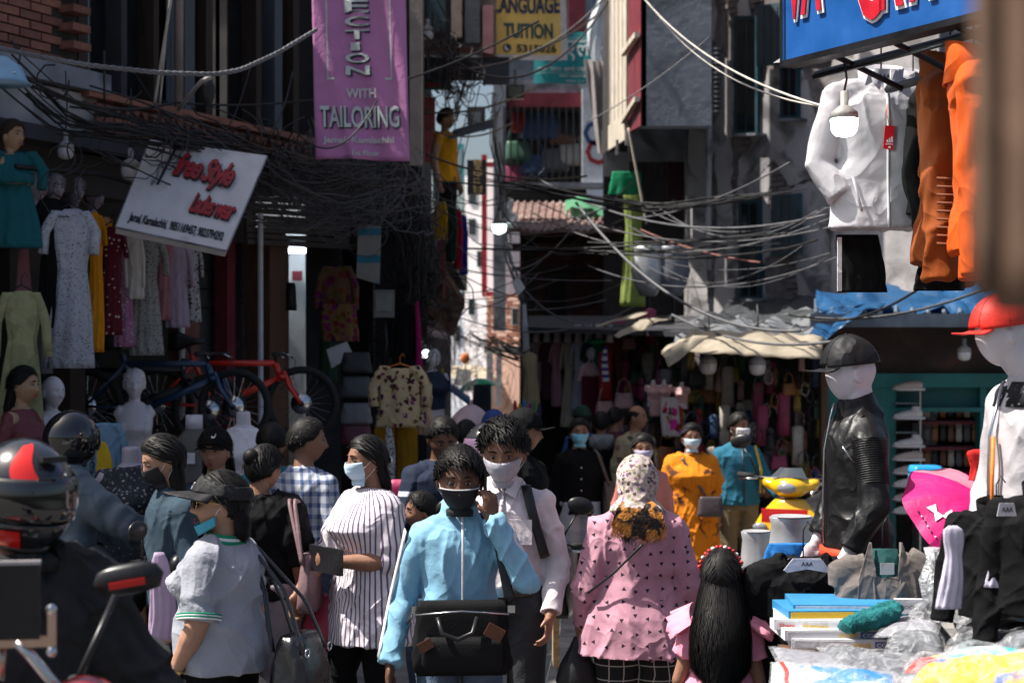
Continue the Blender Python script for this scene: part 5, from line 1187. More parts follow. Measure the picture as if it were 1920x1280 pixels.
r,T,tp=person('woman in floral head scarf and dusty pink top with small black triangles, from behind',X(1195,7.6),7.6,1.575,178,SK_M,top=PINK,pants=GRID,shoes=SHOE,hem=.76,flare=.20,g_=1.24,seed=30,armL=((.165,0,1.36),(.245,.03,1.08),(.275,-.03,.86)),armR=((-.165,0,1.36),(-.245,.0,1.08),(-.24,-.12,.87)),sleeve=.96,slr=(.075,.050),fold=.012,ff=(13,13,2.2),pitch=22,vox=.0056,fem=1,pantr=(.10,.085,.075),curl=.9)
SCARF=cloth('cloth_scarf_floral',(.46,.38,.36),pat='print',col2=(.22,.13,.12),ps=42,th=.42,bs=20,bump=.6)
sc_=G();
for j,t in enumerate(np.linspace(0,1,2)):pass
a=G();a.ell((0,.012,.018),(.104,.124,.128),24,18);a.loft([(0,.035,-.20,.105,.075),(0,.03,-.14,.092,.090),(0,.015,-.07,.092,.105),(0,.01,0,.10,.12)],24)
for k in range(3):a.tube([(math.sin(q)*(.098+.012*k),.012-math.cos(q)*(.085+.012*k),-.105-.020*k+.030*-math.cos(q)*-.6)for q in np.linspace(0,6.283,26)],.019,8)
a=a.moved(T);sf=part(r,'head_scarf',remesh(a,.007,SCARF,2,folds(.007,(10,16,12),4)),None)
rs=random.Random(5);g=G()
for _ in range(520):
 x0=rs.uniform(-.085,.085);y0=.085+rs.uniform(-.01,.03);L_=rs.uniform(.11,.20)*(1-abs(x0)*2.5);ph=rs.uniform(0,6.28);pts=[T@Vector((x0*.8,.098,-.115))]
 for k in range(1,9):
  t=k/8;pts.append(Vector((x0*(1+.5*t)+.014*math.sin(ph+t*9),.135+.02*math.sin(t*2)+.012*math.cos(ph+t*9),1.475-L_*t)))
 ribbon(g,pts,.008,Vector((1,0,0)))
HC=mat('hair_blond_tips',(.50,.20,.035),.4,var=.3,bump=.5,pat='blot',col2=(.015,.008,.005),ps=16,th=.50)
part(r,'hair',g,HC,True)
part(r,'bag_strap',G().tube([interp([Vector(p)for p in((.05,.15,1.40),(-.02,.165,1.30),(.12,.165,1.16),(.24,.11,1.06))][1:],i/20)for i in range(21)],.006,8),BLK,True)
g=G();g.loft([(.285,-.02,.56,.08,.05),(.285,-.02,.62,.10,.07),(.285,-.02,.70,.08,.06),(.285,-.03,.79,.035,.025),(.285,-.03,.83,.02,.02)],22,fn=lambda ph,i,t:1+.10*math.sin(ph*5+i))
carried('carrier_bag',g,mat('bag_black_nylon',(.02,.02,.024),.45),r,'black cloth bag hanging from the hand of the woman in the head scarf','bag')
PK=cloth('cloth_girl_pink',(.72,.27,.37))
r,T,tp=person('small girl in frilled pink dress with very long black hair, from behind',X(1352,6.45),6.45,1.286,172,SK_M,top=PK,hem=.62,flare=.30,g_=.95,seed=33,sleeve=.22,slr=(.075,.085),vox=.0062,fold=.007,ff=(13,13,2),shoes=SHOE,armL=((.15,0,1.30),(.21,.0,1.06),(.20,-.10,.84)),armR=((-.15,0,1.30),(-.20,.03,1.02),(-.19,-.08,.80)),headscale=1.08,pitch=6,bits=False)
long_hair(r,T,.54,.135,seed=9,back=.10,n=1700,wave=.012,shrink=.85,drift=.11)
for s_ in(-1,1):
 pts=[]
 for j in range(4):
  for i in range(17):
   q=i/16*3.6-.6;t=j/3;pts.append(Vector((s_*(.13+math.sin(q*.9)*.03+.10*t*(1+.2*math.sin(i*1.7))),.10*math.cos(q)*1.1,1.40-.035*math.cos(q)-t*(.07+.02*math.sin(i*1.9)))))
 part(tp,'shoulder_frill',G().grid(pts,17,4),PK,True).modifiers.new('t','SOLIDIFY').thickness=.003
g=G();rs=random.Random(2)
g.tube([T@Vector((math.sin(a)*.098,.015,.012+math.cos(a)*.118))for a in np.linspace(-1.5,1.5,20)],.006,8)
hb=part(r,'hairband',g,mat('band_red',(.5,.03,.03),.5),True)
for i in range(15):
 a=-1.3+2.6*i/14;part(hb,'bead',G().ell(T@Vector((math.sin(a)*.104,.015+rs.uniform(-.008,.008),.012+math.cos(a)*.126)),(.011,.011,.010),8,6),mat('band_red',(0,0,0))if i%3 else WHT,True)
def quick(label,px,py,Y,rz=0,skin=SK_M,top=None,pants=KBLK,hair='short',mask=None,h=None,**k):
 h=h or CH-(py-CY)*Y/FPX
 k.setdefault('vox',.0085);k.setdefault('shoes',SHOE)
 r,T,tp=person(label,X(px,Y),Y,h-.012,rz,skin,top=top,pants=pants,**k)
 sd=int(px)
 if hair=='short':short_hair(r,T,sd,.018,350,L=.035)
 elif hair=='long':long_hair(r,T,.34,.085,seed=sd,n=260)
 elif hair=='tied':
  long_hair(r,T,.10,.05,seed=sd,n=60,back=.05)
  part(r,'hair_bun',G().ell(T@Vector((0,.105,.05)),(.045,.04,.045),14,10),HAIR,True)
 elif hair=='stubble':
  part(r,'hair',shell(T,lambda u,z,p:hairline(u)<z<.07-(0 if abs(u)>1.2 else .02),lambda u,z,p:.004),HAIR,True)
 if mask:face_mask(r,T,mask)
 return r,T,tp
def strap_on(r,pts,m=BLK,w=.012):
 part(r,'bag_strap',G().tube([interp([Vector(p)for p in pts],i/20)for i in range(21)],w,8,flat=.3,up=(0,1,0)),m,True)
MAUVE=mat('leather_mauve',(.20,.12,.13),.5,bump=.3);LILAC_TR=cloth('cloth_mauve_grey',(.27,.22,.25))
r,T,tp=quick('woman in loose black top and mauve trousers with a hair bun, back turned',487,830,8.4,172,SK_M,KBLK,LILAC_TR,'tied',g_=1.30,hem=.90,sleeve=.55,slr=(.085,.08),yaw=-30,pitch=10,vox=.007,pantr=(.11,.10,.10))
g=G();soft_bag(g,(-.30,.10,1.0),(.10,.32,.30),28,taper=.6,power=3.5);b_,W,c=carried('shoulder_bag',g,MAUVE,r,'mauve shoulder bag on the arm of the woman in the loose black top','bag')
for k in(0,.03):sub_carried(b_,'handle',G().tube([interp([Vector(p)for p in((-.29,.0,1.10),(-.20-k,.02,1.40),(-.18-k,.08,1.42),(-.29,.22,1.10))],i/20)for i in range(21)],.011,8),MAUVE,W,c)
g=G();g.loft([(-.36,-.02,.62,.08,.06),(-.36,-.02,.66,.125,.10),(-.36,-.02,.76,.13,.10),(-.36,-.02,.86,.08,.06),(-.36,-.02,.92,.03,.02)],22,fn=lambda ph,i,t:1+.07*math.sin(ph*6+i*2))
carried('carrier_bag',g,thin('bag_pink',(.60,.08,.14),.4,.25),r,'thin pink plastic carrier bag of shopping beside the mauve trousers','bag')
PLAID=cloth('cloth_plaid',(.50,.52,.58),pat='plaid',col2=(.06,.10,.22),ps=16,th=.6)
r,T,tp=quick('man in blue and white plaid shirt with his back turned',572,782,9.3,150,SK_M,PLAID,JEAN,yaw=-50,g_=1.08)
TEALC=cloth('cloth_teal',(.03,.17,.22))
quick('man in teal hooded shirt bending beside the plaid shirt',510,788,9.8,190,SK_M,TEALC,JEAN,pitch=18)
DKB=cloth('cloth_dusty_blue',(.035,.06,.085))
r,T,tp=quick('woman with long straight black hair and black mask in dark blue looking down',322,806,8.0,-62,SK_L,DKB,KBLK,'none',pitch=20,seed=3)
long_hair(r,T,.46,.10,seed=3,n=500,wave=.001,back=.05);face_mask(r,T,MASKK,pleat=False)
r,T,tp=quick('young woman in black cap and black jacket behind the grey t-shirt',404,802,9.2,-20,SK_L,KBLK,KBLK,'long',yaw=10,fem=1,lips=(.28,.05,.05))
cap(r,T,KBLK)
part(r,'swoosh',G().tube([T@(head_pt(.15+.42*t_,.62+.10*(t_-.35)**2*6,0)+Vector((.2,-.8,.55))*.030)for t_ in np.linspace(0,1,8)],[.003,.006,.006,.005,.004,.003,.002,.001],6),WHT,True)
pts=[(-.16,-.13,1.0),(-.05,-.145,1.2),(.08,-.11,1.40)];strap_on(r,pts,WHT,.006)
NAVY=cloth('cloth_navy',(.015,.022,.045))
AR=((-.158,0,1.365),(-.22,-.05,1.10),(-.06,-.24,1.15));AL=((.158,0,1.365),(.22,-.05,1.10),(.06,-.24,1.17))
r,T,tp=quick('man in navy and white raglan shirt looking down at his phone',826,772,9.6,15,SK_D,cloth('cloth_navy_band',(.50,.52,.60),pat='hstripe',col2=(.015,.022,.045),ps=.8,th=.02),KBLK,pitch=24,armR=AR,armL=AL,g_=1.12,slr=(.07,.05))
g=G();g.loft(torso_secs(1.14,1.20,0,1.44,0,.018),36);part(tp,'shirt_yoke',remesh(g,.012,NAVY,1),None)
g=G();g.box((0,-.33,1.20),(.075,.012,.15),tx=R(-50));carried('phone',g,BLK,r,'phone held in both hands of the man in navy and white','phone',smooth=False)
quick('man in dark clothes, head just showing beside the pink umbrella',873,786,12.5,160,SK_M,NAVY)
r,T,tp=quick('man in black jacket and black cap in profile facing right',978,768,10,60,SK_M,KBLK,KBLK,'short',yaw=30,g_=1.2)
cap(r,T,KBLK)
r,T,tp=quick('seated boy in dark jacket in profile behind the sky blue jacket',792,912,9.2,-70,SK_M,CHAR,JEAN,h=1.28,headscale=1.15)
LG=cloth('cloth_light_grey',(.40,.41,.45))
r,T,tp=quick('woman in black shirt, pale grey trousers and bright blue mask walking',1086,786,13.4,6,SK_M,KBLK,LG,'long',MASKB,g_=1.12,hem=.86,pantr=(.10,.085,.075),pants_to=.20,h=1.52)
for i in range(4):part(tp,'button',G().ell((0,-.135,1.28-i*.10),(.007,.004,.007),8,6),WHT,True)
g=G();soft_bag(g,(.25,-.05,.98),(.10,.26,.34),24);b_,W,c=carried('shoulder_bag',g,mat('leather_taupe',(.10,.08,.065),.5),r,'taupe shoulder bag of the woman in the black shirt','bag')
sub_carried(b_,'strap',G().tube([interp([Vector(p)for p in((.25,-.12,1.12),(.15,-.12,1.40),(.14,.05,1.43),(.25,.08,1.12))],i/16)for i in range(17)],.014,8,flat=.4),mat('leather_taupe',(0,0,0)),W,c)
ORA=cloth('cloth_orange_print',(.72,.22,.012),pat='blot',col2=(.10,.04,.02),ps=9,th=.62)
r,T,tp=quick('woman in orange printed kurti with white mask and small cross body bag',1296,790,13.0,4,SK_M,ORA,cloth('cloth_olive',(.09,.09,.06)),'tied',MASKL,h=1.50,g_=1.32,hem=.52,flare=.06,sleeve=.55,slr=(.075,.075),bust=.05)
strap_on(r,[(-.10,-.10,1.41),(0,-.165,1.25),(.11,-.18,1.05)],mat('leather_taupe',(0,0,0)))
g=G();soft_bag(g,(.13,-.22,1.0),(.24,.08,.17),24);carried('cross_body_bag',g,mat('leather_grey_brown',(.07,.055,.06),.5),r,'small grey brown bag on the front of the orange kurti','bag')
DBL=cloth('cloth_steel_blue',(.025,.14,.22));KHA=cloth('cloth_khaki',(.17,.14,.09))
r,T,tp=quick('man in steel blue zip top and khaki shorts with white mask',1383,777,13.6,14,SK_M,DBL,KHA,'short',MASKW,h=1.56,hem=.90,pants_to=.50,g_=1.15,pantr=(.10,.085,.08),yaw=20,armL=((.158,0,1.365),(.24,-.06,1.12),(.30,-.22,1.0)))
part(tp,'zip',G().tube([(0,-.155,.92),(0,-.15,1.2),(0,-.10,1.42)],.006,6),BLK,True)
strap_on(r,[(.12,-.11,1.42),(.17,-.13,1.2),(.19,-.05,1.0)],mat('strap_yellow',(.6,.45,.05)))
PCH=cloth('cloth_salmon',(.55,.20,.17))
quick('woman in salmon top with pale mask behind the head scarf',1206,812,12.0,0,SK_M,PCH,KBLK,'long',mat('mask_lilac',(.45,.42,.58),.8),h=1.47)
OLV=cloth('cloth_olive_tan',(.30,.25,.16),pat='floral',col2=(.14,.11,.07),ps=12,th=.4)
quick('balding man in patterned olive shirt looking right',1192,757,15.2,30,SK_M,OLV,KBLK,'stubble',h=1.57,yaw=30,g_=1.15)
GHO=cloth('cloth_grey_hood',(.18,.19,.20))
r,T,tp=quick('man in black top with grey hood, back turned',1127,770,15.4,180,SK_M,KBLK,KBLK,h=1.5,g_=1.1)
part(tp,'hood',remesh(G().ell((0,.10,1.40),(.15,.09,.09),20,12),.012,GHO,2,folds(.01)),None)
r,T,tp=quick('man in dark green cap and blue jacket with a teal pack',1092,762,16.2,200,SK_M,cloth('cloth_royal',(.03,.08,.22)),KBLK,h=1.52)
cap(r,T,cloth('cloth_cap_green',(.02,.05,.035)))
g=G();soft_bag(g,(-.12,.22,1.2),(.26,.16,.40),24);carried('backpack',g,mat('pack_teal',(.02,.25,.33),.5),r,'teal backpack on the man in the dark green cap','backpack')
r,T,tp=quick('scooter rider in silver grey jacket and dark silver helmet behind the pale shirt',916,800,9.0,12,SK_M,cloth('cloth_silver',(.28,.29,.31),rough=.5),KBLK,'none',bits=False,armL=((.158,0,1.365),(.26,-.06,1.12),(.30,-.36,1.06)),armR=((-.158,0,1.365),(-.26,-.06,1.12),(-.30,-.36,1.06)),yaw=-20,g_=1.2)
helmet(r,T,mat('helmet_graphite',(.03,.03,.035),.18,bump=0,coat=1),mat('visor_violet',(.16,.10,.16),.08,bump=0,spec=1))
rs=random.Random(11)
DK=[cloth('cloth_far_%d'%i,c_)for i,c_ in enumerate(((.03,.04,.07),(.10,.03,.04),(.05,.06,.07),(.02,.05,.12),(.25,.22,.2),(.02,.02,.02),(.3,.08,.06)))]
for px,Y,hh,rz,lab in((926,12.6,1.60,180,'distant walker in blue cap just right of the pink and white umbrella'),(1152,16.5,1.5,150,'distant shopper in grey before the handbag stall')):
 r,T,tp=quick(lab,px,0,Y,rz,SK_M,DK.pop(0)if DK else KBLK,KBLK,h=hh,vox=.014,bits=False)
 if px==926:cap(r,T,cloth('cloth_cap_blue',(.03,.06,.22)))
r,T,tp=person('motorcycle rider in slate grey jacket and glossy black full face helmet, arm outstretched',X(128,8.4),8.4,1.66,118,SK_M,top=cloth('cloth_slate',(.10,.13,.16),rough=.55,bs=12,bump=.5),pants=JEAN,shoes=SHOE,z0=.06,armL=((.17,0,1.36),(.27,-.22,1.12),(.30,-.50,1.00)),armR=((-.17,0,1.36),(-.26,-.22,1.17),(-.22,-.48,1.02)),hands=(((-.2,-1,-.1),(0,.1,1),1,1.0),((-.2,-1,-.1),(0,.1,1),-1,1.0)),g_=1.25,slr=(.085,.058),hem=.86,bits=False,fold=.013,yaw=25,pitch=4,vox=.0065)
helmet(r,T,mat('helmet_black',(.010,.010,.012),.12,bump=0,coat=1),mat('visor_dark',(.01,.01,.012),.05,bump=0,spec=1),sc=.98)
r,T,tp=person('near motorcycle rider in black hooded jacket and red and grey helmet',X(30,4.3),4.3,1.72,34,SK_M,top=cloth('cloth_washed_black',(.035,.035,.037),bs=10,bump=.6,crease=.6,spec=.08,rough=.95),z0=.08,pants=KBLK,shoes=SHOE,armL=((.165,0,1.36),(.33,-.06,1.07),(.37,-.34,.93)),armR=((-.165,0,1.36),(-.29,-.10,1.08),(-.26,-.40,1.02)),g_=1.2,slr=(.085,.065),hem=.84,bits=False,fold=.022,ff=(9,9,7),pitch=6,yaw=16,vox=.007,headscale=.95)
helmet(r,T,mat('helmet_grey_metal',(.014,.016,.019),.2,bump=0,coat=1),mat('visor_dark',(0,0,0)),accent=mat('helmet_red',(.62,.015,.01),.2,bump=0,coat=1),sc=1.0)
g=G();g.tube([(.115*math.sin(a),.03-.11*math.cos(a),1.40+.02*math.cos(a))for a in np.linspace(0,6.283,26)],.038,10);part(tp,'hood',remesh(g,.010,cloth('cloth_washed_black',(0,0,0)),2,folds(.012)),None)
g=G();hand(g,(.27,-.36,1.0),(.0,-1,-.15),(0,-.1,1),-1,1.1,s=1.18);part(r,'glove',remesh(g,.007,LEATH,2),None)
# =LEFT SHOP: dresses, mannequins, bicycles
GR='dresses hung along the shop rail'
def fl(px,out):return FL.hit(px,500,out).y
rail=thing('clothes_rail','dark rail with hooks carrying the row of dresses','rail',FL.hit(120,330,.45));part(rail,'bar',G().tube([FL.hit(30,312,.45),FL.hit(195,328,.45),FL.hit(380,385,.45)],.015,8),DKM,True,world=True)
C={'tealdress':cloth('d_teal',(.012,.10,.12)),'black':KBLK,'white':cloth('d_white_sprig',(.38,.39,.44),pat='print',col2=(.10,.12,.20),ps=60,th=.26),'orange':cloth('d_orange',(.62,.24,.01)),'maroon':cloth('d_maroon',(.10,.010,.02),pat='dots',col2=(.6,.5,.5),ps=26,th=.20),'pink':cloth('d_pink',(.32,.14,.24),pat='print',col2=(.45,.3,.4),ps=50,th=.3),'cream':cloth('d_cream',(.50,.47,.44)),'sage':cloth('d_sage',(.16,.20,.13)),'grey':cloth('d_grey_floral',(.26,.26,.25),pat='print',col2=(.10,.09,.09),ps=55,th=.3),'rose':cloth('d_rose',(.30,.13,.15)),'lilac':cloth('d_lilac',(.32,.25,.33)),'bw':cloth('d_bw',(.35,.34,.36),pat='print',col2=(.02,.02,.02),ps=48,th=.36),'lime':cloth('d_lime',(.30,.30,.16),pat='blot',col2=(.24,.24,.13),ps=14,th=.5)}
hang('teal smocked dress with red tassels, top left of the shop rail',30,285,465,90,10.6,C['tealdress'],'dress',20,GR,sleeve=.35)
hang('long mauve scarf hanging below the teal dress',48,455,640,30,10.9,C['rose'],'scarf',10,None,'scarf',hanger=False,cat='scarf')
hang('plain black dress hung left of the white sprigged dress',100,372,615,62,fl(100,.5),KBLK,'dress',20,GR,sleeve=.3)
hang('ankle length white dress with tiny sprig print',132,392,690,84,fl(134,.6),C['white'],'dress',15,GR,sleeve=.25)
hang('narrow plain orange dress next to the white sprigged dress',176,398,660,36,fl(176,.5),C['orange'],'dress',25,GR,sleeve=.2)
hang('maroon dress with white petals printed on it',208,425,628,46,fl(208,.5),C['maroon'],'dress',25,GR,sleeve=.25)
hang('pink lilac printed dress hung behind the maroon one',236,432,650,38,fl(236,.42),C['pink'],'dress',30,GR,sleeve=.2)
hang('cream blouse with long tied sleeves between pink and grey dresses',252,435,560,30,fl(252,.55),C['cream'],'top',20,GR,'blouse',sleeve=.8,cat='blouse')
hang('sage green dress mostly hidden behind the cream blouse',248,440,655,34,fl(248,.3),C['sage'],'dress',20,GR)
hang('grey floral dress widest of the row under the tilted sign',276,440,666,60,fl(276,.5),C['grey'],'dress',20,GR,sleeve=.3)
hang('short rose pleated dress right of the grey floral dress',306,445,600,38,fl(306,.45),C['rose'],'dress',25,GR)
hang('lilac blouse with gathered front near the end of the rail',332,450,614,46,fl(332,.5),C['lilac'],'top',20,GR,'blouse',sleeve=.5,cat='blouse')
hang('black and white speckled blouse, last on the rail by the rusty post',360,455,604,32,fl(360,.5),C['bw'],'top',25,GR,'blouse',sleeve=.4,cat='blouse')
hang('yellow green long dress with flared sleeves at the far left',40,545,800,80,10.3,C['lime'],'dress',15,GR,sleeve=.45)
GH='painted mannequin heads above the dress rail'
WIGC=mat('wig_silver',(.33,.31,.34),.5,bump=.3)
for i,(px,py,Y,yw,c_,lab)in enumerate(((68,322,11.25,55,NAVY,'painted white female mannequin head, leftmost of the row'),(100,326,11.4,40,KBLK,'white female mannequin head above the plain black dress'),(138,332,11.75,45,C['white'],'white female mannequin head above the white sprigged dress'),(174,342,12.0,60,C['orange'],'white female mannequin head above the orange dress'))):
 r,T=bust(lab,px,py,Y,MANND,yw,True,c_,.15,1.28,stand=False,cut=1.30,group=GH,K=.82)
 long_hair(r,T,.16,.06,seed=i,n=60,m=WIGC,back=.04,shrink=.9)
r,T=bust('flesh coloured mannequin with teal dress at the top left corner',22,226,10.6,MANNF,60,True,C['tealdress'],.3,1.2,stand=False,cut=1.2,K=.80)
short_hair(r,T,2,.018,200,m=mat('hair_brown',(.03,.015,.01)))
r,T=bust('mannequin with straight black wig and maroon sequin top at the left edge',42,688,10.2,MANNF,75,True,cloth('sequin',(.15,.04,.05),rough=.3),.3,.9,name='wigged_mannequin',K=.92,lips=(.4,.03,.04),z0=0)
long_hair(r,T,.36,.085,seed=5,n=300,wave=.001)
r,T=bust('bald white mannequin with blank face beside the black wig',98,704,10.6,MANN,50,True,None,0,.9,face=False,name='mannequin',K=.85)
r,T=bust('bare white female mannequin torso with moulded short hair',252,692,11.6,MANN,12,True,None,0,.9,K=.86,face=False,arms=.08)
part(r,'moulded_hair',remesh(G().ell(T@Vector((0,.022,.035)),(.088,.10,.095),20,14),.006,MANN,1,folds(.012,(40,40,30),3)),None)
r,T=bust('headless white torso form in front of the bicycles',456,772,11.0,MANN,0,False,WHT,.15,1.0,stand=True,K=.95,bust_=.05)
r,T=bust('headless black printed blouse on a form between rider and long haired woman',245,838,9.4,MANND,-8,False,cloth('blouse_dark',(.03,.035,.045),pat='print',col2=(.25,.25,.27),ps=40,th=.28),.5,.85,K=1.0,bust_=.08)
df=thing('dress_form','beige dress form with white cap and price card before the bicycles','dress form',P(364,980,10.9));KH=1
part(df,'torso',G().loft([(364,0,0,1,1)]*0+[(0,0,0,.12,.09),(0,0,.15,.13,.10),(0,0,.35,.12,.09),(0,0,.50,.13,.09),(0,0,.56,.09,.07),(0,0,.60,.055,.05),(0,0,.68,.05,.05)],24),mat('linen',(.13,.12,.11),.9),True);part(df,'neck_cap',G().cyl((0,0,.60),(0,0,.69),.055,n=20),MANN,True)
part(df,'price_card',G().box((0,-.105,.42),(.05,.006,.07)),WHT);part(df,'stand',G().cyl((0,0,-.9),(0,0,0),.02),STEEL)
hang('pale blue denim shirt draped low behind the black helmet',200,792,960,60,9.9,cloth('d_denim_pale',(.14,.24,.34)),'top',10,None,'shirt',sleeve=.5,cat='shirt')
yb=hang('yellow garment with dark lettering hanging beside the pale blue shirt',192,828,900,30,9.7,cloth('d_yellow',(.55,.36,.02)),'scarf',5,None,'garment',hanger=False,cat='garment')
q=yb.location;text_on(yb,'lettering',"You're",(q.x-.03,9.63,q.z+.03),(.0,0,.20),(-.05,-.01,0),0,1,0,1,mat('ink_dark',(.02,.02,.03)),lift=.01)
hang('mauve floral trousers hanging at the feet of the grey jacketed rider',185,930,1010,50,9.2,C['pink'],'trousers',0,None,'trousers',hanger=False,cat='trousers')
hang('pale lilac cloth held below the motorcycle handlebar',300,1035,1200,50,7.2,thin('cloth_lilac_bag',(.52,.40,.56),.3),'scarf',10,None,'cloth',hanger=False,cat='cloth')
bicycle('red mountain bicycle facing right, hung beside the white room doorway',566,756,12.75,.272,mat('bike_red',(.62,.03,.015),.25,bump=0,coat=.5),1,0)
bicycle('blue and black mountain bicycle, front wheel left of the red bicycle',440,762,12.0,.262,mat('bike_blue',(.02,.05,.11),.25,bump=0,coat=.5),1,-8)
bicycle('black bicycle mostly hidden in shadow behind the rusty post',392,770,12.5,.265,BLK,1,6)
hang('dark floral shirt hanging in the doorway of the white room',632,500,610,62,14.2,cloth('d_autumn',(.10,.05,.03),pat='floral',col2=(.10,.012,.006),ps=14,th=.42),'top',0,None,'shirt',sleeve=.7,cat='shirt')
hang('red and olive patterned skirt under the dark floral shirt',638,570,640,66,14.1,cloth('d_autumn2',(.14,.08,.03),pat='floral',col2=(.12,.014,.006),ps=18,th=.45),'cloth',0,None,'skirt',hanger=False,cat='skirt')
hang('long dark green garment behind the floral shirt',612,510,720,34,14.5,cloth('d_dkgreen',(.02,.05,.03)),'dress',0,None,'garment',hanger=False,cat='garment')
solo('paper_sheet',fq([(622,690),(662,665),(650,640),(612,655)],14.0,.01),mat('paper',(.45,.44,.46),.8),'tilted white paper sheet above the black bags','paper')
solo('backpack',soft_bag(G(),(X(543,14.6),14.6,Zt(556,14.6)),(.12,.12,.24),24),BLK,'small black pack hanging on the doorway post of the white room','backpack',smooth=True)
for i,(py,c_)in enumerate(((680,(.02,.02,.022)),(725,(.06,.065,.075)),(775,(.17,.17,.18)),(812,(.12,.03,.05)))):
 solo('handbag',soft_bag(G(),(X(668,13.6),13.6,Zt(py,13.6)),(.26,.12,.17),24,seed=i),mat('bagstack_%d'%i,c_,.5),('topmost black','second dark grey','third light grey','lowest dark maroon')[i]+' bag of the stack behind the striped tunic woman','bag','bags stacked by the floral blouse',smooth=True)
hang('tan flowered blouse on an orange hanger with short sleeves',750,690,800,92,12.6,cloth('d_tan_floral',(.40,.32,.19),pat='floral',col2=(.10,.02,.03),ps=22,th=.40),'top',-6,None,'blouse',sleeve=.62,hanger=mat('hanger_orange',(.5,.12,.02),.5),deep=.3,cat='blouse')
hang('mustard trousers hanging below the tan flowered blouse',742,780,905,84,12.8,cloth('d_mustard',(.28,.15,.01)),'trousers',0,None,'trousers',cat='trousers')
hang('black and white floral cloth between the mustard trouser legs',728,800,905,22,12.55,C['bw'],'scarf',0,None,'scarf',hanger=False,cat='scarf')
hang('peach satin dress half hidden behind the tan flowered blouse',798,735,815,40,13.2,cloth('d_peach',(.55,.38,.24),rough=.5),'dress',-20,None,'dress',cat='dress')
hang('long magenta scarf hanging at the corner of the dark building',784,565,750,12,14.4,cloth('d_magenta',(.30,.01,.10)),'scarf',0,None,'scarf',hanger=False,cat='scarf')
hang('black jacket hanging left of the magenta scarf',758,570,690,44,14.5,KBLK,'top',0,None,'jacket',cat='jacket',sleeve=.8)
r,T=bust('white mannequin head in dark blue top under the balcony',812,652,15.5,MANND,30,True,NAVY,.3,1.0,face=False,K=.80,name='mannequin')
hang('yellow scarf hanging beside the mannequin in dark blue',829,690,775,8,15.8,cloth('d_yellow',(0,0,0)),'scarf',0,None,'scarf',hanger=False,cat='scarf')
hang('lilac scarf hanging beside the mannequin in dark blue',821,700,790,7,15.8,C['lilac'],'scarf',0,None,'scarf',hanger=False,cat='scarf')
r,T=bust('dark haired mannequin in mustard yellow t-shirt standing high over the lane',836,204,18.6,MANNF,60,True,cloth('d_yellow_tee',(.62,.30,.01)),.45,.86,cut=.6,K=.95,name='mannequin',arms=1,bust_=0,yaw=10,stand=False)
short_hair(r,T,3,.02,200,m=mat('hair_brown',(.03,.015,.01)))
part(r,'trousers',G().loft([(0,0,.45,.13,.1),(0,0,.70,.16,.12),(0,0,.92,.15,.11)],20),KBLK,True)
solo('awning_panel',G().slab([P(842,262,18.4),P(925,240,18.4),P(925,228,19.2),P(850,248,19.2)],(0,0,.03)),TING,'pale grey slanting sheet in front of the yellow shirted mannequin','awning')
for i,(px,py,pb,wpx,c_,lab)in enumerate(((826,378,450,26,(.55,.28,.01),'yellow and black shirt leftmost over the lane balcony'),(846,385,490,22,(.02,.05,.035),'dark green jacket second over the lane balcony'),(858,392,505,18,(.40,.015,.04),'crimson jacket third over the lane balcony'),(868,402,515,18,(.02,.04,.35),'royal blue jacket rightmost over the lane balcony'))):
 hang(lab,px,py,pb,wpx,17.4+.3*i,cloth('lane_%d'%i,c_),'top',-35,'jackets hung over the lane balcony','jacket',sleeve=.8,cat='jacket')
hang('green and yellow banner cloth hanging from the crossing cables',1186,345,575,44,20,thin('cloth_lime',(.40,.50,.14),.35),'dress',0,None,'banner',hanger=False,deep=.3,cat='banner')
hang('bunch of emerald green net tied at the cables',1172,322,365,56,19.8,thin('net_green',(.01,.32,.15),.35),'cloth',0,None,'net',hanger=False,cat='net')
solo('paper_rag',G().slab([P(960,530,18),P(972,518,18),P(985,540,18),P(970,555,18)],(0,.02,0)),WHT,'white paper rag caught on the wires at centre','rag')
hang('pale cloth strip twisted along the descending wires',985,570,660,12,18.2,thin('sheet_white',(0,0,0)),'scarf',0,None,'rag',hanger=False,cat='rag')
r,T=bust('silver female mannequin bust high above the lane centre',956,370,19.0,MANNS,-30,True,None,0,.95,K=.62,stand=False,cut=1.15,face=False);
for px,py,pk in((1215,462,MANNS),(1262,466,mat('mannequin_dark_grey',(.16,.17,.20),.35))):
 q=thing('hip_form',('silver' if px<1250 else 'dark grey')+' hip display form standing on the stall roof','mannequin',P(px,555,18.6));sc=1.0
 part(q,'form',G().loft([(0,0,.0,.09,.07),(0,0,.12,.15,.12),(0,0,.28,.19,.14),(0,0,.40,.16,.12),(0,0,.50,.15,.11),(0,0,.54,.16,.12)],26),pk,True);part(q,'pole',G().cyl((0,0,-.35),(0,0,.02),.02),DKM)
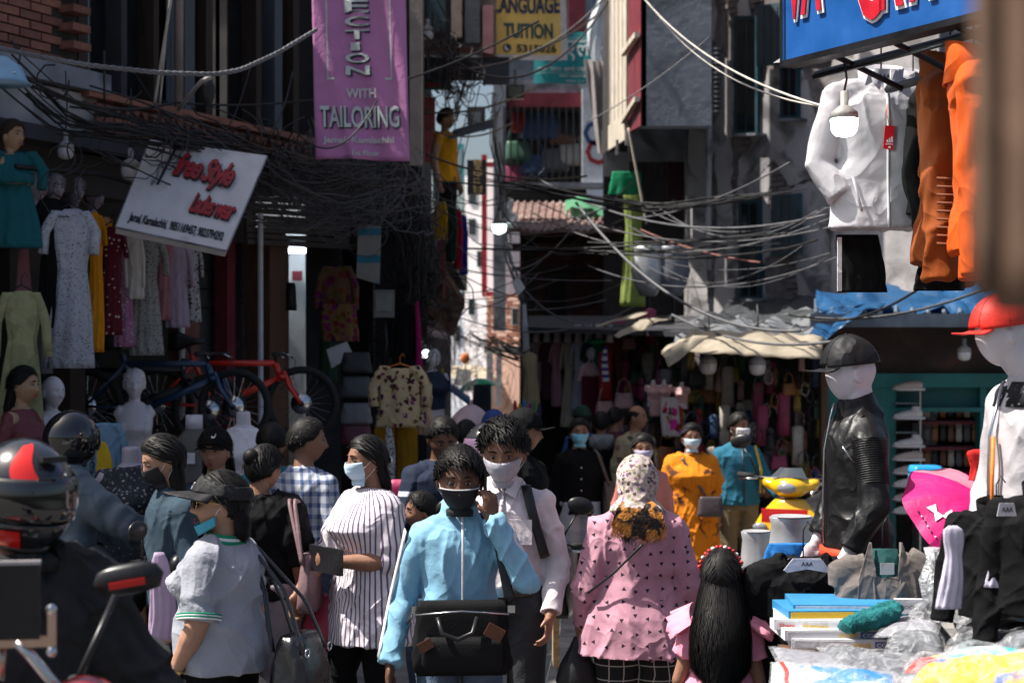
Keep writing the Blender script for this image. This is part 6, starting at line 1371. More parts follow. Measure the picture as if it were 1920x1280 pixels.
# =CENTRE: dress row under the brick house, scarves
CL=[(.42,.30,.32),(.10,.03,.05),(.40,.20,.24),(.44,.38,.30),(.45,.46,.52),(.04,.05,.06),(.03,.12,.08),(.12,.02,.03)]
CN=['pale rose','dark plum','dusty pink','sand','pale grey blue','charcoal','bottle green','dark red']
for i in range(8):
 px=1006+i*19.5;Yg=18.7-i*.12
 hang('%s outfit on a form in the row under the brick house'%CN[i],px,640,(735,750,762,800,770,745,760,812)[i],24,Yg,cloth('crow_%d'%i,CL[i]),'dress',-15,'outfits in the row under the brick house',sleeve=.3,hanger=False)
 q=P(px,626,Yg);solo('neck_form',G().tube([q+Vector((0,0,-.09)),q+Vector((0,0,-.02)),q+Vector((0,0,.06)),q+Vector((0,0,.10))],[.05,.035,.035,.04],10),MANN,'white neck of the display form above the %s outfit'%CN[i],'display form','display forms under the brick house',smooth=True)
hang('long beige sweater and skirt set hanging at the corner post',994,660,772,34,18,cloth('d_sand',(.38,.30,.18)),'dress',0,None,'dress')
r,T=bust('mannequin in pale pink top and white cap at the right end of the outfit row',1108,650,18.0,MANN,20,True,cloth('d_palepink',(.60,.36,.36)),.5,.95,K=.62,face=False)
hang('maroon skirt on the mannequin in the pale pink top',1104,705,790,30,17.9,cloth('d_maroon2',(.10,.01,.025)),'cloth',0,None,'skirt',hanger=False,cat='skirt')
solo('green_bowl_hat',G().ell(P(1117,640,17.9),(.10,.10,.03),16,8),mat('hat_green',(.01,.25,.12)),'flat green hat on the mannequin in the pale pink top','hat',smooth=True)
rs=random.Random(21)
SC=[((.50,.03,.03),'red'),((.6,.38,.02),'amber'),((.02,.25,.50),'bright blue'),((.32,.03,.20),'magenta'),((.08,.25,.08),'leaf green'),((.06,.05,.12),'indigo')]
for i,(c_,nm)in enumerate(SC):
 hang('%s scarf in the bright bunch left of the outfit row'%nm,968+i*8.5,750+5*(i%2),800+rs.randint(0,40),11,16.5+.1*i,cloth('scarf_%d'%i,c_),'scarf',0,'bright scarves at the centre stall','scarf',hanger=False,cat='scarf')
hang('striped blue and white tie hanging at the accessory stall',1136,650,715,12,17.5,cloth('d_stripe_tie',(.5,.5,.55),pat='hstripe',col2=(.04,.05,.2),ps=14,th=.5),'scarf',0,None,'tie',hanger=False,cat='tie')
# =ACCESSORY STALLS: bags, purses, slippers, necklaces
GS='goods hung on the dark accessory stalls'
PALN=[((.30,.02,.025),'red'),((.02,.02,.022),'black'),((.26,.10,.035),'tan'),((.42,.25,.25),'pink'),((.40,.36,.32),'cream'),((.03,.06,.14),'navy'),((.14,.06,.035),'brown'),((.10,.10,.11),'grey'),((.28,.04,.10),'crimson'),((.04,.11,.07),'green'),((.36,.25,.05),'mustard')]
BM=[mat('goods_%d'%i,c,.5,var=.25)for i,(c,n)in enumerate(PALN)]
def place_mesh(name,me,loc,m,label,cat,group,s=1,rz=0):
 o=bpy.data.objects.new(name,me);COL.objects.link(o);o.location=loc;o.scale=(s,s,s);o.rotation_euler=(0,0,rz)
 if m:o.material_slots[0].link='OBJECT';o.material_slots[0].material=m
 return tag(o,label,cat,group)
g=soft_bag(G(),(0,0,0),(.22,.10,.17),20);g.tube([(-.08,0,.07),(-.05,0,.20),(0,0,.24),(.05,0,.20),(.08,0,.07)],.007,5);ME_BAG=me_from(g,'handbag',BM[0],True)
g=G();g.loft([(0,0,0,.035,.010),(0,0,.06,.045,.014),(0,0,.14,.036,.012),(0,0,.23,.045,.014),(0,0,.26,.02,.01)],14);g.tube([(-.04,0,.17),(0,-.05,.19),(.04,0,.17)],.010,5);ME_SLIP=me_from(g,'slipper',BM[0],True)
g=G();g.tube([(.05*math.sin(a)*(1+.3*math.cos(a)),0,.09*-math.cos(a))for a in np.linspace(0,6.283,20)],.006,5)
for a in np.linspace(1,5.2,7):g.ell((.05*math.sin(a+3.14)*1.0,0,.09*math.cos(a)),(.014,.01,.014),6,5)
ME_NECK=me_from(g,'necklace',BM[0],True)
g=G().loft([(0,0,0,.07,.02),(0,0,.20,.06,.02),(0,0,.42,.07,.02),(0,0,.44,.02,.01)],16,fn=lambda p,i,t:1+.1*math.sin(p*5));ME_SHAWL=me_from(g,'shawl',BM[0],True)
LO='first,second,third,fourth,fifth,sixth,seventh,eighth,ninth,last'.split(',')
LO2=LO[:9]+['tenth','eleventh','twelfth','thirteenth']
rs=random.Random(31);KINDS=[('handbag',ME_BAG,'bag'),('slipper',ME_SLIP,'footwear'),('necklace',ME_NECK,'necklace'),('shawl',ME_SHAWL,'shawl')]
def stall_goods(x0,x1,y0,y1,Y,n,wts,s0,s1,where,seed):
 rs=random.Random(seed);cols=int(math.sqrt(n*(x1-x0)/(y1-y0)));rows=max(1,n//cols)
 for r_ in range(rows):
  for c_ in range(cols):
   k=rs.choices(range(4),wts)[0];nm,me,cat=KINDS[k];j=rs.randrange(len(PALN))
   px=x0+(x1-x0)*(c_+.5+rs.uniform(-.35,.35))/cols;py=y0+(y1-y0)*(r_+.5+rs.uniform(-.35,.35))/rows
   place_mesh(nm,me,P(px,py,Y+rs.uniform(-.25,.2)),BM[j],'%s %s, %s in %s row %s of the %s'%(PALN[j][1],nm,LO2[c_],seed%2 and 'upper' or 'lower',LO2[r_],where),cat,'%ss on the %s'%(nm,where),rs.uniform(s0,s1),rs.uniform(-.5,.5))
stall_goods(1120,1235,640,760,18.3,34,(3,2,2,3),.7,1.1,'stall left of the sandal wall',1)
stall_goods(1130,1232,740,860,17.8,26,(4,3,1,1),.8,1.2,'stall left of the sandal wall',2)
stall_goods(1240,1400,690,800,17.4,44,(3,2,3,2),.7,1.0,'middle accessory stall',3)
stall_goods(1240,1420,790,930,17.0,46,(2,4,2,2),.8,1.1,'middle accessory stall',4)
stall_goods(1410,1545,690,820,16.6,48,(1,3,6,1),.6,.9,'necklace stall beside the teal pier',5)
stall_goods(1410,1545,810,940,16.4,36,(1,5,3,1),.7,1.0,'necklace stall beside the teal pier',6)
for px,py,c_ in((1225,712,'first'),(1245,712,'second'),(1278,716,'third, pear shaped')):
 r,T=bust('%s small headless pink display torso over the accessory stall'%c_,px,py,17.0,MANN,0,False,cloth('d_palepink',(0,0,0)),.2,1.05,K=.42,stand=False,name='mannequin')
solo('pink_panel_bag',soft_bag(G(),(X(1234,16.9),16.9,Zt(765,16.9)),(.19,.06,.16),20),BM[3],'flat pink bag under the small display torsos','bag',smooth=True)
hang('crimson and white floral dress hanging right of the balding man',1258,745,818,34,16.8,cloth('d_crimfloral',(.45,.40,.42),pat='floral',col2=(.45,.02,.06),ps=9,th=.45),'cloth',0,None,'dress',hanger=False,cat='dress')
for i,(px,py,j,s)in enumerate(((985,225,0,1.5),(1012,232,5,1.9),(1040,300,7,1.4),(1055,250,6,1.3),(970,285,9,1.3),(1070,290,4,1.3),(1000,310,5,1.3),(1072,235,1,1.4),(960,330,8,1.2))):
 place_mesh('backpack',ME_BAG,P(px,py,26.7),BM[j],'%s backpack in the wide upper window, %s'%(PALN[j][1],('upper left','upper middle, largest','centre','upper right','middle left','right end','lower middle','far upper right','lowest left')[i]),'backpack','backpacks in the upper shop window',s*1.5)
def shoe_mesh(name,m,high=False):
 g=G();g.tube([(-.13,0,.055 if high else .045),(-.08,0,.05),(.0,0,.042),(.08,0,.03),(.135,0,.022)],[.035,.042,.040,.034,.018],12,flat=1.0)
 if high:g.tube([(-.07,0,.05),(-.075,0,.12)],[.045,.04],12)
 a=remesh(g,.008,m,2);return a
SH1=shoe_mesh('sneaker',mat('shoe_white',(.62,.58,.58),.5),True);SH2=shoe_mesh('sneaker',mat('shoe_pinkish',(.50,.40,.36),.5));sole=me_from(G().tube([(-.15,0,.008),(-.05,0,.008),(.06,0,.008),(.15,0,.012)],[.045,.042,.045,.02],10,flat=.3,up=(0,0,1)),'sole',WHT,True)
for i,(py,me,nm)in enumerate(((731,SH2,'beige low sneaker'),(785,SH1,'white high top sneaker'),(838,SH1,'white high top sneaker'),(863,SH2,'beige low sneaker'),(888,SH2,'beige low sneaker'),(912,SH1,'white high top sneaker'),(938,SH2,'beige low sneaker'),(962,SH1,'white high top sneaker'))):
 r=thing('sneaker','%s on the narrow rack, shelf %s from the top'%(nm,('first','second','third','fourth','fifth','sixth','seventh','eighth')[i]),'shoe',P(1703,py,Yt-.35),R(180),'sneakers on the narrow rack')
 part(r,'upper',me.copy(),None);part(r,'sole',sole,None)
for r_ in range(5):
 for c_ in range(7):
  j=(r_*3+c_*5)%len(BM);place_mesh('slipper',ME_SLIP,P(1738+c_*15,782+r_*46,Yt+.2),BM[(4,7,2,1,6)[(r_+c_)%5]],'%s slipper, %s in the %s row of the maroon shelves'%(PALN[(4,7,2,1,6)[(r_+c_)%5]][1],LO[c_],LO[r_]),'footwear','slippers on the maroon shelves',.75)
def bulb(label,px,py,Y,s=1.0,lit=0,wire=.4,k=''):
 r=thing('light_bulb',label,'light bulb',P(px,py,Y)-Vector((0,0,.0)),0,None)
 gl=mat('bulb_lit'+k,(.85,1.0,.97),emit=lit)if lit else mat('bulb_off',(.60,.58,.60),.3,bump=0)
 part(r,'globe',G().loft([(0,0,-.075*s,.012*s,.012*s),(0,0,-.068*s,.045*s,.045*s),(0,0,-.045*s,.062*s,.062*s),(0,0,0,.068*s,.068*s),(0,0,.012*s,.067*s,.067*s)],24),gl,True)
 part(r,'housing',G().loft([(0,0,.0125*s,.070*s,.070*s),(0,0,.045*s,.066*s,.066*s),(0,0,.075*s,.030*s,.030*s),(0,0,.08*s,.020*s,.020*s),(0,0,.15*s,.020*s,.020*s)],20),mat('bulb_housing',(.30,.29,.27),.5),True)
 part(r,'flex',G().tube([(0,0,.15*s),(.01,0,.15*s+wire*.4),(0,0,.15*s+wire)],.006*s,6),BLK,True);return r
bulb('unlit white bulb hanging left of the tilted white sign',245,318,11.4,.95);bulb('unlit bulb with wide cap above the mannequin heads',123,282,11.2,.8)
bulb('unlit bulb over the middle accessory stall',1328,684,16.2,1.2);bulb('unlit bulb over the necklace stall',1420,686,15.9,1.15);bulb('small unlit bulb under the fascia of the teal shop',1808,662,15.5,.9,wire=.2)
bulb('large lit white LED bulb glowing before the white jacket',1583,228,6.75,.80,22,.12);bulb('lit bulb beside the silver bust above the lane',936,424,18.6,1.1,9,k='b')
bulb('green tinted lit bulb under the lane balcony',792,658,15.0,.8,5,k='c');bulb('small unlit bulb hanging below the rusty eave top centre',802,62,17,.9)
def umbrella(label,px,py,Y,r,m,h=.25,tip=True,tilt=(0,0),rib=8,pole=.8,name='umbrella',dy=0,panels=None,down=None):
 c=P(px,py,Y);root=thing(name,label,'umbrella',c);M_=Matrix.Rotation(R(tilt[0]),4,'X')@Matrix.Rotation(R(tilt[1]),4,'Y')
 mats=panels or[m]
 def pt(a,t):
  k=abs(math.cos((a*rib/2)%math.pi))if 0 else 0
  s_=.5+.5*math.cos(a*rib);rr=r*t*(1-.07*(1-s_)*t);return M_@Vector((rr*math.cos(a),rr*math.sin(a),h*(1-t**1.9)-.0-.02*(1-s_)*t*r))
 for q,mm in enumerate(mats):
  g=G()
  for k in range(rib):
   if k%len(mats)!=q:continue
   a0=2*math.pi*k/rib;g.grid([pt(a0+2*math.pi/rib*i/6,t)for t in(.03,.2,.4,.6,.8,1)for i in range(7)],7,6)
  part(root,'canopy',g,mm,True)
 for k in range(rib):a=2*math.pi*k/rib;part(root,'rib',G().tube([pt(a,t)-M_@Vector((0,0,.008))for t in(.03,.3,.6,1)],.004,5),DKM,True)
 part(root,'tip',G().tube([M_@Vector((0,0,h)),M_@Vector((0,0,h+.09*r/.5))],[.014,.008],8),m if tip is True else tip,True);part(root,'shaft',G().cyl(M_@Vector((0,0,-pole)),M_@Vector((0,0,h)),.007),DKM,True)
 return root
umbrella('sunlit pink and white umbrella open above the crowd in the lane',883,800,12.8,.19,thin('umb_pinkwhite',(.80,.62,.66),.5,.5),.17)
umbrella('small open umbrella with green and white panels far down the lane',898,728,24,.34,thin('umb_green',(.02,.42,.22),.5,.5),.14,tilt=(0,-12),panels=[thin('umb_green',(0,0,0)),thin('umb_white',(.7,.75,.7),.5)])
umbrella('cream market parasol farthest down the lane',876,706,30,.62,thin('umb_cream',(.80,.70,.55),.5,.5),.22)
solo('blue_awning',G().slab([P(836,728,22),P(882,762,20),P(882,748,23),P(836,716,24)],(0,0,.03)),thin('awn_blue',(.05,.22,.55),.4),'bright blue awning sheet in the lane behind the pink umbrella','awning')
solo('white_awning',fq([(850,722),(882,724),(884,694),(858,690)],26,.1),mat('awn_white',(.7,.68,.62),.7),'overexposed white stall cloth far down the lane','awning')
hang('row of dark coats at the end of the lane',905,720,790,34,22,cloth('d_lane_coats',(.06,.08,.10)),'cloth',0,None,'coat',hanger=False,cat='coat')
solo('orange_lantern',G().ell(P(872,672,25),(.07,.07,.08),12,8),mat('lantern_orange',(.8,.2,.03),.6),'small orange lantern among the wires over the lane','lantern',smooth=True)
# =RIGHT STALL: blue sign, jackets, mannequins, table of goods
FS=Plane((1.12,7.0),(1.59,6.08));FS.n=Vector((FS.t.y,-FS.t.x,0))
if FS.n.y>0:FS.n=-FS.n
bs=thing('blue_sign','big blue shop sign with red white edged letters, cut by the top edge','sign',FS.at(0,3.24))
zb=3.235;BLUE=mat('sign_blue',(.012,.085,.30),.35,var=.12,bump=.08);
part(bs,'board',pr(FS,0,1.6,zb,4.3,0,.05),BLUE,world=True);part(bs,'frame',pr(FS,-.015,1.6,zb-.025,zb,.012,.08),DKM,world=True);part(bs,'frame',pr(FS,-.02,0,zb-.025,4.3,.012,.08),STEEL,world=True)
RL=mat('letter_red',(.50,.01,.025),.4);WL=mat('letter_white',(.70,.70,.74),.5)
def sgn(name,s,ua,ub,za,zb_,lift,m,bold):return text_on(bs,name,s,FS.at(0,0,0),FS.t,Vector((0,0,1)),ua,ub,za,zb_,m,lift=lift,th=.006,bold=bold)
for s,xa,xb,yb in(('V',1478,1512,42),('A',1508,1545,30),('G',1612,1660,46),('R',1655,1700,22),('A',1712,1755,6)):
 ua,za=FS.uz(xa,yb);ub=FS.uz(xb,yb)[0];sgn('letter_edge',s,ua-.012,ub+.012,za-.012,za+.42,.004,WL,.06);sgn('letter',s,ua,ub,za,za+.40,.012,RL,.02)
part(bs,'rail',G().tube([FS.at(-.0,zb-.05,-.15),FS.at(1.6,zb-.02,-.15)],.018,6).tube([FS.at(.1,zb-.10,-.45),FS.at(1.6,zb-.06,-.30)],.018,6),DKM,True,world=True)
for u in(.25,.6,.95):part(bs,'bracket',G().cyl(FS.at(u,zb,-.02),FS.at(u,zb-.12,-.4),.012),DKM,world=True)
solo('torn_flap',G().slab([P(1450,118,7.1),P(1474,102,7.05),P(1476,116,7.05)],(0,.01,0)),WHT,'small white torn flap at the lower left corner of the blue sign','flap')
def coat(label,px,py,Y,m,K=1,rz=0,g_=1.0,hem=.84,arms=None,slr=(.070,.050),fold=.010,seed=1,open_=False,collar=True,neck=.0,sleeve=1.0,cat='jacket',vox=.007,hang_='black',flat=.72,group=None):
 """top garment on a hanger; px,py = collar"""
 p=P(px,py,Y);r=thing('jacket',label,cat,(p.x,Y,p.z-1.44*K),R(rz),group);r.scale=(K,K*flat,K)
 t=G();t.loft(torso_secs(g_,hem,.04,1.43,0,.006),40)
 AR,AL=arms or(ARMR,ARML)
 for ar,sd in((AR,-1),(AL,1)):
  seg=[Vector(q)for q in ar];q=[interp(seg,sleeve*i/8)for i in range(9)];t.tube([Vector((sd*.06,0,1.385))]+q,[slr[0]]+[slr[0]+(slr[1]-slr[0])*i/8 for i in range(9)],16);t.ell(seg[0],(slr[0],)*3,12,8)
 body=part(r,'shell',remesh(t,vox,m,2,folds(fold,(13,13,5),seed)),None)
 if collar:
  cl=G()
  for i,(rr,z)in enumerate(((.088,1.415),(.080,1.45),(.082,1.485))):pass
  cl.grid([(rr*math.sin(a),.01-rr*math.cos(a),z-.02*math.cos(a)*(1 if z>1.43 else 0))for rr,z in((.098,1.39),(.085,1.44),(.090,1.49))for a in np.linspace(.25,6.03,26)],26,3)
  c_=part(r,'collar',cl,m,True);c_.modifiers.new('t','SOLIDIFY').thickness=.006
 h=G();h.tube([(-.12,0,1.39),(-.05,0,1.44),(.05,0,1.44),(.12,0,1.39)],.008,8,flat=.5,up=(0,1,0));h.tube([(0,0,1.44),(0,0,1.56),(.02,0,1.60),(.04,0,1.57)],.0035,6);part(r,'hanger',h,BLK,True)
 return r
WJ=cloth('jacket_white',(.46,.44,.47),rough=.5,bs=14,bump=.5,spec=.4)
ARw=((-.165,0,1.365),(-.245,.0,1.12),(-.17,-.06,.99));ALw=((.165,0,1.365),(.245,.0,1.12),(.17,-.07,.99))
r=coat('shiny white zip jacket with red tag hung behind the lit bulb',1652,150,7.3,WJ,1.12,4,1.12,.87,(ARw,ALw),(.068,.052),.007,4)
part(r,'zip',G().tube([(0,cy-ry-.004,z)for cx,cy,z,rx,ry in torso_secs(1.12,.87,.04,1.43,0,.010)],.006,6),mat('zip_white',(0,0,0)),True)
hg=part(r,'hanger_plate',G().slab([(-.075,-.05,1.415),(.075,-.05,1.415),(.055,-.05,1.475),(-.055,-.05,1.475)],(0,-.010,0)),mat('hanger_grey',(.40,.39,.44),.4))
W_=Matrix.Translation(Vector(r.location))@Matrix.Rotation(R(4),4,'Z')@Matrix.Diagonal((1.16,1.16*.72,1.16,1))
def text_local(root,par,s,x0,x1,z0,z1,y,m,name='lettering',bold=.01,xs=0):
 v,f=text_geo(s,bold=bold);g=G();g.add([(x0+(x1-x0)*a+xs*b,y-.002*c,z0+(z1-z0)*b)for a,b,c in v],f);return part(par,name,g,m)
INK=mat('ink_black',(.02,.02,.025),.6)
text_local(r,hg,'AAA',-.022,.022,1.438,1.455,-.062,INK)
tg=part(r,'price_tag',G().box((-.005,-.165,1.205),(.036,.004,.088),M=Matrix.Rotation(.08,3,'Y')),mat('tag_red',(.62,.01,.02),.4));part(tg,'tag_string',G().tube([(-.004,-.14,1.33),(-.012,-.168,1.29),(-.004,-.166,1.25)],.0018,5),mat('string_orange',(.6,.15,.05)),True)
for k in range(3):part(tg,'logo_bar',G().slab([(-.014+k*.009,-.168,1.187),(-.007+k*.009,-.168,1.187),(-.010+k*.009,-.168,1.192+.006*(k+1)),(-.015+k*.009,-.168,1.189+.006*(k+1))],(0,-.001,0)),WL)
text_local(r,tg,'adidas',-.018,.010,1.178,1.185,-.168,WL);part(tg,'logo_bar',G().box((-.003,-.1685,1.169),(.008,.001,.008)),WL)
for s_ in(-1,1):part(r,'pocket',G().tube([(s_*.13,-.105,1.06),(s_*.10,-.13,.93)],.005,6),WJ,True)
coat('second white jacket collar showing right behind the shiny white jacket',1712,152,7.6,WJ,1.0,30,1.0,.90,None,seed=7)
coat('black jacket hung between the white and the rust orange jackets',1752,170,7.3,KBLK,1.1,60,1.1,.95,None,seed=8)
OR1=cloth('jacket_rust',(.22,.050,.009),bs=12,bump=.5);OR2=cloth('jacket_orange',(.55,.08,.006),bs=12)
r=coat('rust orange quilted jacket, left of the two orange ones',1782,140,6.9,OR1,1.42,68,.86,.90,(((-.165,0,1.365),(-.20,.0,1.10),(-.20,.0,.85)),((.165,0,1.365),(.20,.0,1.10),(.20,.0,.85))),seed=9,flat=.9)
for k in range(9):part(r,'quilt_seam',G().tube([(-.27,-.02+.02,1.12-k*.022),(-.265,-.075,1.115-k*.022),(-.21,-.09,1.12-k*.022)],.004,5),mat('rust_dark',(.16,.035,.008),.8),True)
coat('bright orange jacket, nearer and narrower than the rust one',1826,125,6.2,OR2,1.30,76,.60,.92,(((-.14,0,1.365),(-.16,.0,1.10),(-.15,.0,.85)),((.14,0,1.365),(.16,.0,1.10),(.15,.0,.85))),seed=10,flat=.8)
hang('blue lining strip hanging between the two orange jackets',1798,250,420,16,6.6,cloth('lining_blue',(.03,.16,.38)),'scarf',0,None,'lining',hanger=False,cat='lining')
hang('pale grey blue garment at the right edge of the jackets',1852,140,498,34,6.0,cloth('d_greyblue',(.30,.36,.45)),'scarf',0,None,'garment',hanger=False,cat='garment')
r=hang('black trousers with white side stripe hanging below the white jacket',1612,440,548,84,7.35,KBLK,'cloth',0,None,'trousers',hanger=False,cat='trousers',deep=.25);part(r,'side_stripe',G().box((-.092,-.025,.12),(.018,.01,.23)),WHT)
hang('black trousers hanging below the rust orange jacket',1765,470,545,88,6.95,KBLK,'cloth',0,None,'trousers',hanger=False,cat='trousers',deep=.25)
g=G().grid([Vector((.248+u*.2+.006*math.sin(u*30),.92+.012*math.sin(u*24),2.32-v*.24-.012*math.sin(u*9)))for v in np.linspace(0,1,8)for u in np.linspace(0,1,24)],24,8)
o=solo('brown_drape',g,cloth('drape_brown',(.13,.080,.055)),'very near brown cloth filling the blurred right edge','cloth',smooth=True);o.modifiers.new('t','SOLIDIFY').thickness=.012
g=G().grid([Vector((.275+u*.16+.006*math.sin(u*20),1.0+.012*math.sin(u*24),2.09-v*.03))for v in np.linspace(0,1,4)for u in np.linspace(0,1,24)],24,4)
LJ=mat('jacket_leather',(.006,.006,.007),.48,var=.2,bump=.4,bs=24,spec=.35,crease=.25)
def stand_mann(label,px,pytop,Y,rz,top,capm,pants,K=1.02,**k):
 zt_=CH-(pytop-CY)*Y/FPX;z0=zt_-1.735*K
 r,T,tp=person(label,X(px,Y),Y,1.70*K,rz,MANN,z0=z0,top=top,pants=pants,feat=0,bits=False,name='mannequin',cat='mannequin',neckw=.058,**k)
 cap(r,T,capm)
 pl=thing('display_block','wooden block under the %s'%label.split(' with')[0],'block',(X(px,Y),Y,0));part(pl,'crate',G().box((0,0,z0/2),(.5,.5,z0)),WOODB)
 for k_ in range(4):part(pl,'slat',G().box((0,-.258,z0*(.14+.24*k_)),(.5,.012,z0*.18)),WOODB)
 return r,T,tp
AL=((.150,0,1.335),(.225,.0,1.08),(.20,-.11,.89));AR_=((-.150,0,1.335),(-.225,.0,1.08),(-.20,-.09,.90))
capb=cloth('cap_black',(.014,.014,.016),rough=.5)
r,T,tp=stand_mann('faceless mannequin in black ribbed biker jacket with black cap and red waistband',1604,622,6.8,-82,LJ,capb,cloth('jean_black',(.02,.021,.025)),1.03,armL=AL,armR=AR_,hem=.90,g_=1.02,slr=(.068,.050),sleeve=.93,fold=.006,vox=.006,yaw=-4,pitch=6,collar='stand',hands=(((0,-.5,-1),(-1,0,0),1),((0,-.5,-1),(1,0,0),-1)))
for k in range(20):
 t=.03+k*.018;seg=[Vector(q)for q in AL];c0=interp(seg,t);d=(interp(seg,t+.01)-c0).normalized();a1=d.orthogonal().normalized();a2=d.cross(a1);rr=.0655-.018*t
 part(tp,'rib',G().tube([c0+(a1*math.cos(a)+a2*math.sin(a))*rr for a in np.linspace(0,6.283,22)],.0030,6),LJ,True)
for k in range(8):part(tp,'shoulder_rib',G().tube([(.03+.010*k,-.075+.003*k,1.40-.004*k),(.035+.011*k,-.01,1.452-.005*k),(.03+.010*k,.055,1.42-.004*k)],.0045,6),LJ,True)
part(tp,'zip',G().tube([(0,-.128,.92),(0,-.13,1.1),(0,-.125,1.28),(0,-.10,1.41),(.0,-.085,1.46)],.005,6),STEEL,True)
for a,b in(((.14,-.10,1.30),(.155,-.06,1.24)),((.165,-.04,1.08),(.168,-.04,1.02)),((.168,-.045,1.00),(.168,-.045,.94))):part(tp,'pocket_zip',G().tube([a,b],.0045,6),STEEL,True)
part(r,'waistband',G().loft([(0,0,.865,.178,.134),(0,0,.905,.176,.132)],30),mat('elastic_red',(.75,.05,.01),.7),True)
WH2=cloth('jacket_white2',(.48,.46,.48),rough=.5,bs=12,bump=.5)
r,T,tp=stand_mann('faceless mannequin in white jacket with black print panels with red cap',1932,534,5.6,-76,WH2,mat('cap_red',(.62,.02,.01),.6),KBLK,1.02,headfwd=.08,headscale=.86,armL=((.158,0,1.365),(.22,.02,1.08),(.20,-.08,.88)),armR=((-.158,0,1.365),(-.22,.0,1.08),(-.19,-.08,.90)),hem=.86,g_=1.0,slr=(.070,.055),sleeve=.96,fold=.010,vox=.0055,yaw=-6,pitch=8,collar='stand',hands=(((0,-.5,-1),(-1,0,0),1),((0,-.5,-1),(1,0,0),-1)))
seg=[Vector(q)for q in((.158,0,1.365),(.22,.02,1.08),(.20,-.08,.88))]
g=G();pts=[]
for i in range(12):
 c0=interp(seg,i/11*.95)
 for j in range(7):
  a=-.9+1.8*j/6;pts.append(c0+Vector((math.cos(a)*(.080-.014*i/11),math.sin(a)*(.080-.014*i/11),.012 if i==0 else 0)))
part(tp,'sleeve_panel',G().grid(pts,7,12),cloth('panel_bandana',(.02,.02,.024),pat='dots',col2=(.55,.55,.58),ps=34,th=.18),True)
part(tp,'yoke_panel',G().loft([(0,.012,1.345,.178,.118),(0,.012,1.395,.158,.102),(0,.012,1.425,.118,.088)],36),cloth('panel_bandana2',(.02,.02,.024),pat='print',col2=(.45,.45,.48),ps=26,th=.3),True)
part(tp,'zip',G().tube([(0,-.150,.88),(0,-.150,1.1),(0,-.145,1.25),(0,-.10,1.42)],.006,6),STEEL,True)
part(tp,'lining',G().tube([(.016,-.145,.88),(.016,-.146,1.1),(.016,-.140,1.25)],.007,6),mat('lining_orange',(.8,.22,.03),.6),True)
hang('red garment behind the white jacketed mannequin',1838,842,900,50,6.4,cloth('d_red',(.55,.02,.02)),'top',0,None,'garment',hanger=False,cat='garment')
coat('black coat with pale lilac lining hanging open at the right',1868,960,5.5,KBLK,.74,-30,1.0,.98,(((-.165,0,1.365),(-.22,.02,1.12),(-.24,.0,.95)),((.165,0,1.365),(.22,.02,1.12),(.24,.0,.95))),seed=13,cat='coat')
hang('pale lilac lining panel of the open coats',1782,985,1140,50,5.4,cloth('lining_lilac',(.50,.47,.58)),'dress',10,None,'lining',hanger=False,cat='lining')
hang('pale lilac lining panel nearest the right edge with AAA hanger',1868,950,1100,44,5.35,cloth('lining_lilac',(0,0,0)),'dress',0,None,'lining',hanger=False,cat='lining')
hp=thing('hanger_plate','pale hanger plate lettered AAA at the right edge','hanger',P(1888,955,5.25));part(hp,'plate',G().slab([(-.03,0,-.02),(.03,0,-.02),(.022,0,.02),(-.022,0,.02)],(0,.006,0)),mat('hanger_grey',(0,0,0)));text_local(hp,hp,'AAA',-.016,.018,-.008,.008,-.002,INK)
coat('black padded coat with small white lettering at the far right edge',1960,930,5.3,KBLK,.80,-20,1.1,.98,None,seed=15,cat='coat')
UP=thin('umb_magenta',(.72,.02,.22),.35,.45)
um=umbrella('bright pink child umbrella with white and black dotted bow pattern',1808,972,6.6,.27,UP,.13,tip=mat('tip_magenta',(.5,.01,.2),.4),tilt=(42,20),pole=.4,panels=[UP,UP,thin('umb_rose',(.80,.30,.42),.4,.45),UP])
M_=Matrix.Rotation(R(42),4,'X')@Matrix.Rotation(R(20),4,'Y')
DOTS=mat('bow_dotted',(.75,.73,.75),.6,pat='dots',col2=(.02,.06,.04),ps=34,th=.28)
for k,(a0,t0,s_)in enumerate(((-1.15,.60,1),(-.70,.66,.8),(-2.4,.62,.8),(-2.75,.74,.6))):
 pts=[]
 for j in range(7):
  for i in range(9):
   da=(i/8-.5)*.55*s_;dt=(j/6-.5)*.20*s_*(.35+1.3*abs(i/8-.5));a=a0+da;t=t0+dt;rr=.27*t*(1-.07*(.5-.5*math.cos(a*8))*t)
   pts.append(M_@Vector((rr*math.cos(a),rr*math.sin(a),.13*(1-t**1.9)+.004)))
 part(um,'printed_bow',G().grid(pts,9,7),DOTS,True)
for k in range(26):
 a=-2.9+k*.105;t=.90;rr=.27*t*(1-.07*(.5-.5*math.cos(a*8))*t);part(um,'printed_dot',G().ell(M_@Vector((rr*math.cos(a),rr*math.sin(a),.13*(1-t**1.9)+.002)),(.005,.005,.002),8,4,M_.to_3x3()),WHT if k%2 else mat('ink_black',(0,0,0)),True)
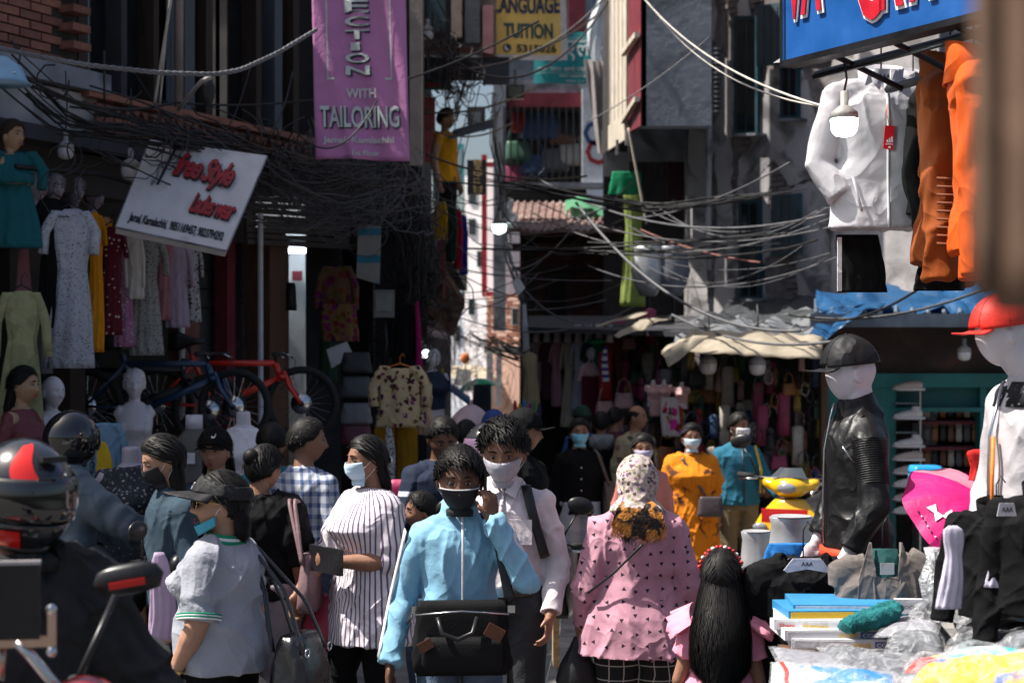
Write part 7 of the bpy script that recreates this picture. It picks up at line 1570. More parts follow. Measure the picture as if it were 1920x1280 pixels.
for px,py,pb,wpx,Y,lab in((1418,996,1060,58,8.2,'shorter silver waist form, left of the pair'),(1484,968,1050,84,7.9,'taller silver waist form with blue shorts below')):
 a=P(px,pb+90,Y);Hh=(pb+90-py)*Y/FPX;W2=wpx*Y/FPX/2;r=thing('waist_form',lab,'mannequin',a)
 part(r,'form',G().loft([(0,0,0,W2*1.3,W2*.9),(0,0,Hh*.4,W2*1.35,W2),(0,0,Hh*.7,W2*1.0,W2*.75),(0,0,Hh*.9,W2*.9,W2*.68),(0,0,Hh*.99,W2*1.0,W2*.75),(0,0,Hh,W2*.97,W2*.72)],32),MANNS,True)
 part(r,'top_disc',G().cyl((0,0,Hh+.001),(0,0,Hh+.004),W2*.9,n=28),mat('form_top',(.35,.35,.37),.5));part(r,'pole',G().cyl((0,0,-a.z+.02),(0,0,.02),.02),STEEL)
hang('bright blue gathered shorts folded over the black hoodie',1485,1018,1080,100,7.4,cloth('d_shorts_blue',(.02,.16,.48)),'cloth',0,None,'shorts',hanger=False,deep=.35,cat='shorts')
r=coat('black hoodie on a pale AAA hanger in front of the silver forms',1506,1046,6.45,KBLK,.87,0,1.22,.84,(((-.185,0,1.345),(-.235,.02,1.12),(-.245,.02,.95)),((.185,0,1.345),(.235,.02,1.12),(.245,.02,.95))),(.085,.07),seed=17,cat='hoodie',collar=False)
part(r,'hood',remesh(G().tube([(.11*math.sin(a),.02-.09*math.cos(a),1.43+.02*math.cos(a))for a in np.linspace(.9,5.4,18)],.030,10),.009,KBLK,2,folds(.008)),None)
hp=part(r,'hanger_plate',G().slab([(-.10,-.125,1.40),(-.085,-.125,1.39),(0,-.125,1.405),(.085,-.125,1.39),(.10,-.125,1.40),(.06,-.125,1.45),(-.06,-.125,1.45)],(0,-.012,0)),mat('hanger_white',(.58,.55,.62),.4));text_local(r,hp,'AAA',-.025,.025,1.418,1.436,-.139,INK)
VT=cloth('vest_taupe',(.15,.13,.12),bs=24)
r=coat('taupe sleeveless vest with dark teal lining on a hanger',1655,1042,6.25,VT,.92,0,1.18,.90,None,(.070,.060),seed=19,sleeve=.10,cat='vest',collar=False)
part(r,'lining',G().loft([(0,-.085,1.10,.028,.05),(0,-.08,1.25,.045,.05),(0,-.06,1.38,.062,.05),(0,-.03,1.47,.055,.05)],20),cloth('lining_dkteal',(.012,.06,.06)),True)
for s_ in(-1,1):
 part(r,'lapel',G().slab([(s_*.04,-.135,1.12),(s_*.125,-.13,1.20),(s_*.11,-.10,1.36),(s_*.065,-.07,1.50),(s_*.045,-.10,1.40)],(0,-.012,0)),VT);part(r,'front_edge',G().tube([(s_*.03,-.14,.92),(s_*.035,-.14,1.12),(s_*.05,-.13,1.3),(s_*.06,-.07,1.5)],.006,6),VT,True)
part(r,'neck_label',G().box((0,-.115,1.40),(.055,.004,.045)),mat('label_cream',(.55,.50,.46),.7));part(r,'zip',G().tube([(0,-.14,1.10),(0,-.142,1.0),(0,-.14,.95)],.004,5),STEEL,True)
part(r,'shoulder_pad',G().tube([(.10,0,1.43),(.16,0,1.40),(.19,0,1.33)],[.05,.05,.04],12),VT,True)
st=thing('stall_table','market table with cloth skirt carrying packed clothes at the right','table',(1.73,5.57,0),R(-8.5));zt2=.93
part(st,'table_top',G().box((0,0,zt2),(1.7,1.5,.04)),WOODB);part(st,'table_cloth',G().loft([(0,0,.05,.86,.76),(0,0,.5,.86,.76),(0,0,zt2-.025,.85,.755)],60,power=12,fn=lambda p,i,t:1+.01*math.sin(p*30)*(1-t)),cloth('skirt_navy',(.02,.045,.08)),True)
for sx in(-.78,.78):
 for sy in(-.68,.68):part(st,'leg',G().box((sx,sy,zt2/2),(.05,.05,zt2)),WOODB)
FILM=plastic_film('film_clear',.16)
CARD=[mat('card_%d'%i,c,.55,var=.05)for i,c in enumerate(((.03,.20,.42),(.60,.60,.62),(.66,.42,.03),(.07,.11,.30),(.50,.02,.02)))]
def box_pack(label,px,py,Y,size,rz,m,words=(),tilt=0,face=None):
 """flat printed carton; px,py = centre of its front lower edge"""
 a=P(px,py,Y);r=thing('carton',label,'box',a,R(rz),'flat cartons of underwear on the table');r.rotation_euler=(R(tilt),0,R(rz));w_,d_,h_=size
 part(r,'carton_body',G().box((0,d_/2,h_/2),size),m)
 part(r,'front_band',G().box((-w_*.05,-.0015,h_*.5),(w_*.86,.003,h_*.72)),face or CARD[1])
 for(s,x0,x1,mm,bg_)in words:
  if bg_ is not None:part(r,'print_block',G().box(((x0+x1)/2*w_,-.004,h_*.5),((x1-x0)*w_*1.15,.003,h_*.62)),bg_)
  v,f=text_geo(s,bold=.02);g=G();g.add([(w_*(x0+(x1-x0)*q[0]),-.0065-.001*q[2],h_*(.32+.36*q[1]))for q in v],f);part(r,'lettering',g,mm)
 return r
YL=mat('letter_yellow',(.70,.45,.04),.5)
box_pack('white carton lettered COMFY at the bottom of the stack',1595,1218,5.85,(.40,.28,.036),-3,CARD[1],(('COMFY',.22,.42,WL,CARD[3]),('AXIS',.02,.17,YL,None)))
box_pack('white carton lettered COMFY second from the bottom',1580,1200,5.88,(.40,.28,.036),2,CARD[1],(('COMFY',.17,.38,WL,CARD[3]),('AXIS',-.04,.12,YL,None)))
box_pack('white carton with red and yellow lettering below the teal cap',1572,1183,5.92,(.44,.28,.036),-8,CARD[1],(('Sham',-.46,-.34,CARD[4],None),('Genius',-.28,-.08,YL,None)),tilt=0)
box_pack('blue carton with orange edge under the knitted cap',1590,1163,5.98,(.42,.28,.035),3,CARD[0],face=CARD[2],words=())
box_pack('blue and white carton at the top of the stack',1600,1150,6.02,(.42,.28,.03),-3,CARD[0],words=())
wc=solo('knitted_cap',G(),None,'','')if 0 else None
g=G();g.tube([P(1576,1176,5.9),P(1600,1168,5.85),P(1640,1162,5.85),P(1676,1150,5.9),P(1684,1138,5.95)],[.020,.034,.036,.034,.024],14,flat=.9);g.tube([P(1600,1155,5.9),P(1640,1146,5.9),P(1678,1128,5.95)],[.014,.022,.016],12)
o=bpy.data.objects.new('knitted_cap',remesh(g,.006,cloth('knit_teal',(.015,.14,.15),bs=110,bump=.9),2,folds(.005,(30,30,20),3)));COL.objects.link(o);tag(o,'dark teal knitted cap lying on the cartons','cap')
def sheet_pack(label,c4,Ys,inner,seed=0,puff=.03,mf=FILM,nu=22,nv=16,name='wrapped_garment',amp=.012,group='garments wrapped in clear plastic on the table'):
 """pillow-like plastic bag with a folded garment inside; four pixel corners bl, br, tr, tl"""
 c=[P(x,y,Y)for(x,y),Y in zip(c4,Ys)];cen=sum(c,Vector())/4;r=thing(name,label,'wrapped garment',cen,0,group);n=(c[1]-c[0]).cross(c[3]-c[0]).normalized()
 if n.z<0:n=-n
 def lay(shrink,pf,a_,sd):
  top=[];bot=[]
  for j in range(nv):
   for i in range(nu):
    u,v=i/(nu-1),j/(nv-1);uu,vv=.5+(u-.5)*shrink,.5+(v-.5)*shrink
    p=c[0].lerp(c[1],uu).lerp(c[3].lerp(c[2],uu),vv)-cen;e=(max(0,1-(2*u-1)**4)*max(0,1-(2*v-1)**4))**.5
    q=(p+cen)*9+Vector((sd,sd,sd));d=abs(noise.noise(q))*2-.5+.6*abs(noise.noise(q*2.3))
    top.append(p+n*(pf*e+a_*d*(.3+e)));bot.append(p-n*(pf*.3*e))
  g=G();g.grid(top,nu,nv);g.grid(bot,nu,nv)
  for a,b in(((0,nu-1),0),):pass
  return g
 part(r,'garment',lay(.90,puff*.8,amp*.5,seed+5),inner,True);part(r,'plastic_bag',lay(1.0,puff,amp,seed),mf,True);return r
IN=[cloth('fold_%d'%i,c)for i,c in enumerate(((.02,.022,.03),(.09,.095,.11),(.03,.04,.07),(.20,.20,.23),(.62,.36,.02),(.04,.10,.30),(.03,.25,.28),(.55,.03,.02)))]
sheet_pack('clear bag with charcoal garment at the back right of the table',[(1690,1170),(1860,1165),(1900,1120),(1770,1118)],(5.9,5.7,6.1,6.2),IN[0],1,.05,amp=.02)
sheet_pack('clear bag with dark striped garment far right behind the others',[(1800,1150),(1990,1190),(1990,1120),(1850,1110)],(5.6,5.4,5.9,6.1),IN[2],2,.05,amp=.02)
sheet_pack('flat clear bag with pale grey garment beside the cartons',[(1635,1195),(1760,1190),(1770,1150),(1680,1152)],(5.75,5.7,6.0,6.1),IN[3],3,.02)
sheet_pack('big clear bag with grey garment in the middle of the table',[(1760,1250),(1960,1230),(1990,1150),(1800,1165)],(5.4,5.2,5.6,5.8),IN[0],4,.05,amp=.022)
sheet_pack('grey garment rolled in clear plastic, near the table centre',[(1655,1228),(1775,1232),(1770,1192),(1670,1190)],(5.5,5.4,5.6,5.65),IN[1],5,.05)
sheet_pack('long grey garment packed in plastic along the front',[(1560,1262),(1740,1290),(1745,1240),(1530,1212)],(5.2,5.0,5.3,5.5),IN[1],6,.035)
sheet_pack('white bordered flat garment pack at the front left of the table',[(1460,1250),(1640,1268),(1590,1232),(1440,1210)],(5.2,5.1,5.4,5.5),IN[3],7,.012,amp=.004)
sheet_pack('blue printed pack with pale letters at the bottom',[(1500,1300),(1700,1310),(1680,1262),(1470,1242)],(5.0,4.9,5.1,5.25),mat('print_blue',(.04,.20,.45),.6,pat='blot',col2=(.6,.62,.66),ps=9,th=.55),8,.02)
sheet_pack('silver packs with red edge at the lower left corner of the table',[(1440,1300),(1530,1310),(1500,1246),(1445,1240)],(5.0,5.0,5.2,5.3),mat('print_silver',(.5,.5,.52),.4,pat='xstripe',col2=(.45,.05,.03),ps=14,th=.8),9,.02)
sheet_pack('yellow jersey with blue and red print at the bottom right',[(1690,1290),(1990,1300),(1990,1236),(1720,1240)],(4.9,4.7,5.0,5.1),mat('jersey_yellow',(.70,.38,.015),.7,pat='blot',col2=(.03,.10,.35),ps=7,th=.60,bump=.4,bs=14),10,.05,amp=.02,name='folded_jersey')
sheet_pack('teal and white jersey folded behind the yellow one',[(1740,1246),(1930,1250),(1960,1222),(1800,1218)],(5.0,4.9,5.1,5.2),mat('jersey_teal',(.05,.38,.40),.7,pat='blot',col2=(.65,.65,.65),ps=9,th=.5),11,.03,amp=.015,name='folded_jersey')
sheet_pack('red garment peeping out left of the yellow jersey',[(1690,1262),(1770,1256),(1790,1236),(1720,1240)],(5.0,4.95,5.05,5.1),IN[7],12,.03)
sheet_pack('orange and blue printed pack at the right end of the table',[(1890,1160),(1990,1180),(1990,1140),(1900,1118)],(5.3,5.2,5.5,5.6),mat('print_mix',(.50,.32,.05),.6,pat='blot',col2=(.04,.15,.30),ps=16,th=.5),13,.02)
sheet_pack('white edged grey plastic pack slanting toward the right edge',[(1800,1270),(1960,1190),(1975,1170),(1790,1240)],(5.15,5.0,5.1,5.25),IN[1],14,.025)
sg=thing('jocky_card','white card lettered JOCKY standing among the packs','card',P(1708,1145,6.0));part(sg,'card',G().box((0,0,.018),(.115,.03,.05),R(-5)),mat('card_white',(.55,.55,.60),.6));text_local(sg,sg,'JOCKY',-.035,.030,.006,.022,-.0185,INK)
solo('cardboard_carton',G().box(P(1400,1110,8.4),(.16,.2,.25)),mat('cardboard',(.36,.24,.13),.85),'plain cardboard carton between the girl and the black hoodie','carton')
g=G();g.loft([(0,0,-.10,.045,.04),(0,0,-.02,.055,.05),(0,0,.05,.03,.03),(0,0,.09,.04,.035)],20,fn=lambda p,i,t:1+.12*math.sin(p*6+i));
solo('plastic_bag',g.moved(Matrix.Translation(P(1755,1075,5.9))),plastic_film('film_pinkish',.6),'small crinkled clear plastic bag beside the lilac lining','bag',smooth=True)
YEL=mat('scooter_yellow',(.72,.42,.01),.2,bump=0,coat=1)
scooter('yellow scooter with red plate parked by the accessory stalls',(X(1512,12.6),12.6),-24,YEL,K=1.10,plate=1)
scooter('dark teal and silver scooter ridden by the man in the silver helmet',(X(958,9),9.35),4,mat('scooter_teal',(.25,.32,.36),.2,bump=0,coat=1),K=.97)
bl=scooter('blue and black scooter parked before the teal shop',(X(1716,11.5),11.9),70,mat('scooter_blue',(.02,.12,.42),.2,bump=0,coat=1),K=.92)
scooter('black scooter half hidden behind the pink umbrella',(X(1790,9.2),9.2),120,mat('scooter_black',(.02,.02,.022),.2,bump=0,coat=1),K=.88)
dbx=thing('delivery_box','bright blue delivery box on the blue scooter before the teal shop','box',P(1735,922,11.9));part(dbx,'box_body',G().loft([(0,0,0,.10,.10),(0,0,.02,.105,.105),(0,0,.16,.105,.105),(0,0,.185,.095,.095)],28,power=7),mat('box_blue',(.02,.28,.62),.4),True)
v,f=text_geo('pathao',bold=.02);part(dbx,'lettering',G().add([(-.065+.13*a,-.110-.002*c,.055+.035*b)for a,b,c in v],f),WL);part(dbx,'lid_seam',G().loft([(0,0,.135,.108,.108),(0,0,.141,.108,.108)],28,power=7),BLK,True)
mc=thing('motorcycle','near motorcycle with red tank, phone mount and folding mirror, out of focus','motorcycle',(-1.29,3.75,.17),R(72))
pf=struct('kerb_platform',G().box((-1.6,4.3,.04),(2.0,3.2,.08)),CONC)
RED=mat('bike_tank_red',(.22,.006,.008),.3,bump=0,coat=1)
for y in(-.55,.85):
 w_=part(mc,'wheel',G().tube([(0,y+.26*math.cos(a),.31+.26*math.sin(a))for a in np.linspace(0,6.283,31)],.05,10,cap=False),RUB,True);part(w_,'rim',G().cyl((-.03,y,.31),(.03,y,.31),.19,n=18),DKM,True)
for x in(-.09,.09):part(mc,'fork_leg',G().cyl((x,-.55,.31),(x,-.28,1.02),.022),STEEL,True)
part(mc,'fuel_tank',remesh(G().tube([(0,-.12,.92),(0,.05,1.03),(0,.25,.98),(0,.40,.88)],[.10,.16,.15,.08],18),.012,RED,2),None)
part(mc,'headlight_fairing',remesh(G().ell((0,-.45,.98),(.14,.12,.13),18,12).ell((0,-.40,1.10),(.10,.09,.09),14,10),.012,RED,2),None)
part(mc,'headlight',G().ell((0,-.55,.96),(.09,.04,.07),16,10),mat('headlamp_lens',(0,0,0)),True)
part(mc,'seat',remesh(G().tube([(0,.38,.86),(0,.65,.86),(0,1.0,.93)],[.12,.14,.10],14),.014,LEATH,2),None);part(mc,'engine',G().box((0,.15,.50),(.26,.45,.34)),DKM);part(mc,'exhaust',G().cyl((.16,.3,.35),(.20,1.0,.45),.05),STEEL,True)
part(mc,'tail',remesh(G().tube([(0,.8,.80),(0,1.15,.90)],[.10,.05],12),.014,RED,1),None)
hb=part(mc,'handlebar',G().tube([(-.40,-.12,1.08),(-.22,-.24,1.12),(-.10,-.27,1.10),(.10,-.27,1.10),(.22,-.24,1.12),(.40,-.12,1.08)],.013,8),BLK,True)
for s_ in(-1,1):part(hb,'grip',G().cyl((s_*.30,-.19,1.10),(s_*.42,-.11,1.08),.019),RUB,True);part(hb,'lever',G().tube([(s_*.24,-.30,1.11),(s_*.42,-.20,1.07)],.007,6),STEEL,True)
for s_ in(-1,1):
 mr=part(mc,'mirror',G().tube([(s_*.20,-.25,1.12),(s_*.26,-.27,1.22),(s_*.34,-.27,1.305)],.008,8),BLK,True)
 part(mr,'mirror_head',G().loft([(0,0,-.038,.040,.010),(0,0,-.032,.070,.018),(0,0,0,.084,.024),(0,0,.024,.070,.018),(0,0,.034,.040,.010)],26,M=Matrix.Translation((s_*.40,-.27,1.34))@Matrix.Rotation(R(-66),4,'Z')@Matrix.Rotation(-s_*.16,4,'Y')),BLK,True)
 part(mr,'red_strip',G().box(Vector((s_*.40,-.27,1.33))+Matrix.Rotation(R(-66),3,'Z')@Vector((0,-.029,0)),(.085,.004,.016),M=Matrix.Rotation(R(-66),3,'Z')@Matrix.Rotation(-s_*.16,3,'Y')),mat('strip_red',(.55,.02,.015),.4))
pm=thing('phone_mount','metal phone clamp with small knobs on the near handlebar','phone mount',Vector(mc.location)+Vector((.235,-.12,1.14)),R(10));STW=mat('steel_warm',(.55,.40,.33),.25,metal=1,bump=0)
part(pm,'stem',G().tube([(.10,.03,-.08),(.10,.0,.0),(.03,0,.09),(0,0,.12)],.013,8),STEEL,True);part(pm,'clamp_bar',G().box((0,0,.12),(.15,.02,.022)),STW)
for x in(-.075,.075):
 part(pm,'clamp_arm',G().box((x,-.005,.145),(.018,.02,.09)),STW)
 for z in(.10,.19):part(pm,'knob',G().ell((x,-.02,z),(.012,.012,.012),10,8),STEEL,True)
part(pm,'lower_arm',G().tube([(-.03,0,.11),(-.035,0,.04)],.011,8),STW,True)
ph=thing('phone','phone with pale top edge clamped on the near motorcycle','phone',Vector(mc.location)+Vector((.235,-.15,1.28)),R(10));part(ph,'phone_body',G().box((0,0,.07),(.115,.014,.16)),BLK);part(ph,'edge',G().box((0,-.001,.152),(.118,.016,.008)),mat('phone_edge',(.4,.38,.38),.3))
m2=thing('motorcycle','dark motorcycle handlebar and tank held by the rider in slate grey','motorcycle',(X(215,8.0),8.0,0),R(70))
for y in(-.6,.75):
 w_=part(m2,'wheel',G().tube([(0,y+.26*math.cos(a),.31+.26*math.sin(a))for a in np.linspace(0,6.283,31)],.05,10,cap=False),RUB,True);part(w_,'rim',G().cyl((-.03,y,.31),(.03,y,.31),.19,n=18),DKM,True)
for x in(-.09,.09):part(m2,'fork_leg',G().cyl((x,-.6,.31),(x,-.32,1.0),.022),STEEL,True)
part(m2,'fuel_tank',remesh(G().tube([(0,-.12,.86),(0,.1,.98),(0,.35,.84)],[.10,.16,.09],18),.014,BLK,2),None);part(m2,'seat',G().tube([(0,.35,.82),(0,.9,.88)],[.13,.10],12),LEATH,True);part(m2,'engine',G().box((0,.15,.48),(.26,.45,.34)),DKM)
hb=part(m2,'handlebar',G().tube([(-.40,-.18,1.07),(-.2,-.30,1.08),(.2,-.30,1.08),(.40,-.18,1.07)],.013,8),BLK,True)
for s_ in(-1,1):part(hb,'switch_cluster',G().box((s_*.24,-.28,1.08),(.07,.05,.05)),BLK);part(hb,'brake_lever',G().tube([(s_*.24,-.36,1.09),(s_*.40,-.27,1.06)],.007,6),STEEL,True);part(hb,'mirror',G().tube([(s_*.24,-.30,1.09),(s_*.30,-.34,1.22)],.007,6).ell((s_*.34,-.34,1.25),(.075,.02,.045),14,8),BLK,True)
part(m2,'instrument',G().ell((0,-.36,1.06),(.08,.05,.06),16,10),BLK,True);part(m2,'headlight',G().ell((0,-.50,.92),(.10,.07,.09),16,10),mat('headlamp_lens',(0,0,0)),True)
for k in range(3):part(m2,'control_cable',G().tube([(.22,-.32,1.1),(.1,-.48-.03*k,1.12-.05*k),(.0,-.45,.9)],.005,6),BLK,True)
g=G();g.loft([(0,0,0,.16,.13),(0,0,.15,.20,.17),(0,0,.32,.17,.15),(0,0,.42,.05,.05),(0,0,.46,.06,.06)],26,fn=lambda p,i,t:1+.07*math.sin(p*6+i*2))
solo('carrier_bag',g.moved(Matrix.Translation((X(612,10.2),10.2,.46))),thin('bag_blue',(.02,.18,.50),.35,.25),'large blue plastic bag behind the pink carrier bag','bag',smooth=True)
r,T,tp=quick('seated woman in dark floral dress behind the striped tunic',618,900,10.6,-30,SK_M,cloth('d_darkfloral',(.03,.04,.08),pat='floral',col2=(.35,.35,.40),ps=12,th=.35),KBLK,'long',h=1.28,flare=.1,hem=.7,g_=1.1)
solo('magenta_chair',G().loft([(0,0,0,.13,.02),(0,0,.25,.15,.03),(0,0,.40,.14,.03),(0,0,.45,.09,.02)],24,power=4).moved(Matrix.Translation((X(764,9.9),9.9,.85))),mat('chair_magenta',(.35,.02,.09),.5),'magenta chair back showing behind the striped tunic','chair',smooth=True)
solo('brown_parcel',G().box((X(1042,8.3),8.3,.78),(.03,.25,.50)),mat('cardboard',(0,0,0)),'upright brown board parcel by the scooter right of the pale shirt','parcel')
# =BANNERS AND SIGNS
bn=thing('pink_banner','hanging pink banner lettered ECTION WITH TAILORING','banner',P(675,305,12.6));Yp=12.6
O=P(592,300,Yp);EX=P(768,310,Yp)-O;EX.z=0;EY=P(582,-120,Yp)-O
def wav(a,b):return .022*math.sin(a*7+b*3)*(1.1-b)+.03*math.exp(-((a-.35+.5*(b-.1))/.05)**2)*max(0,1-b*4)+.012*math.sin(a*17+b*9)
def bpos(a,b):
 p=O+EX*a+EY*b;p.y-=wav(a,b);p.z+=.02*math.sin(a*5)*max(0,.15-b)*3;return p
BPINK=mat('banner_pink',(.50,.20,.42),.7,var=.10,vs=4,bump=.35,bs=22,dirt=((.40,.15,.32),3,.62))
g=G().grid([bpos(i/40,j/50)for j in range(51)for i in range(41)],41,51);so_=part(bn,'sheet',g,BPINK,True,world=True);so_.modifiers.new('t','SOLIDIFY').thickness=.003
LG_=mat('letter_pale',(.52,.55,.56),.7);LK_=mat('letter_shadow',(.02,.035,.06),.7)
bfn=lambda a,b:wav(a,b)
def bt(s,x0,x1,py0,py1,sh=0,lift=.006):
 ya=(300-py1)/420;yb_=(300-py0)/420
 if sh:text_on(bn,'lettering_shadow',s,O,EX,EY,x0+.012,x1+.014,ya-.006,yb_-.006,LK_,lift=lift,th=.003,fn=bfn,bold=.035)
 text_on(bn,'lettering',s,O,EX,EY,x0,x1,ya,yb_,LG_,lift=lift+.006,th=.003,fn=bfn,bold=.02)
for s,a,b in(('E',-28,24)if 0 else('E',0,24),('C',31,50),('T',56,74),('I',80,95),('O',100,118),('N',124,141)):bt(s,.40 if s=='I' else .34,.50 if s=='I' else .60,a,b,1)
bt('L',.34,.60,-34,-8,1);bt('WITH',.34,.66,166,184);bt('TAILORING',.06,.90,199,240,1);bt('Jamal, Kamlachhi',.09,.84,257,272);bt('1st Floor',.40,.68,282,292)
for x0,x1,y0,y1 in((.145,.16,-110,148),(.82,.835,-110,148),(.145,.22,146,150),(.76,.835,146,150)):
 q=G().grid([bpos(x0+(x1-x0)*i,(300-y1)/420+(y1-y0)/420*j/20)+Vector((0,-.006,0))for j in range(21)for i in(0,1)],2,21);part(bn,'border_line',q,LG_,world=True)
part(bn,'top_rail',G().cyl(bpos(0,1),bpos(1,1),.02),DKM,world=True)
fs=thing('tilted_sign','tilted white box sign with red script and black address line','sign',P(330,440,11.0))
tl,tr,br_,bl_=P(282,262,11.3),P(500,292,11.5),P(424,468,10.9),P(218,424,10.8)
SW=mat('sign_white',(.54,.52,.54),.6,var=.08,dirt=((.30,.28,.29),3,.6));n_=(tr-bl_).cross(tl-br_).normalized();
if n_.y>0:n_=-n_
part(fs,'panel',G().slab([bl_,br_,tr,tl],-n_*.07),SW,world=True)
for a,b in((bl_,br_),(br_,tr),(tr,tl),(tl,bl_)):part(fs,'frame',G().cyl(a-n_*.01,b-n_*.01,.010,n=6),CONC,world=True)
ex,ey=br_-bl_,tl-bl_
def st_(s,x0,x1,y0,y1,m,nm='lettering',lift=.004,**k):text_on(fs,nm,s,bl_,ex,ey,x0,x1,y0,y1,m,lift=lift,th=.006,**k)
SR=mat('script_red',(.30,.012,.02),.5);SRS=mat('script_shadow',(.03,.02,.025),.6)
for dx,dy,m,lf,bo in((.010,-.012,SRS,.004,.05),(0,0,SR,.011,.03)):
 st_('free Style',.30+dx,.86+dx,.58+dy,.93+dy,m,shear=.4,bold=bo,lift=lf,space=.85);st_('Ladies wear',.56+dx,.97+dx,.30+dy,.52+dy,m,shear=.4,bold=bo,lift=lf,space=.85)
st_('Jamal, Kamalachhi,  9851169457, 9823794292',.08,.94,.05,.17,INK,bold=.01,space=.9)
st_('l',.20,.26,.52,.94,INK,bold=.05,shear=.4);st_('S',.15,.20,.50,.78,mat('figure_grey',(.2,.2,.22)),bold=.02,shear=.4)
yb_=thing('yellow_banner','yellow banner lettered LANGUAGE TUITION with phone number','banner',P(993,108,21));O2=P(921,113,21);E2=P(1064,109,21)-O2;E2.z=0;F2=Vector((-.05,0,P(0,-180,21).z-P(0,113,21).z))
def w2(a,b):return .03*math.sin(a*6+b*4)
BY=mat('banner_yellow',(.55,.42,.14),.75,var=.1,dirt=((.42,.32,.12),2,.55))
def b2(a,b,o=0):p=O2+E2*a+F2*b;p.y-=w2(a,b)+o;return p
part(yb_,'sheet',G().grid([b2(i/24,j/24)for j in range(25)for i in range(25)],25,25),mat('banner_edge',(.42,.44,.50),.7),True,world=True);part(yb_,'print',G().grid([b2(.05+.87*i/24,.035+.93*j/24,.004)for j in range(25)for i in range(25)],25,25),BY,True,world=True)
LN=mat('letter_navy',(.02,.03,.09),.6);LTe=mat('letter_dkteal',(.015,.055,.075),.6)
def t2(s,x0,x1,py0,py1,m):text_on(yb_,'lettering',s,O2,E2,F2,x0,x1,(113-py1)/293,(113-py0)/293,m,lift=.012,th=.004,fn=w2,bold=.03)
t2('LANGUAGE',.06,.92,-6,26,LN);t2('TUITION',.18,.82,44,73,LTe);t2('5315026',.34,.86,84,99,INK)
part(yb_,'phone_disc',G().add([b2(.215+.055*math.cos(a),(113-91)/293+.027*math.sin(a),.012)for a in np.linspace(0,6.283,20,endpoint=False)],[tuple(range(20))]),LN,world=True)
part(yb_,'handset',G().tube([b2(.215+.028*math.cos(a),(113-91)/293+.014*math.sin(a),.020)for a in np.linspace(2.2,5.4,8)],.014,6),LG_,world=True)
tb=thing('teal_banner','teal banner with white Devanagari lettering behind the yellow banner','banner',P(1050,157,24));O3=P(1001,157,24);E3=Vector((P(1112,0,24).x-O3.x,0,0));F3=Vector((0,0,P(0,60,24).z-P(0,157,24).z))
def b3(a,b,o=0):p=O3+E3*a+F3*b;p.y-=.03*math.sin(a*7)+o;return p
part(tb,'sheet',G().grid([b3(i/16,j/10)for j in range(11)for i in range(17)],17,11),mat('banner_teal',(.015,.24,.26),.7,dirt=((.01,.17,.19),2,.6)),True,world=True)
def t3(s,x0,x1,y0,y1):text_on(tb,'lettering',s,O3,E3,F3,x0,x1,y0,y1,LG_,lift=.012,th=.004,fn=lambda a,b:.03*math.sin(a*7),bold=.01)
t3('एल',.52,.95,.44,.84);t3('वडर आशा आगो पाठ',.06,.88,.24,.34);t3('आशा अकाउन्टिङ',.42,.98,.11,.18);t3('फोन २०',.52,.85,.03,.08)
for y in(.20,.88):part(tb,'rule',G().grid([b3(i/16,y+.008*j,.012)for j in(0,1)for i in range(17)],17,2),LG_,world=True)
for k in range(9):text_on(gs_,'lettering','बनारस'[k%5]if 0 else 'BSANTKRHO'[k],P(888,300+k*7+6,23.97),Vector((.12,0,0)),Vector((0,0,.05)),0,1,0,1,GOLDL,lift=.01,bold=.02)
hs=thing('hanging_sign','small blue and white striped notice board hanging in the wires','sign',P(700,530,13.8));part(hs,'board',G().slab([P(668,520,13.8),P(711,533,13.8),P(714,425,13.8),P(672,420,13.8)],(0,.04,0)),mat('notice',(.20,.20,.19),.7,pat='hstripe',col2=(.02,.14,.22),ps=4.5,th=.72),world=True)
mb_=thing('meter_box','grey electricity meter box on the dark column','meter box',P(720,595,14.3));part(mb_,'case',G().box((0,0,.115),(.17,.09,.23)),mat('meter_grey',(.16,.17,.16),.6));part(mb_,'cover',G().box((0,-.05,.13),(.13,.02,.15)),mat('meter_cover',(.20,.21,.20),.4));part(mb_,'lead',G().tube([(0,0,0),(.02,0,-.2),(-.02,.05,-.5)],.012,6),BLK,True)
cn=thing('flood_lamp','black floodlight box hanging below the banners','lamp',P(966,186,20));part(cn,'case',G().box((0,0,.08),(.21,.12,.16)),BLK);part(cn,'glass',G().box((0,-.065,.08),(.17,.012,.12)),mat('flood_glass',(.05,.06,.05),.15));part(cn,'arm',G().cyl((0,0,.16),(0,0,.35),.012),DKM)
hm=thing('pith_cap','pale blue hard cap with two rivets hung at the upper left corner','helmet',P(-5,158,9.5));part(hm,'dome',G().loft([(0,0,0,.19,.17),(0,0,.02,.165,.15),(0,0,.10,.13,.12),(0,0,.15,.06,.06),(0,0,.16,.01,.01)],28),mat('helmet_pale_blue',(.20,.36,.52),.4),True)
for x in(.11,.125):part(hm,'rivet',G().ell((x,-.09,.05),(.006,.006,.006),8,6),STEEL,True)
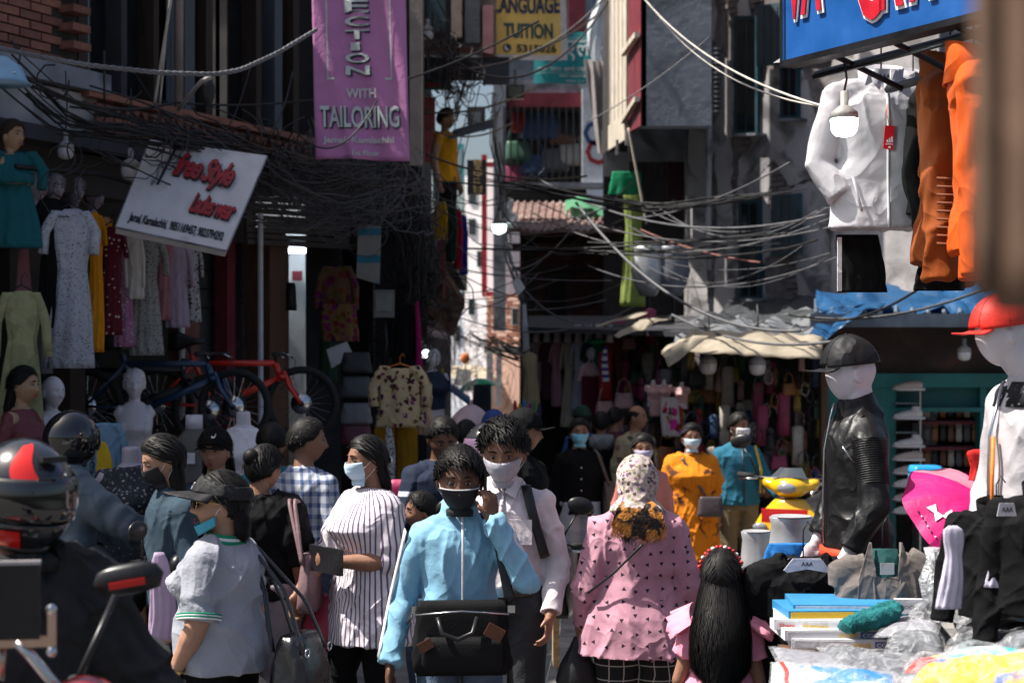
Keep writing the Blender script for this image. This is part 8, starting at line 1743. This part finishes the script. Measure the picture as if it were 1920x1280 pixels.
# =CABLES
rs=random.Random(77)
tg1=[P(-20,105,10.2),P(120,215,10.6),P(250,222,10.9),P(420,250,11.6),P(560,300,12.6),P(700,320,13.8),P(790,330,14.6)]
tangle('cable_bundle',tg1,.07,46,WIRE,'thick tangled bundle of black cables along the left shop front',1,.009,.5)
tangle('cable_bundle',[p+Vector((0,0,-.12))for p in tg1[1:]],.12,40,mat('wire_mixed',(.035,.035,.042),.5),'looser grey wires drooping under the thick bundle on the left',2,.006,1.2)
tangle('cable_bundle',[P(560,280,13.4),P(640,330,13.8),P(760,350,14.3)],.14,60,WIREG,'nest of grey wires behind the foot of the pink banner',3,.006,1.6)
tangle('cable_bundle',[P(700,330,14.6),P(770,400,14.7),P(772,520,14.8),P(760,680,14.9)],.13,80,WIRE,'dense mass of black wires running down the dark column',4,.008,1.3)
tangle('cable_bundle',[P(790,300,15),P(800,420,15.5),P(800,560,16)],.07,22,WIREG,'grey wires hanging at the lane corner beside the balcony',5,.006,1.2)
tangle('cable_bundle',[P(800,10,17),P(845,80,17),P(850,150,17.5),P(880,170,18)],.13,30,WIRE,'clump of wires over the curved awning',6,.008,.8)
tangle('cable_bundle',[P(850,612,20),P(900,630,20),P(980,655,19.5),P(1080,680,19)],.05,34,mat('wire_pale2',(.20,.185,.17),.5),'sunlit band of grey wires crossing low over the far lane',7,.008,.4)
tangle('cable_bundle',[P(845,560,22),P(870,640,22),P(900,700,22)],.26,34,mat('wire_pale2',(.20,.185,.17),.5),'hazy cloud of fine wires in front of the far lane houses',8,.004,1.2)
tangle('cable_bundle',[P(930,160,19),P(925,260,19),P(940,330,19),P(950,460,19),P(985,560,19),P(990,640,19)],.04,14,WIREG,'wires running down the pole at the centre shop',9,.008,.8)
for j,(pts,n)in enumerate((((P(820,330,16),P(1000,345,17),P(1220,380,17),P(1560,352,15)),15),((P(840,460,17),P(1010,465,17),P(1250,458,16),P(1560,440,14)),8))):
 tangle('cable_bundle',pts,.035,n,WIRE,('upper','lower')[j]+' dark cable bundle crossing from the lane to the plaster building',10+j,.011,.05)
rp=thing('twisted_cable','thick twisted aluminium cable sagging across the left windows','cable',P(300,140,10.3));path=[P(-20,86,9.6),P(60,104,9.8),P(160,122,10.0),P(300,137,10.3),P(400,140,10.6),P(450,132,10.8),P(520,100,11.2),P(600,52,11.6)]
fine=[]
for i in range(200):
 fine.append(interp(path,i/199))
sm=[sum(fine[max(0,i-6):i+7],Vector())/len(fine[max(0,i-6):i+7])for i in range(200)]
for k in range(3):part(rp,'strand',G().tube([p+Vector((0,math.cos(i*.55+k*2.094),math.sin(i*.55+k*2.094)))*.0085 for i,p in enumerate(sm)],.0078,6),mat('wire_alu',(.16,.16,.17),.5,bump=.1),True,world=True)
CB=[('pale doubled cable slanting from the top centre to the white jacket',(1205,-5,14),(1545,200,7.6),.12,.0065,WIREW),('second pale cable close below the slanting one',(1215,5,14),(1540,200,7.8),.16,.005,WIREW),('black cable crossing the lettered pink banner',(300,190,12.2),(1010,40,14),.25,.009,WIRE),('long grey cable falling from the centre to the canvas stall roof',(1080,380,17),(1500,620,14),.35,.014,WIREG),('thin cable from the far left cornice to the bundle',(-10,130,10),(470,255,12),.10,.012,WIRE),('thin cable crossing just under the twisted one',(0,112,10),(330,190,11.2),.15,.010,WIRE),('black cable above the awning rising to the banners',(790,60,16),(1140,5,18),.6,.012,WIRE),('black cable from the awning crossing the yellow banner',(860,130,17),(1130,20,19),.15,.012,WIRE),('black cable ending at the beige oriel corner',(960,110,18),(1130,0,18),.1,.010,WIRE),('thin grey cable across the oriel front',(1100,230,17),(1330,70,17),.05,.006,WIREG),('dark cable through the sky gap, upper',(790,210,17),(1000,165,19),.1,.012,WIRE),('dark cable through the sky gap, middle',(800,240,17),(960,230,19),.12,.010,WIRE),('dark cable through the sky gap, lower',(800,290,17),(1100,330,19),.12,.012,WIRE),('steep wire leaning through the sky gap, left',(860,165,19),(845,330,19),.0,.006,WIRE),('steep wire leaning through the sky gap, right',(885,165,19),(850,330,19),.0,.006,WIRE),('steep wire fanning to the dark sign house',(900,160,19),(862,330,19),.0,.006,WIRE),('pale thin cable from the low centre to the plaster wall',(1180,410,18),(1480,305,15),.1,.008,WIREG),('grey cable pair above the teal window',(1000,330,18),(1560,400,14.5),.3,.010,WIREG),('thin grey cable under the upper dark bundle',(1010,380,18),(1560,425,14.5),.25,.007,WIREG),('thin grey cable above the lower dark bundle',(1000,400,18),(1560,408,15),.35,.007,WIREG),('reddish thin cable sloping to the plaster wall',(1200,430,18),(1425,492,16),.05,.010,mat('wire_reddish',(.20,.08,.07))),('grey cable looping before the brick house',(985,545,18),(1130,600,18),.15,.010,WIREG),('black wire crossing in front of the brick house roof',(940,395,18),(1100,470,18),.2,.008,WIRE),('pale wire at the bottom of the wire cloud',(930,640,19),(1080,690,19),.06,.012,WIREW),('vertical sunlit wire beside the green banner',(1178,240,17.8),(1212,420,17.8),.0,.014,mat('pole_sunlit',(.45,.38,.30),.7)),('black cable rising to the blue tarpaulin',(1520,600,14),(1800,480,12),.15,.010,WIRE),('thin black cable over the blue tarpaulin',(1480,590,15),(1850,540,14),.12,.012,WIRE),('cable along the canvas edge to the right',(1260,590,16),(1560,640,14),.12,.012,WIREG),('wire dropping behind the tilted sign',(195,95,10.8),(196,190,10.8),0,.008,WIRE),('pale rope hanging down the left windows',(322,-10,10.8),(290,195,11.2),0,.010,WIREW),('thin rope beside the pale rope at the left windows',(318,-10,10.9),(300,195,11.2),0,.007,WIREW)]
for lab,a,b,sg,r_,m in CB:cable(lab,P(*a),P(*b),sg,r_,m)
ORD='highest,second highest,third highest,fourth highest,fifth highest,sixth highest,seventh highest,eighth highest,ninth highest,tenth highest,eleventh highest,twelfth highest'.split(',')+['thirteenth highest','twelfth lowest','eleventh lowest','tenth lowest','ninth lowest','eighth lowest','seventh lowest','sixth lowest','fifth lowest','fourth lowest','third lowest','second lowest','lowest']
for k,ya in enumerate(sorted(rs.uniform(330,600)for _ in range(16))):cable('thin dark wire across mid lane, %s at its left end'%ORD[k],P(rs.uniform(790,860),ya,rs.uniform(16,19)),P(rs.uniform(980,1200),ya+rs.uniform(-60,60),rs.uniform(17,20)),rs.uniform(.05,.4),rs.uniform(.004,.007),WIRE if k%3 else WIREG,'thin wires across the middle of the lane')
for k,ya in enumerate(sorted(rs.uniform(330,500)for _ in range(7))):cable('thin grey wire before the plaster building, %s at its left end'%ORD[k],P(rs.uniform(1100,1250),ya+20,18),P(rs.uniform(1500,1600),ya+rs.uniform(-50,40),14.5),rs.uniform(.05,.35),rs.uniform(.004,.007),WIREG,'thin wires before the plaster building')
LO='first,second,third,fourth,fifth,sixth,seventh,eighth,ninth,last'.split(',')
for k,xa in enumerate(sorted(rs.uniform(300,560)for _ in range(10))):cable('loose wire rising from the thick left bundle, %s counted from the left'%LO[k],P(xa,240,11.8),P(xa+rs.uniform(-120,160),rs.uniform(120,300),12.2),rs.uniform(.05,.3),.006,WIRE,'wires rising from the left bundle')
br2=solo('insulator',G().ell(P(389,172,10.9),(.05,.05,.085),16,10),WIRE,'dark round coil hanging on the bracket by the left windows','insulator',smooth=True)
solo('bracket_arm',G().tube([P(335,205,11.2),P(378,152,10.8),P(395,145,10.7)],.014,8),CONL,'pale diagonal bracket arm beside the dark coil','bracket',smooth=True)
